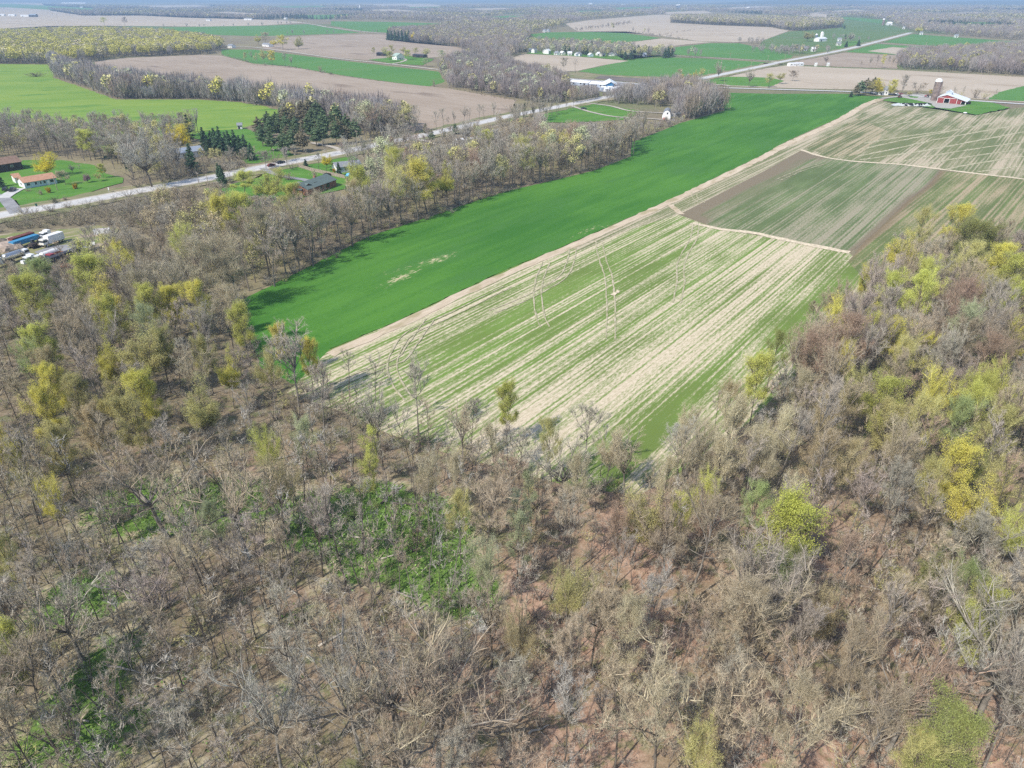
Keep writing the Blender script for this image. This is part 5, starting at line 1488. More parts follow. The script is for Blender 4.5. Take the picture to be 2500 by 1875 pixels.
def scatter(poly, spacing, grid_jit=.8, avoid=()):
    """Jittered points on the ground inside a pixel polygon."""
    w = [at(*p)[:2] for p in poly]
    x0, x1 = min(p[0] for p in w), max(p[0] for p in w)
    y0, y1 = min(p[1] for p in w), max(p[1] for p in w)
    nx, ny = int((x1 - x0) / spacing) + 1, int((y1 - y0) / spacing) + 1
    gx, gy = np.meshgrid(np.arange(nx), np.arange(ny))
    X = x0 + (gx + .5 * (gy % 2) + NR.uniform(-.5, .5, gx.shape) * grid_jit) * spacing
    Y = y0 + (gy + NR.uniform(-.5, .5, gx.shape) * grid_jit) * spacing
    X, Y = X.ravel(), Y.ravel()
    ok = inside(X, Y, w)
    for q in avoid:
        ok &= ~inside(X, Y, [at(*p)[:2] for p in q])
    return list(zip(X[ok], Y[ok]))


def pick(mix):
    """mix: list of (weight, colour, family)."""
    q = R.random() * sum(m[0] for m in mix)
    for m in mix:
        q -= m[0]
        if q <= 0:
            return m
    return mix[-1]


def thin(i):
    """Far trees need fewer twigs."""
    zc = i[1] * CP + CAM_H * SP
    return {'bare': 'nbare', 'leafy': 'nleafy'}.get(i[5], i[5]) if zc > 470 else i[5]


def wood(name, poly, spacing, mix, h, label, cat='wood', wide=1.0, avoid=(), extra=()):
    its = []
    for x, y in scatter(poly, spacing, avoid=avoid):
        m = pick(mix)
        its.append((x, y, R.uniform(*h), wide * R.uniform(.8, 1.25), m[1], m[2]))
    if name == 'hollow_wood':
        its = [(i[0], i[1], min(i[2], max(2.0, height_for(proj(i[0], i[1]), 226 if proj(i[0], i[1])[0] > 1455 else 208))) if proj(i[0], i[1])[0] > 1385 and proj(i[0], i[1])[1] > 212 else i[2], *i[3:]) for i in its]
    its = [(*i[:5], thin(i)) for i in its]
    its += list(extra)
    if its:
        return mass(name, its, label, cat)


def hedge(pxs, spacing, mix, h, wide=1.0, spread=2.0, skip=0.0):
    out = []
    pts = [Vector(at(*p)) for p in pxs]
    for a, b in zip(pts, pts[1:]):
        L = (b - a).length
        for i in range(max(1, int(L / spacing))):
            if R.random() < skip: continue
            p = a.lerp(b, (i + R.random()) / max(1, int(L / spacing)))
            m = pick(mix)
            out.append((p.x + R.gauss(0, spread), p.y + R.gauss(0, spread), R.uniform(*h), wide * R.uniform(.8, 1.3), m[1], m[2]))
    return out


GM = [(4, GREY, 'bare'), (2, PURP, 'bare'), (2, TANC, 'bare'), (1, PALE, 'bare'), (1, BROWN, 'bare'), (1.1, OLI, 'leafy'), (.5, YGR, 'leafy'), (.3, RUST, 'bare')]
GMF = [(4, GREY, 'fbare'), (2.5, PURP, 'fbare'), (2, TANC, 'fbare'), (1, BROWN, 'fbare'), (1.0, OLI, 'fleafy'), (.7, TANL, 'fleafy')]
YMF = [(3, (.46, .42, .18), 'fleafy'), (3, (.41, .37, .19), 'fleafy'), (1.4, TANL, 'fleafy'), (1, GREY, 'fbare'), (.8, OLI, 'fleafy')]

# tree belt between the road and the long green field
BELT = [(1765, 266), (1659, 295), (1616, 313), (1541, 343), (1539, 378), (1448, 411), (1367, 430), (1240, 460), (1062, 519), (904, 568), (723, 658), (598, 722), (540, 700), (470, 640), (400, 600), (335, 570), (300, 540), (420, 505), (520, 520),
        (590, 530), (640, 525), (720, 505), (850, 490), (880, 450), (930, 415), (1000, 388), (1100, 372), (1190, 345), (1300, 312), (1400, 306), (1500, 303), (1600, 302), (1660, 282)]
belt_pts = scatter(BELT, 6.0)
its = []
for x, y in belt_pts:
    if not clear_of(x, y, 1.6): continue
    b = proj(x, y)
    m = pick([(4, GREY, 'bare'), (2, PURP, 'bare'), (1.6, TANC, 'bare'), (1.6, PALE, 'bare'), (1.2, BROWN, 'bare'), (.5, OLI, 'leafy'), (.2, YGR, 'leafy'), (.5, RUST, 'bare'), (.4, PGR, 'leafy')] if b[0] > 700 else
             [(3, GREY, 'bare'), (3, BROWN, 'bare'), (2, TANC, 'bare'), (1, PURP, 'bare'), (1, OLI, 'leafy'), (.7, ORT, 'leafy')])
    its.append((x, y, cap(x, y, R.uniform(10, 19) if b[1] > 330 else R.uniform(9, 15)), R.uniform(.85, 1.25), m[1], m[2]))
# tall front row along the green field
its += [i for i in hedge([(1765, 268), (1659, 297), (1616, 315), (1541, 345), (1539, 380), (1448, 413), (1367, 432), (1240, 462), (1062, 521), (904, 570), (723, 660), (600, 722)], 4.6, [(4, GREY, 'bare'), (2, BROWN, 'bare'), (2, PURP, 'bare'), (1.5, TANC, 'bare'), (.6, OLI, 'leafy')], (14, 21), 1.05, 1.8) if clear_of(i[0], i[1], .4)]
its = [(i[0], i[1], min(i[2], R.uniform(3, 6)) if 1575 < proj(i[0], i[1])[0] < 1672 and proj(i[0], i[1])[1] > 290 else i[2], *i[3:]) for i in its]
its += hedge([(1659, 298), (1541, 346), (1448, 415), (1240, 464), (1062, 523), (904, 573), (723, 663), (600, 726)], 2.6, [(2, BROWN, 'brush'), (1, GREY, 'brush'), (1, OLI, 'brush')], (1.2, 3.6), 1.2, 1.5)
for x, y in scatter(BELT, 4.2):
    its.append((x, y, min(cap(x, y, 9), R.uniform(1.2, 3.6)), R.uniform(1.0, 1.6), R.choice([BROWN, GREY, TANC, OLI, (.30, .27, .16)]), 'brush'))
its = [(*i[:5], thin(i)) for i in its]
mass('tree_belt', its, 'belt of mostly bare trees between the country road and the green field', 'wood')
wood('junction_wood', [(1480, 252), (1510, 240), (1560, 228), (1640, 218), (1715, 222), (1735, 240), (1766, 264), (1700, 285), (1662, 286), (1640, 264), (1560, 258)], 7.4, [(4, GREY, 'bare'), (3, TANC, 'bare'), (2, PURP, 'bare'), (1, PALE, 'bare'), (.4, OLI, 'leafy')], (6, 17), 'small grey wood in the corner of road and green field', wide=1.1)
# brush along the road and around the yard
its = hedge([(20, 536), (150, 515), (300, 490), (420, 466)], 3.0, [(3, BROWN, 'brush'), (2, GREY, 'brush'), (1, OLI, 'brush')], (2, 4.5), 1.2, 3.0)
for x, y in scatter([(-150, 600), (-100, 560), (20, 540), (150, 520), (300, 492), (420, 470), (520, 480), (590, 520), (520, 545), (420, 548), (300, 556), (240, 546), (120, 560), (0, 570)], 3.6):
    its.append((x, y, min(cap(x, y, 9), R.uniform(2.0, 4.5)), R.uniform(1.0, 1.6), R.choice([BROWN, GREY, (.26, .23, .15), TANC, (.22, .22, .12)]), 'brush'))
for x, y in scatter([(-150, 560), (0, 545), (240, 510), (420, 475), (560, 530), (420, 545), (240, 545), (0, 565)], 13):
    its.append((x, y, cap(x, y, R.uniform(6, 11)), R.uniform(.8, 1.1), R.choice([BROWN, GREY, PURP]), 'bare'))
mass('roadside_brush', its, 'brown brush and saplings between the road and the vehicle yard', 'brush')
wood('yard_wood', [(200, 648), (300, 600), (340, 575), (470, 645), (580, 715), (430, 690), (300, 700), (210, 690)], 8, GM, (9, 14), 'bare trees along the lower side of the vehicle yard', avoid=())
# grey wood behind the ranch house and around the yards
wood('grey_wood', [(-250, 395), (-250, 330), (0, 322), (100, 330), (220, 340), (290, 332), (400, 335), (500, 318), (470, 345), (430, 372), (415, 395), (460, 412), (440, 440), (330, 452), (320, 428), (270, 410), (235, 396), (150, 388), (60, 386), (0, 392)], 5.6,
     [(4, GREY, 'bare'), (2, PURP, 'bare'), (2, PALE, 'bare'), (1.5, BROWN, 'bare'), (.6, OLI, 'leafy'), (.4, (.06, .09, .05), 'con')], (8, 18), 'grey wood behind the tan roofed ranch house')
wood('house_trees', [(310, 440), (330, 425), (410, 398), (425, 402), (500, 392), (560, 392), (625, 388), (640, 398), (600, 408), (520, 424), (440, 440), (340, 452)], 5.0, [(3, GREY, 'bare'), (2, BROWN, 'brush'), (1.5, BROWN, 'bare'), (1, TANC, 'bare'), (.7, (.08, .12, .07), 'con'), (.6, OLI, 'leafy')], (3, 8.5), 'low trees and shrubs around the half hidden white house', cat='trees')
wood('garden_trees', [(640, 402), (700, 392), (780, 380), (850, 366), (880, 362), (870, 374), (790, 386), (700, 402), (650, 412)], 7, [(3, GREY, 'bare'), (1, PALE, 'bare'), (1, BROWN, 'brush')], (4, 9), 'small grey trees on the far verge of the road before the pines', cat='trees')
wood('road_thicket', [(310, 455), (340, 448), (450, 432), (520, 420), (560, 408), (610, 400), (600, 412), (500, 432), (400, 450), (330, 465)], 4.5, [(2, BROWN, 'brush'), (2, GREY, 'brush'), (1, GREY, 'bare')], (3, 7), 'brown thicket along the far side of the road', cat='brush')
wood('field_wood', [(131, 162), (160, 174), (240, 197), (333, 216), (450, 226), (560, 240), (640, 251), (720, 262), (800, 275), (880, 287), (960, 302), (1010, 318), (1040, 323), (1000, 330), (960, 338), (880, 346), (862, 325), (790, 295), (700, 296), (684, 268), (579, 250), (477, 243), (283, 243), (190, 208), (135, 188)], 5.6,
     [(4, GREY, 'bare'), (3, PURP, 'bare'), (1.6, PALE, 'bare'), (1, TANC, 'bare'), (1, OLI, 'leafy'), (.6, PGR, 'leafy'), (.3, YEL, 'leafy'), (.4, RUST, 'bare')], (9, 21), 'grey tree belt between the hay field and the ploughed field', wide=1.1)
wood('hollow_wood', [(1086, 197), (1076, 174), (1110, 152), (1180, 140), (1240, 150), (1250, 176), (1320, 190), (1390, 214), (1470, 229), (1500, 234), (1400, 252), (1300, 254), (1262, 243), (1150, 224), (1094, 212)], 6.0,
     [(4, GREY, 'bare'), (3, PURP, 'bare'), (2, BROWN, 'bare'), (.5, OLI, 'leafy'), (.3, RUST, 'bare'), (1, PGR, 'leafy')], (6, 18), 'grey wood beside the store with the blue front')
its = hedge([(1260, 246), (1200, 237), (1094, 214)], 6, [(1, BROWN, 'brush')], (1.5, 3), 1, 1)
its += hedge([(880, 347), (1040, 323), (1180, 292), (1260, 274)], 7, [(3, GREY, 'bare'), (1, BROWN, 'brush'), (1, PURP, 'bare')], (5, 13), 1, 2, .2)
its += hedge([(1205, 335), (1335, 285), (1420, 262)], 8, [(3, GREY, 'bare'), (1, BROWN, 'bare')], (9, 16), .9, 3, .2)
its += hedge([(1250, 320), (1310, 300), (1345, 280)], 5, [(3, GREY, 'bare'), (1, (.1, .11, .06), 'bare')], (12, 17), .8, 3, .1)
its += hedge([(560, 452), (640, 428), (720, 408)], 7, [(2, GREY, 'bare'), (1, BROWN, 'brush')], (4, 9), 1, 2, .3)
its += hedge([(880, 440), (900, 412), (960, 388), (1010, 372)], 5, [(2, GREY, 'bare'), (1, PALE, 'bare')], (10, 18), 1, 4)
mass('roadside_trees', its, 'thin line of bare trees and scrub along the country road', 'tree line')

# wooded country up to the horizon
YW = [(-300, 92), (0, 90), (120, 84), (240, 81), (390, 87), (500, 100), (545, 112), (540, 122), (500, 134), (492, 133), (298, 141), (230, 150), (133, 158), (-300, 156)]
wood('yellow_wood', YW, 10.5, [(6, (.53, .49, .12), 'yleafy'), (2.5, (.46, .43, .13), 'yleafy'), (1, TANL, 'nleafy'), (1.4, GREY, 'nbare'), (.8, OLI, 'nleafy')], (14, 19), 'wood of yellow leafing trees beyond the hay field', wide=1.3)
wood('far_tree_line', [(1640, 46), (1760, 48), (1930, 54), (2050, 58), (2056, 67), (1960, 76), (1926, 75), (1880, 66), (1750, 62), (1637, 55)], 10, [(4, TANL, 'nleafy'), (3, (.47, .44, .17), 'nleafy'), (2, GREY, 'nbare')], (17, 23), 'straight-edged far wood of straw-yellow trees')
wood('right_wood', [(2190, 148), (2230, 138), (2300, 136), (2400, 128), (2500, 124), (2800, 128), (2800, 203), (2500, 186), (2380, 178), (2290, 172), (2188, 168)], 8.5, [(4, GREY, 'nbare'), (3, PURP, 'nbare'), (1.4, BROWN, 'nbare'), (1.0, (.50, .46, .14), 'nleafy'), (.6, OLI, 'nleafy')], (13, 18), 'grey and yellow wood at the right beyond the barn', wide=1.05)
wood('village_trees', [(1240, 128), (1290, 110), (1335, 108), (1400, 112), (1480, 116), (1535, 122), (1560, 128), (1640, 130), (1650, 139), (1600, 139.5), (1535, 141), (1480, 140), (1380, 134.5), (1300, 130), (1275, 131)], 11.5, [(2.5, OLI, 'leafy'), (1.5, TANL, 'leafy'), (2.5, GREY, 'bare'), (1, PGR, 'leafy'), (.6, PURP, 'bare')], (10, 16), 'garden trees around the village houses', cat='trees')
wood('mid_wood', [(947, 82), (1040, 76), (1110, 70), (1200, 72), (1292, 76), (1290, 84), (1292, 98), (1270, 118), (1246, 134), (1200, 142), (1145, 128), (1112, 113), (1019, 105), (1000, 100)], 10, [(m[0], m[1], 'n' + m[2][1:]) for m in GMF] + [(.6, (.46, .42, .14), 'nleafy')], (13, 18), 'grey wood between the tan field and the village')
its = hedge([(390, 66), (500, 66), (640, 64), (740, 57)], 22, [(2, GREY, 'fbare'), (1, PURP, 'fbare')], (6, 13), .9, 5, .45)
its += hedge([(640, 88), (760, 84), (880, 80), (940, 80)], 14, [(2, GREY, 'fbare'), (1, PALE, 'fbare')], (6, 12), .8, 5, .4)
its += hedge([(1404, 77), (1480, 67), (1536, 58)], 10, [(2, GREY, 'fbare'), (2, BROWN, 'fbare'), (.6, OLI, 'fleafy')], (6, 13), .9, 4, .1)
its += hedge([(1529, 77), (1616, 90), (1690, 100)], 9, [(2, BROWN, 'fbare'), (2, GREY, 'fbare')], (3, 7), 1, 3, .2)
its += hedge([(1616, 86), (1700, 72), (1740, 68)], 9, [(2, BROWN, 'fbare')], (2, 4), 1, 3, .2)
its += [(*at(1496, 77)[:2], 19, .8, OLI, 'fleafy'), (*at(1545, 79)[:2], 13, .8, GREY, 'fbare'), (*at(1573, 83)[:2], 14, .8, OLI, 'fleafy'), (*at(1582, 84)[:2], 16, .6, PURP, 'fbare')]
its += hedge([(1804, 106), (1850, 108)], 6, [(2, GREY, 'fbare'), (1, PURP, 'fbare')], (9, 14), 1.1, 8)
its += hedge([(1853, 126), (1930, 133), (1990, 126)], 4.5, [(3, GREY, 'fbare'), (2, PURP, 'fbare'), (.5, OLI, 'fleafy')], (9, 14), 1, 12)
its += hedge([(1660, 139), (1680, 140), (1720, 141)], 8, [(1, GREY, 'fbare'), (1, PGR, 'fleafy')], (10, 16), .7, 4, .2)
its += hedge([(2020, 90), (2060, 98), (2120, 100)], 12, [(2, GREY, 'fbare'), (1, BROWN, 'fbare'), (1, OLI, 'fleafy')], (8, 13), 1, 12, .2)
its += hedge([(541, 134), (620, 157), (700, 163), (837, 186)], 12, [(2, BROWN, 'brush'), (1, GREY, 'brush')], (1.5, 4), 1.2, 2, .3)
its += hedge([(600, 150), (640, 156), (670, 158)], 7, [(2, GREY, 'bare'), (1, OLI, 'leafy')], (8, 14), .9, 5)
its += hedge([(2010, 220), (2091, 222)], 5, [(1, BROWN, 'brush')], (1.5, 3), 1, 2)
its += hedge([(2290, 226), (2370, 240), (2430, 243)], 4.5, [(2, GREY, 'bare'), (1, BROWN, 'brush'), (1, OLI, 'brush')], (4, 9), 1, 4)
its += hedge([(2190, 228), (2240, 229), (2270, 230)], 6, [(2, GREY, 'bare'), (1, BROWN, 'brush')], (4, 9), 1, 4)
its += hedge([(124, 38), (220, 39), (300, 38)], 18, [(2, GREY, 'fbare'), (1, PURP, 'fbare')], (7, 15), .8, 10, .3)
its += hedge([(2188, 169), (2300, 175), (2500, 189)], 5, [(1, BROWN, 'brush')], (1.5, 3.5), 1.3, 2)
mass('hedgerows', its, 'straggling hedgerow trees and scrub along the field borders', 'hedgerow')

# the endless far woods: rows get wider apart with distance, front rows hide those behind
skip_polys = [[at(*q)[:2] for q in p[1]] for p in FIELDS if min(q[1] for q in p[1]) < 150]
skip_polys += [[at(*q)[:2] for q in p] for p in (YW, [(-900, 74), (230, 62), (390, 64), (690, 47), (950, 50), (1110, 57), (1060, 74), (945, 84), (1020, 104), (1145, 124), (1200, 146), (1246, 142), (1275, 128), (1292, 84), (1411, 58), (1640, 33), (1740, 29),
                                                      (2057, 46), (2160, 50), (2224, 78), (2500, 100), (2900, 118), (3200, 900), (-900, 900)])]
its, zc = [], 760.0
while zc < 6800:
    step = max(9.0, zc * .016)
    y = (zc - CAM_H * SP) / CP
    dx = max(8.0, zc * .0042)
    half = .79 * zc
    xs = np.arange(-half, half, dx) + NR.uniform(-.4, .4, int(math.ceil(2 * half / dx))) * dx
    ys = y + NR.uniform(-.5, .5, len(xs)) * step
    ok = np.ones(len(xs), bool)
    for p in skip_polys:
        ok &= ~inside(xs, ys, p)
    # broad patches of yellow, conifer and open ground
    n1 = np.sin(xs / 310 + 1.3) + np.sin(ys / 270 + xs / 700) + np.sin(xs / 137 - ys / 410)
    n2 = np.sin(xs / 520 - 2 + ys / 900) + np.sin(ys / 610 + 1) + .6 * np.sin(xs / 190 + ys / 150)
    big = max(1.0, zc * .0042 / 8.5)
    for x, yy, o, a, b in zip(xs, ys, ok, n1, n2):
        if not o: continue
        if zc > 1500 and b > 1.75: continue
        m = pick(YMF if a > .9 else GMF)
        if a < -2.05: m = (1, (.07, .10, .075), 'con')
        fam = m[2] if zc > 1700 or m[2][0] != 'f' else 'n' + m[2][1:]
        its.append((x, yy, R.uniform(13, 18), big * R.uniform(.95, 1.35), m[1], fam))
    zc += step
mass('far_woods', its, 'far woods of grey and straw-yellow trees fading towards the horizon', 'woodland')

# ------------------------------------------------------------------ undergrowth of the near wood
wetness = blobs(0.0, MARSH)
its = []
for x, y in scatter([(-120, 2050), (-120, 660)] + FG[3:-3] + [(2640, 600), (2640, 2050)], 2.15):
    px, py = proj(x, y)
    if R.random() < (.36 if px < 1150 else .45) or (px < 1250 and wetness(np.array([x]), np.array([y]))[0] > .3 and R.random() < .45): continue
    col = R.choice([GREY, BROWN, TANC, GREY, PURP, OLI, RUST] if px > 1000 else [GREY, BROWN, GREY, PALE, OLI, (.2, .22, .1)])
    its.append((x, y, R.choice([R.uniform(1.0, 2.4), R.uniform(1.2, 3.6)]), R.uniform(.8, 1.4), col, 'brush'))
mass('undergrowth', its, 'brushwood and saplings on the floor of the near wood', 'undergrowth')
# thin poles of young trees among the marsh and at bottom left
TPL['pole'] = [(joined(grow(1600 + i, h=12, cr=1.7, clear=.45, r0=.075, n1=7, n2=4, n3=3, n4=2, twig_w=.05, lod=1, lean=.09, e0=35, e1=82)), 12.0) for i in range(5)]
its = []
for x, y in scatter([(-120, 2050), (-120, 1150), (250, 1180), (700, 1160), (1150, 1180), (1700, 1150), (2000, 1000), (2640, 1000), (2640, 2050)], 3.7):
    px, py = proj(x, y)
    if R.random() < (.18 if px < 1150 else .5): continue
    its.append((x, y, R.uniform(5, 16) if px < 1150 else R.uniform(5, 13), R.uniform(.8, 1.3), R.choice([GREY, PALE, GREY, TANC, PURP]), 'pole'))
for poly, sp, hh, keep in (([(-120, 800), (-120, 700), (200, 680), (450, 660), (592, 740), (640, 860), (560, 960), (380, 1000), (100, 1100), (-120, 1200)], 6.4, (9, 15), .85),
                           ([(1900, 960), (1960, 880), (2130, 700), (2260, 620), (2420, 606), (2640, 600), (2640, 1150), (2200, 1150), (1800, 1100)], 6.6, (9, 15), .8),
                           ([(700, 950), (950, 1050), (1400, 1175), (1640, 1150), (1800, 1100), (2640, 1150), (2640, 2050), (1200, 2050), (1200, 1250), (700, 1100)], 6.6, (6, 13), .38)):
    for x, y in scatter(poly, sp):
        if R.random() > keep or not clear_of(x, y, .5): continue
        h_ = fgcap(x, y, R.uniform(*hh))
        if h_ < 3: continue
        its.append((x, y, h_, R.uniform(.75, 1.15), R.choice([GREY, BROWN, TANC, GREY, PURP, TANC]), 'bare'))
mass('saplings', its, 'thin young bare trees standing among the big ones in the near wood', 'saplings')
# dead sticks and branches lying about
rg = np.random.default_rng(78)
XY = np.array(scatter([(-120, 2050), (-120, 660)] + FG[3:-3] + [(2640, 600), (2640, 2050)], 1.55))
TT = Tri()
a = np.concatenate([XY, rg.uniform(.03, .25, (len(XY), 1))], 1)
th = rg.uniform(0, 6.28, len(a)); ln = rg.uniform(.5, 3.2, len(a)) ** 1.15
TT.spikes(a, a + np.stack([np.cos(th) * ln, np.sin(th) * ln, rg.uniform(-.05, .5, len(a))], 1), rg.uniform(.05, .13, len(a)), 0, rg)
v, t, m = TT.arrays()
c = np.repeat(np.array([(.44, .38, .30), (.24, .19, .15), (.34, .29, .22)])[rg.integers(0, 3, len(v) // 3)], 3, 0)
tag(link('deadfall', mesh_np('deadfall', v, t, [M['mass']], colors=c)), 'dead sticks and branches strewn over the leaf litter', 'dead branches', kind='stuff')
# green marsh plants
rg = np.random.default_rng(77)
TT = Tri()
dens = blobs(0.0, MARSH)
XY = np.array(scatter([(-120, 1950), (-60, 1430), (230, 1160), (640, 1160), (1200, 1220), (1240, 1560), (900, 1950)], .42))
d = dens(XY[:, 0], XY[:, 1]) + .28 * np.sin(XY[:, 0] / 1.9) * np.sin(XY[:, 1] / 2.3 + XY[:, 0] / 7)
XY = XY[d > rg.uniform(.50, 2.1, len(d))]
P = np.concatenate([XY, rg.uniform(.05, .55, (len(XY), 1))], 1)
TT.leaves(P, np.full(len(P), .36), 0, rg, up=1.1)
TT.leaves(P + rg.normal(size=P.shape) * .2 + np.array([0, 0, .12]), np.full(len(P), .32), 0, rg, up=.7)
v, t, m = TT.arrays()
c = np.repeat(np.array([(.175, .285, .07)]) * rg.uniform(.55, 1.5, (len(v) // 4, 1)), 4, 0)
tag(link('marsh_plants', mesh_np('marsh_plants', v, t, [M['mass']], colors=c)), 'bright green broad-leaved marsh plants in the wet hollow', 'plants', kind='stuff')
# bleached reeds between them
XY = np.array(scatter([(230, 1170), (640, 1170), (1180, 1230), (1180, 1440), (700, 1360), (330, 1340)], .7))
d = dens(XY[:, 0], XY[:, 1])
XY = XY[(d > .15) & (d < .9) & (rg.uniform(0, 1, len(d)) < .85)]
TT = Tri()
for k in range(4):
    a = np.concatenate([XY + rg.normal(size=XY.shape) * .2, np.zeros((len(XY), 1))], 1)
    TT.spikes(a, a + rg.normal(size=a.shape) * np.array([.5, .5, .15]) + np.array([0, 0, .7]), np.full(len(a), .07), 0, rg)
v, t, m = TT.arrays()
c = np.repeat(np.array([(.60, .52, .37)]) * rg.uniform(.7, 1.2, (len(v) // 3, 1)), 3, 0)
tag(link('reeds', mesh_np('reeds', v, t, [M['mass']], colors=c)), 'bleached dead reeds around the green marsh plants', 'reeds', kind='stuff')

# ------------------------------------------------------------------ buildings
ORD = ['first', 'second', 'third', 'fourth', 'fifth', 'sixth', 'seventh', 'eighth', 'ninth', 'tenth', 'eleventh', 'twelfth', 'thirteenth', 'fourteenth', 'fifteenth', 'sixteenth', 'seventeenth', 'eighteenth', 'nineteenth', 'twentieth']
def building(name, label, feet, depth_m, wh, rh, wall, roof, cat='house', wins=(), door=None, chimney=False, group=None, over=.45, trim=None, gable_mat=None, right_mat=None):
    """Gabled building whose front wall stands between the two ground pixels of feet and runs back by depth_m. wins: (side, position 0..1, width, height, sill)."""
    a, b = Vector(at(*feet[0])), Vector(at(*feet[1]))
    L, rot = (b - a).length, math.atan2(b.y - a.y, b.x - a.x)
    nrm = Vector((-math.sin(rot), math.cos(rot), 0))
    c = (a + b) / 2 + nrm * depth_m / 2
    root = empty(name, (c.x, c.y, 0.3), rot, label, cat, group)
    x, y = L / 2, depth_m / 2
    m = MB()
    m.add([(-x, -y, -.4), (x, -y, -.4), (x, y, -.4), (-x, y, -.4), (-x, -y, wh), (x, -y, wh), (x, y, wh), (-x, y, wh), (-x, 0, wh + rh), (x, 0, wh + rh)],
          [(0, 1, 5, 4), (2, 3, 7, 6)])
    m.add([(-x, -y, -.4), (-x, -y, wh), (-x, 0, wh + rh), (-x, y, wh), (-x, y, -.4)], [(0, 1, 2, 3, 4)], 1 if gable_mat else 0)
    m.add([(x, -y, -.4), (x, y, -.4), (x, y, wh), (x, 0, wh + rh), (x, -y, wh)], [(0, 1, 2, 3, 4)], 2 if right_mat else 0)
    m.build('wall', [wall, gable_mat or wall, right_mat or wall], root)
    r = MB()
    k = rh / y
    ox, oy, t = x + over, y + over, .16
    for s in (-1, 1):
        e = wh - over * k + .05
        p = [(-ox, s * oy, e), (ox, s * oy, e), (ox, 0, wh + rh + .05), (-ox, 0, wh + rh + .05)]
        p += [(q[0], q[1], q[2] + t) for q in p]
        f = [(0, 1, 2, 3), (7, 6, 5, 4), (0, 4, 5, 1), (3, 2, 6, 7), (0, 3, 7, 4), (1, 5, 6, 2)]
        r.add(p, f if s < 0 else [q[::-1] for q in f])
    ro = r.build('roof', roof, root)
    if chimney:
        ch = MB(); ch.box((x * .25, y * .15, wh + rh - 1.0), (.8, .8, 1.9)); ch.build('chimney', M['brick'], ro)
    for side, u, w, h, sill in wins:
        fr, pn = MB(), MB()
        if side in 'fb':
            s = -1 if side == 'f' else 1
            cx = -x + 2 * x * u
            fr.box((cx, s * (y + .03), sill), (w + .24, .06, h + .24)); pn.box((cx, s * (y + .065), sill + .12), (w, .03, h))
        else:
            s = -1 if side == 'l' else 1
            cy = -y + 2 * y * u
            fr.box((s * (x + .03), cy, sill), (.06, w + .24, h + .24)); pn.box((s * (x + .065), cy, sill + .12), (.03, w, h))
        f_ = fr.build('window', trim or M['white'], root)
        pn.build('pane', M['glass'], f_)
    if door:
        side, u, w, h, dm = door
        d = MB()
        if side in 'fb':
            s = -1 if side == 'f' else 1
            d.box((-x + 2 * x * u, s * (y + .04), -.2), (w, .08, h + .2))
        else:
            s = -1 if side == 'l' else 1
            d.box((s * (x + .04), -y + 2 * y * u, -.2), (.08, w, h + .2))
        d.build('door', dm, root)
    return root


HW = [('f', .12, 1.5, 1.1, 1.0), ('f', .35, 1.0, 1.2, .9), ('f', .62, 1.0, 1.2, .9), ('f', .85, 1.6, 1.2, .9)]
ranch = building('ranch_house', 'long ranch house with tan roof and pale blue walls beside the golden yellow tree', ((63, 462), (141, 449)), 8.5, 2.7, 1.7, M['blue_siding'], M['tan_roof'], wins=HW + [('f', .5, .6, 1.3, .8), ('l', .5, 1.2, 1.0, 1.0)],
                 door=('f', .74, 1.0, 2.1, M['white']), gable_mat=M['white'])
building('garage', 'small garage with a tan roof behind the ranch house', ((40, 449), (54, 447)), 6.5, 2.6, 1.3, M['white'], M['tan_roof'], 'garage', door=('l', .5, 3.2, 2.2, M['white']), wins=[('f', .5, .9, .9, 1.1)])
building('pole_barn', 'long dark brown barn at the left edge behind the ranch house', ((-70, 434), (58, 414)), 13, 3.8, 2.2, M['brown_wall'], M['brown_roof'], 'barn', door=('f', .3, 3.2, 3.2, M['dark']), wins=[('f', .8, 1.2, .8, 1.8)])
building('house', 'half hidden white house with a blue-grey roof behind dark spruces', ((425, 391), (498, 381)), 8, 3.0, 1.9, M['cream'], M['slate_roof'], wins=HW, door=('f', .5, 1.0, 2.1, M['glass']), chimney=True)
brick = building('brick_house', 'red brick house with a dark green-grey roof on the green lawn', ((753, 480), (822, 455)), 10.5, 2.9, 2.1, M['brick'], M['green_roof'], wins=[('f', .2, 1.6, 1.3, .9), ('f', .45, 1.2, 1.2, .9), ('f', .7, 2.0, 1.4, .8), ('l', .5, 1.2, 1.1, .9)],
                 door=('f', .58, 1.1, 2.1, M['wood']), chimney=True, trim=M['dark_roof'])
sk = MB()
for dx in (-2.2, -.9):
    sk.box((dx, -2.6, 3.98), (.75, 1.0, .16))
sk.build('skylight', M['glass'], [c for c in brick.children if c.name.startswith('roof')][0])
building('garage', 'brick garage with a grey-green roof beside the brick house', ((716, 474), (738, 479)), 8.0, 2.6, 2.0, M['brick'], M['green_roof'], 'garage', door=('r', .5, 4.5, 2.3, M['dark']), wins=[('f', .5, 1.0, 1.0, 1.0)], trim=M['dark_roof'])
building('house', 'grey-blue single-storey house behind the wooden fence', ((824, 424), (884, 417)), 8.5, 2.8, 1.7, M['greyblue_siding'], M['grey_roof'], wins=HW + [('l', .5, 1.1, 1.0, 1.0)], door=('f', .48, 1.0, 2.1, M['white']), gable_mat=M['white'])
building('shed', 'small white garden shed on the green lawn above the pines', ((581, 316), (592, 315.5)), 4.5, 2.4, 1.2, M['white'], M['grey_roof'], 'shed', door=('f', .3, 1.2, 1.9, M['dark']), wins=[('f', .75, .7, .7, 1.1)])
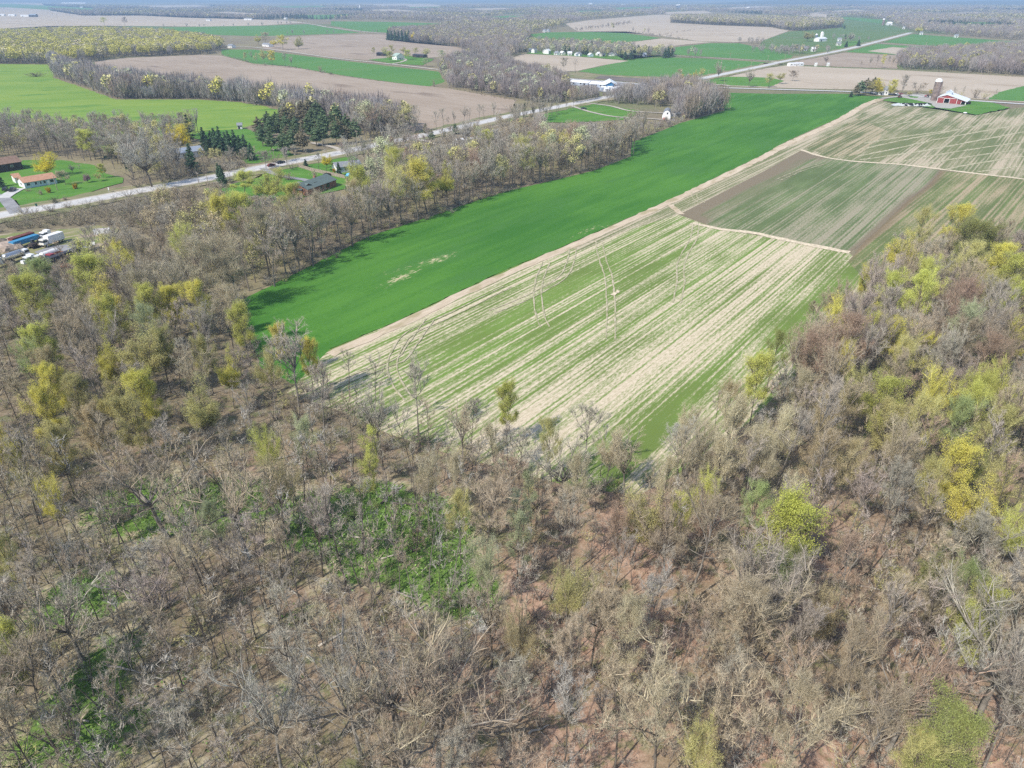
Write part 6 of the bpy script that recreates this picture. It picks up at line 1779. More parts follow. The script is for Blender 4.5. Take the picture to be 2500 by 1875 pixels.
building('mobile_home', 'white mobile home among trees beside the road', ((1114, 356), (1170, 350)), 4.6, 2.7, .6, M['white'], M['steel_roof'], 'mobile home', wins=HW, door=('f', .5, .9, 2.0, M['dark']), over=.2)
building('store', 'blue fronted store with a white roof gable beside the road', ((1474, 209), (1477, 217.5)), 11, 3.6, 2.6, M['greyblue_siding'], M['steel_roof'], 'store', door=('r', .65, 2.6, 2.4, M['dark']), wins=[('r', .25, 2.2, 1.3, 1.0)], over=.8, right_mat=M['store_blue'])
building('metal_shed', 'long low white roofed wing left of the blue fronted store', ((1438, 213), (1473, 215.5)), 10, 3.0, 1.9, M['greyblue_siding'], M['steel_roof'], 'shed', wins=[('f', .2, 2.0, 1.1, 1.2), ('f', .5, 2.0, 1.1, 1.2), ('f', .8, 2.0, 1.1, 1.2)], door=('f', .35, 1.2, 2.2, M['dark']))
building('metal_shed', 'long low white shed with a grey-blue wall, second left of the store', ((1391, 208), (1435, 211.5)), 9, 2.9, 1.7, M['greyblue_siding'], M['steel_roof'], 'shed', wins=[('f', .2, 2.0, 1.1, 1.2), ('f', .6, 2.0, 1.1, 1.2)], door=('f', .8, 2.4, 2.4, M['dark']))
building('metal_shed', 'low white shed behind bare trees at the left end of the parking lot', ((1336, 199), (1366, 201.5)), 9, 2.8, 1.6, M['greyblue_siding'], M['steel_roof'], 'shed', door=('f', .6, 2.4, 2.4, M['dark']), wins=[('f', .2, 1.6, 1.0, 1.2)])
for i, (px, py) in enumerate(((1326, 194), (1338, 206), (1350, 208), (1362, 206.5), (1372, 208.5), (1381, 205), (1395, 216), (1412, 218), (1428, 219), (1448, 221))):
    x, y, _ = at(px, py)
    o = empty('camper_trailer', (x, y, .4), R.uniform(-.6, .6), 'white camper trailer on the store parking lot, ' + (ORD[i] if 'ORD' in globals() else str(i)) + ' from left', 'camper', 'camper trailers on the parking lot')
    m = MB(); m.box((0, 0, .55), (6.5, 2.4, 2.3), top=(.95, .97)); m.build('body', M['white'] if i % 3 else M['greyblue_siding'], o)
    m = MB(); m.box((-1.4, -1.22, 1.6), (1.4, .05, .7)); m.build('window', M['glass'], o); m = MB(); m.box((1.2, -1.22, .7), (.8, .05, 1.8)); m.build('door', M['grey_roof'], o)
    for sx in (-.8, .3):
        m = MB(); m.tube([(sx, -1.2, .32), (sx, 1.2, .32)], .32, 8); m.build('wheel', M['tyre'], o)
WSHED = [(1474, 221, 5, 2.4), (1482, 224, 4, 2.2), (1490, 222.5, 5, 3.0), (1499, 223.5, 4, 2.4), (1508, 221, 6, 2.6), (1517, 220.5, 4, 2.3)]
for i, (px, py, L_, hh) in enumerate(WSHED):
    w_ = L_ / (depth(py) / FPX) / 2
    building('storage_shed', 'small white display shed in front of the store, ' + ['leftmost', 'second', 'third', 'fourth', 'fifth', 'rightmost'][i] + ' of six', ((px - w_, py), (px + w_, py - .4)), 3.4, hh, .8, M['white'] if i % 2 else M['greyblue_siding'],
             M['steel_roof'], 'shed', door=('f', .5, 1.2, 1.8, M['glass']), group='display sheds in front of the store', over=.2)
building('mobile_home', 'white mobile home alone at the edge of the tan field by the road', ((1928, 162), (1962, 161)), 6, 2.8, .9, M['white'], M['steel_roof'], 'mobile home', wins=HW, door=('f', .5, 1, 2, M['dark']), over=.2)
for i, px in enumerate((1992, 2022)):
    building('storage_shed', ('left' if i == 0 else 'right') + ' of two small white boxes right of the mobile home', ((px - 2.5, 162), (px + 2.5, 162)), 3, 3.2, .5, M['white'], M['steel_roof'], 'shed', door=('f', .5, 1.4, 2.2, M['cream']), group='small white sheds', over=.1)
farm = building('farmhouse', 'white farmhouse behind the two yellow round farm trees', ((2142, 232), (2168, 232.5)), 8, 4.6, 2.4, M['white'], M['grey_roof'], wins=[('f', .2, 1, 1.4, .9), ('f', .5, 1, 1.4, .9), ('f', .8, 1, 1.4, .9), ('f', .2, 1, 1.3, 3), ('f', .8, 1, 1.3, 3)], door=('f', .35, 1, 2.1, M['dark']), chimney=True)
building('farmhouse', 'white farmhouse with a pale green roof among the olive farm trees', ((958, 146), (969, 147)), 14, 5.2, 3.2, M['white'], plain('pale_green_roof', (.35, .44, .38), .6), wins=[('f', .3, 1.2, 1.5, 1.0), ('f', .7, 1.2, 1.5, 1.0), ('f', .5, 1.2, 1.4, 4.0), ('r', .3, 1.2, 1.4, 1.0), ('r', .7, 1.2, 1.4, 1.0)], door=('r', .5, 1.2, 2.2, M['dark']))
building('shed', 'dark open shed at the left of the white farmhouse', ((919, 136), (936, 137)), 9, 3.4, 1.2, M['brown_wall'], M['dark_roof'], 'shed', door=('f', .5, 6, 2.8, M['dark']))
building('shed', 'dark low shed behind trees right of the white farmhouse', ((1007, 140), (1033, 142)), 9, 3.2, 1.2, M['brown_wall'], M['dark_roof'], 'shed', door=('f', .5, 8, 2.6, M['dark']))
building('house', 'pale house hidden in the dark conifer clump', ((972, 97), (982, 98)), 9, 5, 2.6, M['white'], M['grey_roof'], wins=[('f', .3, 1.4, 1.5, 1.2), ('f', .7, 1.4, 1.5, 1.2)], door=('f', .5, 1.2, 2.2, M['dark']))
building('house', 'white house at the roadside group of golden trees', ((640, 113), (656, 114.5)), 9, 3.4, 2.0, M['white'], M['grey_roof'], wins=HW, door=('f', .5, 1, 2.1, M['dark']))
building('house', 'white house left of the golden trees on the gravel road', ((556, 117), (566, 117.5)), 9, 3.6, 2.2, M['white'], M['grey_roof'], wins=HW[:2], door=('f', .7, 1, 2.1, M['dark']))
VIL = [(1296, 129, 9, 'grey-blue', 'greyblue_siding', 'slate_roof'), (1308, 131.5, 7, 'white', 'white', 'grey_roof'), (1328, 131.5, 8, 'cream', 'cream', 'grey_roof'), (1342, 133, 6, 'white', 'white', 'steel_roof'), (1356, 133.5, 9, 'white', 'white', 'grey_roof'),
       (1369, 134, 7, 'cream', 'cream', 'steel_roof'), (1391, 135.5, 10, 'white', 'white', 'steel_roof'), (1405, 136, 7, 'grey', 'greyblue_siding', 'grey_roof'), (1418, 137, 5, 'white', 'white', 'grey_roof'), (1437, 137.5, 6, 'blue-white', 'blue_siding', 'steel_roof'),
       (1462, 138, 8, 'white', 'white', 'steel_roof'), (1474, 138, 8, 'cream', 'cream', 'slate_roof'), (1487, 138, 7, 'white', 'white', 'grey_roof'), (1508, 137, 8, 'white', 'white', 'brown_roof'), (1541, 134, 8, 'blue-white', 'blue_siding', 'slate_roof'), (1575, 138, 7, 'grey-blue', 'greyblue_siding', 'slate_roof')]
for i, (px, py, w_, word, wm, rm_) in enumerate(VIL):
    tall = i in (1, 3, 13)
    py += R.uniform(-2.2, .6); w_ *= R.uniform(.8, 1.15)
    building('village_house', f'small {word} house in the village row, {ORD[i]} from the left', ((px - w_ / 2, py), (px + w_ / 2, py + R.uniform(-1, 1.2))), R.uniform(6, 10), 4.6 if tall else R.uniform(2.3, 3.2), 2.2, M[wm], M[rm_], wins=[('f', .25, 1.1, 1.2, 1.0), ('f', .75, 1.1, 1.2, 1.0)], door=('f', .5, 1, 2.1, M['dark']), group='village houses')
FARH = [(1328, 79, 6, 'white far house beside yellow trees left of the village field', 'white', 'grey_roof'), (1337, 78, 4, 'narrow white far house at the edge of the village field', 'white', 'grey_roof'), (1524, 38, 5, 'grey far house before the far tan field', 'white', 'slate_roof'), (1610, 33, 8, 'white far barn left of the dairy farm', 'white', 'steel_roof'),
        (2050, 101, 9, 'white house in the bright green roadside yard', 'white', 'grey_roof'), (2048, 112, 10, 'white house with flower beds beside the road yard', 'cream', 'grey_roof'), (1986, 126, 9, 'white trailer house below the silos', 'white', 'steel_roof'), (1966, 124, 8, 'blue-roofed house among grey trees below the silos', 'greyblue_siding', 'slate_roof'),
        (2249, 85, 7, 'white house under the large yellow tree at the road end', 'white', 'grey_roof'), (2335, 92, 8, 'white house in front of the far right wood', 'white', 'grey_roof'), (2206, 71, 6, 'small white far house left of the large yellow tree', 'white', 'grey_roof'), (2308, 62, 6, 'white domed far building in the right woods', 'white', 'steel_roof'),
        (2355, 41, 9, 'pale far building among the right woods', 'white', 'greyblue_siding'), (2150, 29, 6, 'white far house above the pasture', 'white', 'steel_roof'), (1826, 20, 7, 'small white far house above the straight tree line', 'white', 'steel_roof'), (1980, 17, 8, 'white far house at upper right', 'white', 'steel_roof'),
        (508, 51, 9, 'white far house at the end of the tan field', 'white', 'grey_roof'), (605, 49, 18, 'long white far house at the tan field edge', 'white', 'grey_roof'), (696, 47, 5, 'white far house on the upper gravel road', 'white', 'grey_roof'), (828, 22, 5, 'white far house left of the white silo', 'white', 'steel_roof'), (803, 21, 7, 'low white far house left of the silo farm', 'white', 'steel_roof'),
        (865, 23, 6, 'white barn beside the far white silo', 'white', 'steel_roof'), (1220, 112, 9, 'pale house among conifers at the village end', 'greyblue_siding', 'slate_roof'), (1441, 10, 8, 'far white house near the horizon', 'white', 'steel_roof'), (1519, 13, 12, 'long white far shed near the horizon', 'white', 'steel_roof'), (579, 5, 9, 'white far house near the horizon at left', 'white', 'steel_roof')]
for (px, py, w_, lab, wm, rm_) in FARH:
    building('far_house', lab, ((px - w_ / 2, py), (px + w_ / 2, py + .1)), 10, 3.2 + (.0006 * depth(py)), 2.2, M[wm], M[rm_], wins=[('f', .3, 1.3, 1.5, 1.2), ('f', .7, 1.3, 1.5, 1.2)], door=('f', .5, 1.2, 2.2, M['dark']))
building('poultry_barn', 'very long white barn at the top left', ((150, 8.5), (208, 9)), 30, 9, 5, M['white'], M['steel_roof'], 'barn', door=('f', .1, 6, 6, M['dark']), wins=[('f', .5, 8, 2, 4)])
building('barn', 'dark barn with white sheds at the far left', ((71, 41.5), (88, 41.5)), 18, 8, 4, M['dark_roof'], M['slate_roof'], 'barn', door=('f', .5, 5, 5, M['dark']))
for i, (px, py, w_) in enumerate(((60, 41, 20), (28, 39.5, 16), (4, 39, 12), (198, 19, 6), (237, 18, 10))):
    building('shed', ['long white shed touching the far left dark barn', 'white shed left of the far dark barn', 'white shed at the far left edge', 'white gabled far shed below the long white barn', 'white far shed at the wood edge, upper left'][i], ((px - w_ / 2, py), (px + w_ / 2, py)), 14, 5, 2.5, M['white'], M['steel_roof'], 'shed', door=('f', .3, 4, 3, M['dark']))
for i, (px, py, w_) in enumerate(((1616, 23, 26), (1640, 23, 16), (1665, 25, 24), (1680, 23, 10))):
    building('dairy_barn', ['longest white far barn of the dairy farm', 'white far barn left of the dairy silos', 'white far barn below the dairy silos', 'small white far barn right of the dairy silos'][i], ((px - w_ / 2, py), (px + w_ / 2, py)), 22, 6, 3, M['white'], M['steel_roof'], 'barn', door=('f', .4, 6, 4, M['dark']), group='dairy farm barns')
building('barn', 'long white barn beside the white silos', ((1999, 102), (2018, 101)), 12, 5, 2.5, M['white'], M['steel_roof'], 'barn', door=('f', .3, 3.5, 3, M['dark']))
building('barn', 'white roofed barn beside the far brown silo', ((2167, 62), (2178, 62)), 14, 5.5, 4, M['white'], M['steel_roof'], 'barn', door=('f', .5, 3.5, 3, M['dark']))


def silo(label, foot, top, r, body, dome, bands=5, name='silo'):
    h = height_for(foot, top)
    x, y, _ = at(*foot)
    root = empty(name, (x, y, 0), 0, label, 'silo')
    pr_ = [(r, -.3)]
    for i in range(bands):
        z = (h - r) * (.12 + .82 * i / max(1, bands - 1))
        pr_ += [(r, z), (r + .06, z + .05), (r + .06, z + .2), (r, z + .25)]
    pr_.append((r, h - r * .95))
    b = MB(); b.lathe(pr_, 24); b.build('body', body, root)
    d = MB(); d.lathe([(r + .08, h - r * .97)] + [(r * 1.02 * math.cos(t), h - r * .95 + r * .95 * math.sin(t)) for t in (0, .3, .6, .9, 1.2, 1.5)], 24); d.build('dome', dome, root, True)
    ch = MB(); ch.box((r * .82, -r * .75, 0), (.9, .9, h - r * .9)); ch.build('chute', body, root)
    return root


silo('tall brown stave silo with a white dome beside the red barn', (2279, 246), 191, 2.75, M['silo'], M['steel_roof'], 7)
silo('white silo with a white dome on the pasture farm', (2004, 98), 77, 2.9, M['white'], M['steel_roof'])
silo('shorter blue-grey silo left of the white silo', (1992, 95), 82, 2.5, M['silo_blue'], M['steel_roof'])
silo('brown far silo at the top of the pasture', (2155, 62), 45, 3.6, M['silo'], M['steel_roof'])
silo('white far silo above the green fields', (879, 25), 13, 4.5, M['white'], M['steel_roof'])
silo('blue-grey dairy silo, left of a touching pair', (1652, 24), 11, 6.5, M['silo_blue'], M['steel_roof'])
silo('blue-grey dairy silo, right of a touching pair', (1657, 24), 10.5, 6.5, M['silo_blue'], M['steel_roof'])

# red barn: gabled front with a lean-to under one long roof
ba, bb = Vector(at(2286, 251.5)), Vector(at(2357, 256.5))
brot = math.atan2(bb.y - ba.y, bb.x - ba.x)
barn = empty('red_barn', (ba.x, ba.y, .3), brot, 'red barn with a bright white metal roof and dark open doorway', 'barn')
Wm, Wl, De = 15.0, (bb - ba).length, 23.0
prof = [(0, 4.3), (6.6, 6.7), (Wl, 2.3)]
m = MB()
zl = lambda x: 4.3 + (6.7 - 4.3) * x / 6.6 if x < 6.6 else 6.7 - (6.7 - 2.3) * (x - 6.6) / (Wl - 6.6)
d0, d1, dh = 5.3, 9.2, 3.7
for y in (0, De):
    q = [(0, y, -.4), (d0, y, -.4), (d0, y, dh), (d0, y, zl(d0)), (0, y, zl(0))]
    m.add(q, [(0, 1, 2, 3, 4)])
    m.add([(d0, y, dh), (d1, y, dh), (d1, y, zl(d1)), (6.6, y, 6.7), (d0, y, zl(d0))], [(0, 1, 2, 3, 4)])
    m.add([(d1, y, -.4), (Wm, y, -.4), (Wm, y, zl(Wm)), (d1, y, zl(d1)), (d1, y, dh)], [(0, 1, 2, 3, 4)])
m.add([(0, 0, -.4), (0, De, -.4), (0, De, 4.3), (0, 0, 4.3)], [(0, 1, 2, 3)])
m.add([(Wl, 0, 1.6), (Wl, De, 1.6), (Wl, De, 2.3), (Wl, 0, 2.3)], [(0, 1, 2, 3)])
m.build('wall', M['barn_red'], barn)
l = MB()
l.add([(Wm, .4, -.4), (Wm + 3.2, .4, -.4), (Wm + 3.2, .4, zl(Wm + 3.2)), (Wm, .4, zl(Wm))], [(0, 1, 2, 3)])
l.add([(Wm + 3.2, .4, 2.1), (Wl, .4, 2.0), (Wl, .4, 2.3), (Wm + 3.2, .4, zl(Wm + 3.2))], [(0, 1, 2, 3)])
l.build('lean_to_wall', M['barn_red'], barn)
inn = MB(); inn.box(((d0 + d1) / 2, 4.0, -.3), (d1 - d0 + .6, .1, 4.2)); inn.build('opening_shade', M['dark'], barn); inn = MB(); inn.box((Wm + 6.5, 4.5, -.3), (7, .1, 2.4)); inn.build('opening_shade', M['dark'], barn)  # near-black boards paint the shade inside both barn openings
tr = MB()
for x in (0.12, d0 - .15, d1 + .15, Wm - .12):
    tr.box((x, -.04, -.3), (.3, .1, (dh if d0 - 1 < x < d1 + 1 else zl(x)) + .2))
tr.box(((d0 + d1) / 2, -.045, dh), (d1 - d0 + .6, .1, .35))
tr.box((2.4, -.05, 4.05), (4.9, .1, .28)); tr.box((12.0, -.05, 4.05), (5.2, .1, .28))
for x in (Wm + 3.2, Wm + 6.4, Wl - .2):
    tr.box((x, .3, -.3), (.3, .2, 2.5))
tr.build('trim', M['white'], barn)
r = MB()
for (xa, za), (xb, zb) in (((-.6, 4.1), (6.6, 6.72)), ((6.6, 6.72), (Wl + .8, 2.15))):
    p = [(xa, -.7, za), (xb, -.7, zb), (xb, De + .7, zb), (xa, De + .7, za)]
    p += [(q[0], q[1], q[2] + .18) for q in p]
    r.add(p, [(3, 2, 1, 0), (4, 5, 6, 7), (0, 1, 5, 4), (1, 2, 6, 5), (2, 3, 7, 6), (3, 0, 4, 7)])
roof = r.build('roof', M['steel_roof'], barn)
cu = MB()
x0, x1, y0, y1 = 4.4, 8.8, 8.5, 13.5
cu.add([(x0, y0, 5.2), (x1, y0, 5.2), (x1, y1, 5.2), (x0, y1, 5.2), (x0, y0, 8.2), (x1, y0, 8.2), (x1, y1, 8.2), (x0, y1, 8.2), (6.6, y0, 9.6), (6.6, y1, 9.6)], [(0, 1, 5, 8, 4), (1, 2, 6, 5), (2, 3, 7, 9, 6), (3, 0, 4, 7)])
cuo = cu.build('cupola', M['greyblue_siding'], roof)
cr_ = MB()
for (xa, za), (xb, zb) in (((x0 - .5, 7.95), (6.6, 9.66)), ((6.6, 9.66), (x1 + .5, 7.95))):
    p = [(xa, y0 - .4, za), (xb, y0 - .4, zb), (xb, y1 + .4, zb), (xa, y1 + .4, za)]
    p += [(q[0], q[1], q[2] + .14) for q in p]
    cr_.add(p, [(3, 2, 1, 0), (4, 5, 6, 7), (0, 1, 5, 4), (1, 2, 6, 5), (2, 3, 7, 6), (3, 0, 4, 7)])
cr_.build('cupola_roof', M['steel_roof'], roof)

# white gambrel barn in the small wood
wa, wb = Vector(at(1616, 292)), Vector(at(1636, 292))
gh = height_for((1626, 292), 270)
wroot = empty('gambrel_barn', ((wa.x + wb.x) / 2, (wa.y + wb.y) / 2, .3), math.radians(-14), 'white round-topped barn end among bare trees by the gravel driveway', 'barn')
hw = (wb - wa).length / 2
pr = [(-hw, -.4), (-hw, gh * .42), (-hw * .82, gh * .72), (-hw * .45, gh * .93), (0, gh), (hw * .45, gh * .93), (hw * .82, gh * .72), (hw, gh * .42), (hw, -.4)]
m = MB()
m.add([(x, 0, z) for x, z in pr], [tuple(range(9))]); m.add([(x, 14, z) for x, z in pr], [tuple(range(9))[::-1]])
for s in (0, 7):
    m.add([(pr[s][0], 0, pr[s][1]), (pr[s + 1][0], 0, pr[s + 1][1]), (pr[s + 1][0], 14, pr[s + 1][1]), (pr[s][0], 14, pr[s][1])], [(0, 1, 2, 3)])
m.build('wall', M['white'], wroot)
m = MB()
for i in range(1, 7):
    (xa, za), (xb, zb) = pr[i], pr[i + 1]
    k = 1.03
    m.add([(xa * k, -.3, za + .1), (xb * k, -.3, zb + .1), (xb * k, 14.3, zb + .1), (xa * k, 14.3, za + .1)], [(0, 1, 2, 3)])
m.build('roof', M['grey_roof'], wroot)
m = MB(); m.box((hw * .2, -.05, gh * .55), (1.0, .08, 1.2)); m.build('window', M['glass'], wroot)
m = MB(); m.box((hw * .1, -.05, -.2), (2.2, .08, 2.4)); m.build('door', M['cream'], wroot)
building('shed', 'small white shed right of the white round-topped barn', ((1650, 287), (1660, 286)), 5, 2.6, 1.2, M['white'], M['slate_roof'], 'shed', door=('f', .5, 1.4, 2, M['dark']))


# ------------------------------------------------------------------ vehicles
def wheels(root, xs, half, r=.36, w=.24, name='wheel'):
    for x in xs:
        for s in (-1, 1):
            m = MB(); m.tube([(x, s * (half - w), r), (x, s * half, r)], r, 12); o = m.build(name, M['tyre'], root)
            h = MB(); h.tube([(x, s * (half - .02), r), (x, s * (half + .02), r)], r * .55, 10); h.build('rim', M['chrome'], o)


def car(label, foot, rot, paint, kind='car'):
    x, y, _ = at(*foot)
    root = empty('parked_pickup' if kind == 'pickup' else 'car', (x, y, .5), rot, label, 'pickup truck' if kind == 'pickup' else 'car')
    L = 5.4 if kind == 'pickup' else 4.7
    m = MB(); m.box((0, 0, .32), (L, 1.85, .55), top=(.98, .96)); m.box((L * .28, 0, .86), (L * .36, 1.72, .16), top=(.95, .92)); m.build('body', paint, root)
    c = MB()
    if kind == 'pickup': c.box((.35, 0, .87), (1.9, 1.72, .75), top=(.72, .86), shift=(-.08, 0)); c.box((-1.75, .86, .87), (1.8, .1, .4)); c.box((-1.75, -.86, .87), (1.8, .1, .4)); c.box((-2.65, 0, .87), (.08, 1.7, .4))
    else: c.box((-.35, 0, .87), (2.7, 1.7, .62), top=(.66, .84), shift=(-.1, 0))
    c.build('cabin', paint, root)
    g_ = MB(); g_.box((-.35 if kind != 'pickup' else .35, 0, .95), (2.55 if kind != 'pickup' else 1.8, 1.73, .46), top=(.75, .9), shift=(-.08, 0)); g_.build('windows', M['glass'], root)
    wheels(root, (-L * .3, L * .31), .93)
    return root


RD = az((626, 412.6), (736, 392))
car('dark red car driving on the road, nearer the wooden utility pole', (663, 408), RD, M['maroon'])
car('dark car driving on the road, ahead of the dark red one', (686, 401), RD, M['car_dark'])
car('dark car parked on the ranch house apron, nearer the edge', (14, 467), az((8, 486), (60, 462)) + .3, M['car_dark'])
car('dark pickup parked beside the white gable of the ranch house', (32, 468), az((8, 486), (60, 462)) + .1, M['car_dark'], 'pickup')
car('black vehicle parked behind the brick house roof', (798, 432), az((753, 480), (822, 455)), M['car_dark'])
car('black car on the pale driveway beside the road', (1425, 268), .2, M['car_dark'])
car('black car parked alone on the grey store lot', (1544, 210), .3, M['car_dark'])
car('red car parked in front of the white round-topped barn', (1622, 294), 1.0, M['car_red'])
car('dark blue car parked at the farmhouse, leftmost of three', (2183, 234), .4, M['car_dark'])
car('white car parked at the farmhouse, middle of three', (2189, 233), .4, M['car_white'])
car('red car parked at the farmhouse, rightmost of three', (2197, 232), .3, M['car_red'])
car('blue and white small boat-like car under a tarp by the grey-blue house', (854, 432), 1.2, M['blue_tarp'])


def tractor(label, foot, rot, paint):
    x, y, _ = at(*foot)
    root = empty('tractor', (x, y, .4), rot, label, 'tractor')
    m = MB(); m.box((.9, 0, .8), (2.2, .8, .9), top=(.95, .8)); m.box((-.5, 0, .7), (1.4, 1.0, .7)); m.build('body', paint, root)
    c = MB(); c.box((-.5, 0, 1.4), (1.3, 1.2, 1.2), top=(.85, .9)); c.build('cab', M['glass'], root)
    rf = MB(); rf.box((-.5, 0, 2.61), (1.4, 1.3, .12)); rf.build('roof', paint, root)
    wheels(root, (-.7,), 1.15, .85, .45); wheels(root, (1.6,), .9, .5, .3)
    return root


tractor('red tractor with a rake in the farmyard left of the silage heap', (2196, 240), .5, M['car_red'])
tractor('red tractor at the foot of the brown silo', (2262, 239), 2.4, M['car_red'])


def truck(label, foot, rot, kind, paint, L=7.5, name='truck'):
    x, y, _ = at(*foot)
    root = empty(name, (x, y, .45), rot, label, 'truck')
    m = MB(); m.box((0, 0, .75), (L, .9, .28)); m.build('chassis', M['dark_roof'], root)
    if kind != 'trailer' and kind != 'flat':
        c = MB(); c.box((L / 2 - 1.0, 0, 1.0), (1.9, 2.3, 1.9), top=(.85, .94), shift=(-.1, 0)); c.build('cab', paint, root)
        g_ = MB(); g_.box((L / 2 - .95, 0, 1.85), (1.75, 2.34, .7), top=(.9, .97), shift=(-.05, 0)); g_.build('windows', M['glass'], root)
    if kind == 'box':
        b = MB(); b.box((-1.1, 0, 1.05), (L - 2.5, 2.5, 2.6)); b.build('cargo_box', M['white'], root)
    elif kind == 'tank':
        b = MB(); xs = [-L / 2, -L / 2 + .35, L / 2 - 2.6, L / 2 - 2.25]; b.tube([(q, 0, 2.15) for q in xs], [.75, 1.15, 1.15, .75], 16); b.build('tank', M['chrome'] if 'bright' in label else M['white'], root, False)
    elif kind == 'trailer':
        b = MB(); b.box((0, 0, 1.05), (L, 2.5, 1.5)); b.box((0, 0, 2.55), (L - .3, 2.2, .1)); b.build('trailer_body', paint, root)
    elif kind == 'flat':
        b = MB(); b.box((0, 0, 1.05), (L, 2.4, .25)); b.box((L / 2 - .1, 0, 1.3), (.12, 2.4, 1.1)); b.build('deck', paint, root)
    elif kind == 'tractor':
        b = MB(); b.box((L / 2 - 2.6, 0, 1.0), (1.4, 2.3, 2.3)); b.box((L / 2 + .4, 0, 1.0), (1.3, 1.6, 1.0), top=(.9, .85)); b.build('sleeper_cab', paint, root)
    elif kind == 'dump':
        b = MB()
        for c_, s_ in (((-1.2, 0, 1.05), (L - 2.6, 2.4, .15)), ((-1.2, 1.15, 1.2), (L - 2.6, .1, 1.2)), ((-1.2, -1.15, 1.2), (L - 2.6, .1, 1.2)), ((L / 2 - 2.55, 0, 1.2), (.1, 2.2, 1.4)), ((-L / 2 + .1, 0, 1.2), (.1, 2.2, 1.1))): b.box(c_, s_)
        b.build('dump_bed', M['rust'], root)
    wheels(root, [-L * .38, -L * .24] + ([L * .36] if kind not in ('trailer', 'flat') else []), 1.2, .5, .32)
    return root


YR = az((130, 640), (180, 622))
truck('white box truck with a cream cab standing in the middle of the yard', (131, 599), YR + math.pi, 'box', M['cream'], 9)
truck('white topped old truck behind the white box truck', (123, 584), YR + math.pi, 'tractor', M['white'], 6)
truck('faded blue trailer in front of the maroon container', (65, 601), YR, 'trailer', M['trailer_blue'], 10.5, 'trailer')
truck('white semi truck in the row at the left edge', (10, 652), YR + math.pi, 'tractor', M['car_white'], 7.5)
truck('bright metal tank truck at the left of the yard', (44, 638), YR, 'tank', M['car_white'], 9)
truck('white truck with a bare chassis left of the black trailer', (88, 644), YR + math.pi, 'tractor', M['car_white'], 7)
truck('white tank truck in the row before the black trailer', (119, 639), YR + math.pi, 'tank', M['car_white'], 8.5)
truck('red dump truck in front of the black trailer', (141, 638), YR + math.pi, 'dump', M['car_red'], 6)
truck('long black trailer at the right end of the truck row', (163, 637), YR, 'trailer', M['dark_roof'], 13, 'trailer')
truck('white flat trailer beside the grey gravel patch', (205, 617), YR, 'flat', M['white'], 9, 'trailer')
truck('white semi truck at the very left edge of the yard', (-8, 640), YR + math.pi + .3, 'tractor', M['car_white'], 7.5)
x, y, _ = at(251, 572)
dr = empty('dumpster', (x, y, .35), YR + math.pi - .9, 'white open-topped steel container alone on the green grass', 'container')
m = MB()
for c_, s_ in (((0, 0, .1), (5.5, 2.4, .12)), ((0, 1.15, .22), (5.5, .12, 1.5)), ((0, -1.15, .22), (5.5, .12, 1.5)), ((2.7, 0, .22), (.12, 2.2, 1.5)), ((-2.7, 0, .22), (.12, 2.2, 1.5))): m.box(c_, s_)
m.build('body', M['white'], dr)
m = MB(); m.box((0, 0, .23), (5.2, 2.1, .5)); m.build('contents', M['rust'], dr)
x, y, _ = at(57, 591)
mc = empty('container', (x, y, .35), YR, 'maroon rusty container behind the faded blue trailer', 'container')
m = MB(); m.box((0, 0, 0), (9, 2.4, 2.3))
for i in range(17): m.box((-4.2 + i * .525, -1.22, .1), (.2, .06, 2.1))
m.build('body', M['maroon'], mc)
m = MB(); m.box((4.53, 0, .1), (.06, 2.2, 2.1)); m.build('door', M['rust'], mc)


def machine(label, foot, rot, paint):
    x, y, _ = at(*foot)
    root = empty('excavator', (x, y, .35), rot, label, 'digger')
    t = MB()
    for s in (-1, 1): t.box((0, s * .95, 0), (3.0, .5, .7), top=(.85, 1))
    t.build('tracks', M['tyre'], root)
    b = MB(); b.box((-.4, 0, .75), (2.2, 2.2, 1.0)); b.build('body', paint, root)
    c = MB(); c.box((.3, .6, 1.75), (1.1, 1.0, 1.1), top=(.85, .9)); c.build('cab', M['glass'], root)
    a = MB(); a.tube([(.7, -.3, 1.5), (2.8, -.3, 3.2), (4.4, -.3, 1.6)], [.2, .22, .15], 6); a.build('arm', paint, root)
    k = MB(); k.box((4.4, -.3, .7), (.7, .9, .9), top=(.7, 1)); k.build('bucket', M['rust'], root)
    return root


machine('dark digger right of the faded blue trailer', (86, 607), YR, M['brown_wall'])
machine('yellow-brown digger half hidden by trees right of the yard', (298, 617), 2.5, M['yellow_machine'])
# scrap, rocks, bin, letterbox
for i, (px, py, w_) in enumerate(((150, 655, 5), (125, 660, 6), (168, 652, 4), (100, 663, 4), (30, 668, 4))):
    x, y, _ = at(px, py)
    m = MB()
    for k in range(14):
        m.box((R.gauss(0, w_ * .3), R.gauss(0, w_ * .12), R.uniform(0, .4)), (R.uniform(.3, 2.2), R.uniform(.2, .8), R.uniform(.1, .6)), R.uniform(0, 3.1))
    o = m.build('scrap_heap', M['rust'] if i % 2 == 0 else M['maroon']); o.location = (x, y, .33); o.rotation_euler = (0, 0, YR)
    tag(o, 'heap of rusty scrap metal below the truck row, ' + ['second from right', 'third from left', 'rightmost', 'second from left', 'leftmost'][i], 'scrap heap', 'rusty scrap heaps')


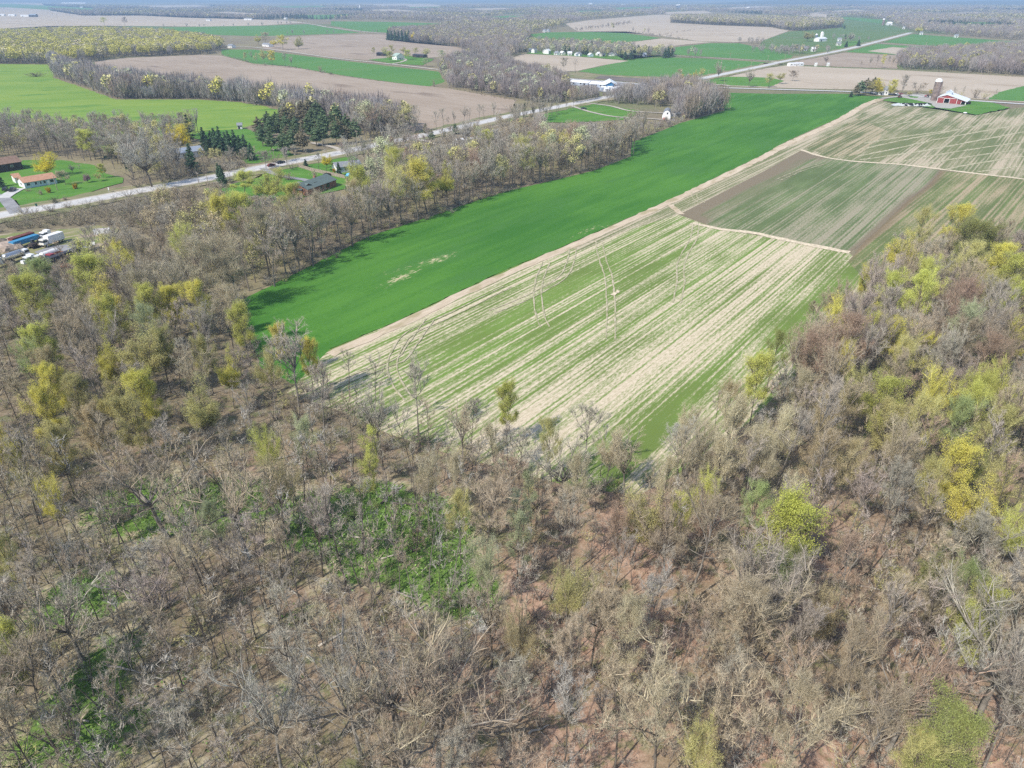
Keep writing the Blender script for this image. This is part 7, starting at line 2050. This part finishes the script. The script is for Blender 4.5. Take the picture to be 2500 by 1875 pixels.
def rock(label, px, py, s, mat=None, cat='rock', name='boulder'):
    x, y, _ = at(px, py)
    bm = bmesh.new(); bmesh.ops.create_icosphere(bm, subdivisions=3, radius=1)
    for v in bm.verts:
        v.co *= 1 + .22 * math.sin(v.co.x * 3 + px) * math.cos(v.co.y * 4 + py) + R.uniform(-.06, .06)
        v.co.x *= s; v.co.y *= s * .8; v.co.z = max(-.1, v.co.z * s * .5)
    me = bpy.data.meshes.new(name); bm.to_mesh(me); bm.free(); me.materials.append(mat or M['rock'])
    o = link(name, me); o.location = (x, y, .32)
    return tag(o, label, cat)


rock('pinkish pile of earth left of the maroon container', 30, 592, 3.2, cat='earth pile', name='earth_pile')
rock('large brown earth pile at the left of the yard', 14, 612, 5.5, M['rock'], 'earth pile', 'earth_pile')
rock('grey rubble pile at the left edge of the yard', 8, 596, 3.0, M['log_dark'], 'earth pile', 'earth_pile')
rock('small white rock in front of the farm grass', 2356, 277, 1.3, M['white'])
x, y, _ = at(90, 506)
bn = empty('wheeled_bin', (x, y, .42), RD, 'green bin standing at the edge of the road', 'bin')
m = MB(); m.box((0, 0, .1), (.6, .6, .95), top=(1.15, 1.15)); m.build('body', plain('bin_green', (.03, .12, .08), .5), bn)
m = MB(); m.box((0, 0, 1.06), (.72, .74, .08)); m.build('lid', M['tyre'], bn)
x, y, _ = at(267, 471)
sg = empty('road_sign', (x, y, .3), RD + 1.57, 'small white sign beside the road', 'sign')
m = MB(); m.box((0, 0, 0), (.1, .1, 2.0)); m.build('post', M['steel_roof'], sg)
m = MB(); m.box((0, -.08, 1.1), (1.0, .05, 1.1)); m.build('panel', M['white'], sg)

# silage heap under white sheeting, weighed down with tyres
sa, sb = Vector(at(2178, 258)), Vector(at(2272, 259))
srot = math.atan2(sb.y - sa.y, sb.x - sa.x); sl = (sb - sa).length
sc_ = (sa + sb) / 2
m = MB(); nx = 30
for i in range(nx + 1):
    x = -sl / 2 + sl * i / nx
    hgt = 1.7 * min(1, i / 2.5, (nx - i) / 3) * (1 + .14 * math.sin(i * 1.7))
    w_ = 3.0 * (1 + .1 * math.sin(i * 1.1))
    for k in range(7):
        t = math.pi * k / 6
        m.v.append((x, -w_ * math.cos(t) + 0, hgt * math.sin(t) ** .8 - .05))
for i in range(nx):
    for k in range(6):
        a = i * 7 + k
        m.f.append((a, a + 1, a + 8, a + 7)); m.m.append(0)
o = m.build('silage_heap', M['tarp']); o.location = (sc_.x, sc_.y, .35); o.rotation_euler = (0, 0, srot)
tag(o, 'long heap of silage under white sheeting left of the barn', 'silage heap')
bpy.context.view_layer.update()
tyre_me = None
for i in range(34):
    t_ = R.uniform(.22, .97); k = R.uniform(.25, 1.4)
    m = MB(); m.tube([(0, 0, 0), (0, 0, .25)], .55, 10)
    if tyre_me is None:
        o = m.build('tyre', M['tyre']); tyre_me = o.data
    else:
        o = link('tyre', tyre_me)
    lx, hgt, w_ = -sl / 2 + sl * t_, 1.78, 3.0
    ly, lz = -w_ * math.cos(k), hgt * math.sin(k) ** .8
    o.location = (sc_.x + lx * math.cos(srot) - ly * math.sin(srot), sc_.y + lx * math.sin(srot) + ly * math.cos(srot), .35 + lz + .02)
    o.rotation_euler = (0.5 * math.cos(k) * 1.2, 0, srot)
    o.scale = (1.35, 1.35, 1.2)
    tag(o, 'black tyre weighing down the white silage sheeting', 'tyre', 'tyres on the silage heap')

# wooden privacy fence
m, mp = MB(), MB()
fp = [Vector(at(*p)) for p in ((728, 409), (760, 419), (800, 428), (842, 437))]
froot = empty('wooden_fence', (fp[0].x, fp[0].y, .3), 0, 'weathered wooden board fence between the two houses', 'fence')
for a, b in zip(fp, fp[1:]):
    L = (b - a).length; rz = math.atan2(b.y - a.y, b.x - a.x); n_ = int(L / .35)
    for i in range(n_):
        p = a.lerp(b, (i + .5) / n_) - fp[0]
        m.box((p.x, p.y, 0), (.32, .03, 1.75 + R.uniform(-.03, .03)), rz)
    for i in range(int(L / 2.5) + 1):
        p = a.lerp(b, i * 2.5 / L) - fp[0]
        q = MB(); q.box((p.x - math.sin(rz) * -.08, p.y + math.cos(rz) * .08, 0), (.12, .12, 1.95), rz); q.build('post', M['wood'], froot)
m.build('board_panel', M['wood'], froot)

# utility poles
POLES = [((489, 462), 420, 'on the road bank left of the willows'), ((511, 461), 429, 'right of another pole on the lawn by the road'), ((676, 424), 360, 'beside the brick house driveway, by the two cars'), ((836, 372), 352, 'at the pine grove driveway'), ((873, 352), 318, 'at the right end of the pine grove'),
         ((1600, 269), 246, 'left of the white round-topped barn'), ((1782, 142), 130, 'on the village lane, left one'), ((1874, 149), 135, 'at the meeting of village lane and road'), ((1728, 186), 175, 'beside the road right of the olive junction tree'), ((1766, 178), 166, 'beside the lone dark bare tree on the road'),
         ((1801, 172), 161, 'on the road past the lone dark tree'), ((1833, 165), 155, 'on the road before the lane turning'), ((1916, 144), 133, 'on the road above the white mobile home'), ((2260, 113), 104, 'on the right lane, left one'), ((2303, 115), 107, 'on the right lane, second from left'), ((2372, 118), 110, 'at the end of the right lane'),
         ((2402, 119), 109, 'on the right green field past the lane'), ((1456, 238), 228, 'on the verge left of the store driveway'), ((1402, 249), 239, 'on the verge below the grey wood'), ((1602, 204), 193, 'at the back of the parking lot'), ((1493, 200), 190, 'behind the white store roof'), ((141, 466), 434, 'thin white pole on the ranch house lawn')]
prot = RD
pole_src = None
for foot, top, where in POLES:
    h = max(7.0, height_for(foot, top))
    x, y, _ = at(*foot)
    if pole_src is None:
        pole_src = empty('utility_pole', (x, y, 0), prot)
        m = MB(); m.tube([(0, 0, -.2), (0, 0, 10)], [.17, .11], 8); m.build('pole', M['wood'], pole_src)
        m = MB(); m.box((0, 0, 9.2), (.12, 2.6, .14)); m.build('crossarm', M['wood'], pole_src)
        m = MB()
        for s in (-1.2, -.5, .5, 1.2): m.tube([(0, s, 9.34), (0, s, 9.55)], .06, 6)
        m.build('insulators', M['cream'], pole_src)
        o = pole_src
    else:
        o = pole_src.copy(); COL.objects.link(o)
        for ch in pole_src.children[:]:
            c = ch.copy(); COL.objects.link(c); c.parent = o
    o.location = (x, y, 0); o.scale = (max(1, depth(foot[1]) / 700), max(1, depth(foot[1]) / 700), h / 10)
    tag(o, 'grey wooden utility pole ' + where, 'utility pole', 'utility poles along the roads')

# ------------------------------------------------------------------ fallen and broken trunks in the near wood
LOGS = [((964, 1445), (1016, 1462), .17, 'log'), ((982, 1507), (1042, 1477), .2, 'log'), ((704, 1438), (730, 1454), .17, 'log'), ((956, 1229), (1034, 1231), .24, 'log_dark'), ((928, 1229), (984, 1183), .2, 'log_dark'), ((721, 1500), (747, 1527), .15, 'log'), ((675, 1541), (773, 1543), .16, 'log'), ((776, 1577), (875, 1525), .19, 'log'),
        ((692, 1595), (741, 1641), .18, 'log'), ((620, 1580), (770, 1584), .15, 'log'), ((967, 1571), (1037, 1573), .16, 'log'), ((723, 1502), (782, 1553), .14, 'log'), ((110, 1748), (220, 1760), .2, 'log'), ((257, 1624), (359, 1644), .17, 'log'), ((0, 1754), (87, 1736), .2, 'log_dark'), ((417, 1210), (509, 1175), .2, 'log_dark'), ((234, 1190), (284, 1158), .2, 'log_dark'),
        ((428, 1186), (458, 1152), .24, 'log_dark'), ((674, 1121), (737, 1104), .16, 'log'), ((849, 1190), (868, 1172), .3, 'log_dark'), ((930, 1365), (990, 1345), .13, 'log'), ((855, 1310), (980, 1322), .12, 'log'), ((920, 1450), (945, 1418), .2, 'log_dark'), ((1480, 1565), (1630, 1555), .16, 'log_dark'), ((1290, 1790), (1340, 1770), .16, 'log'), ((2060, 1420), (2150, 1440), .18, 'log'), ((100, 1170), (175, 1155), .2, 'log_dark')]
rows = sorted(range(len(LOGS)), key=lambda i: (LOGS[i][0][0] + LOGS[i][1][0]))
for i, (p, q, r_, mt) in enumerate(LOGS):
    a, b = Vector(at(p[0], p[1], .2)), Vector(at(q[0], q[1], .35))
    m = MB()
    k = 6
    d = (b - a)
    pts_ = [a + d * t / k - a + Vector((R.gauss(0, .07), R.gauss(0, .07), R.gauss(0, .04))) for t in range(k + 1)]
    m.tube(pts_, [r_ * (1.1 - .55 * t / k) for t in range(k + 1)], 8)
    for j in range(3):
        t = R.randrange(2, k)
        e = pts_[t] + Vector((R.gauss(0, .8), R.gauss(0, .8), R.uniform(.2, 1.0)))
        m.tube([pts_[t], e], [r_ * .4, r_ * .12], 5)
    o = m.build('fallen_trunk', M[mt], smooth=True); o.location = a
    c_ = ((p[0] + q[0]) / 2, (p[1] + q[1]) / 2)
    TREES.append(dict(o=o, kind='fallen_trunk', desc=('pale' if mt == 'log' else 'dark') + ' fallen trunk lying', zone=zone_of(*c_), px=c_, group='fallen trunks in the near wood'))
    o['category'] = 'fallen trunk'
for foot, top, r_, lab in (((143, 1487), 1460, .32, 'pale broken trunk beside the brown stream'), ((108, 1566), 1538, .42, 'thick hollow stump in the bottom left wood'), ((530, 1312), 1278, .2, 'short pale broken trunk in the marsh'), ((100, 1478), 1445, .28, 'brown broken trunk right above the stream bend')):
    x, y, _ = at(*foot)
    h = height_for(foot, top)
    m = MB(); m.tube([(0, 0, -.2), (.1, .05, h * .5), (.35, .1, h)], [r_ * 1.2, r_, r_ * .55], 9); m.tube([(.2, .1, h * .7), (.9, -.2, h * .95)], [r_ * .4, r_ * .1], 5)
    o = m.build('broken_trunk', M['log'], smooth=True); o.location = (x, y, 0)
    tag(o, lab, 'tree stump')

# ------------------------------------------------------------------ labels of all trees: look first, then the place, then the place in its row
sets = {}
for t in TREES:
    sets.setdefault((t['desc'], t['zone']), []).append(t)
for (desc, zone), ts in sets.items():
    ts.sort(key=lambda t: t['px'][0])
    for i, t in enumerate(ts):
        if not zone:
            lab = desc
        elif len(ts) == 1:
            lab = f'{desc} {zone}'
        elif i == len(ts) - 1:
            lab = f'{desc} {zone}, rightmost'
        elif i == 0:
            lab = f'{desc} {zone}, leftmost'
        else:
            lab = f'{desc} {zone}, {ORD[i] if i < 20 else "later"} from left'
        t['o']['label'] = lab
        if t['group']: t['o']['group'] = t['group']

# ------------------------------------------------------------------ haze: one even body of air
hz, hnt, hb = nodes('haze_air')
hnt.nodes.remove(hb)
vol = hnt.nodes.new('ShaderNodeVolumePrincipled')
vol.inputs['Color'].default_value = (0.52, 0.73, 1.0, 1)
vol.inputs['Density'].default_value = 1.35e-4
vol.inputs['Anisotropy'].default_value = 0.0
hnt.links.new(vol.outputs[0], hnt.nodes['Material Output'].inputs['Volume'])
m = MB(); m.box((0, E / 2 - 100, -1.5), (2 * E + 400, E + 800, 131.5))
tag(m.build('haze', hz), 'thin blue haze over the distant woods', 'haze', kind='stuff')
print('TREES', len(TREES), 'objects', len(bpy.data.objects))
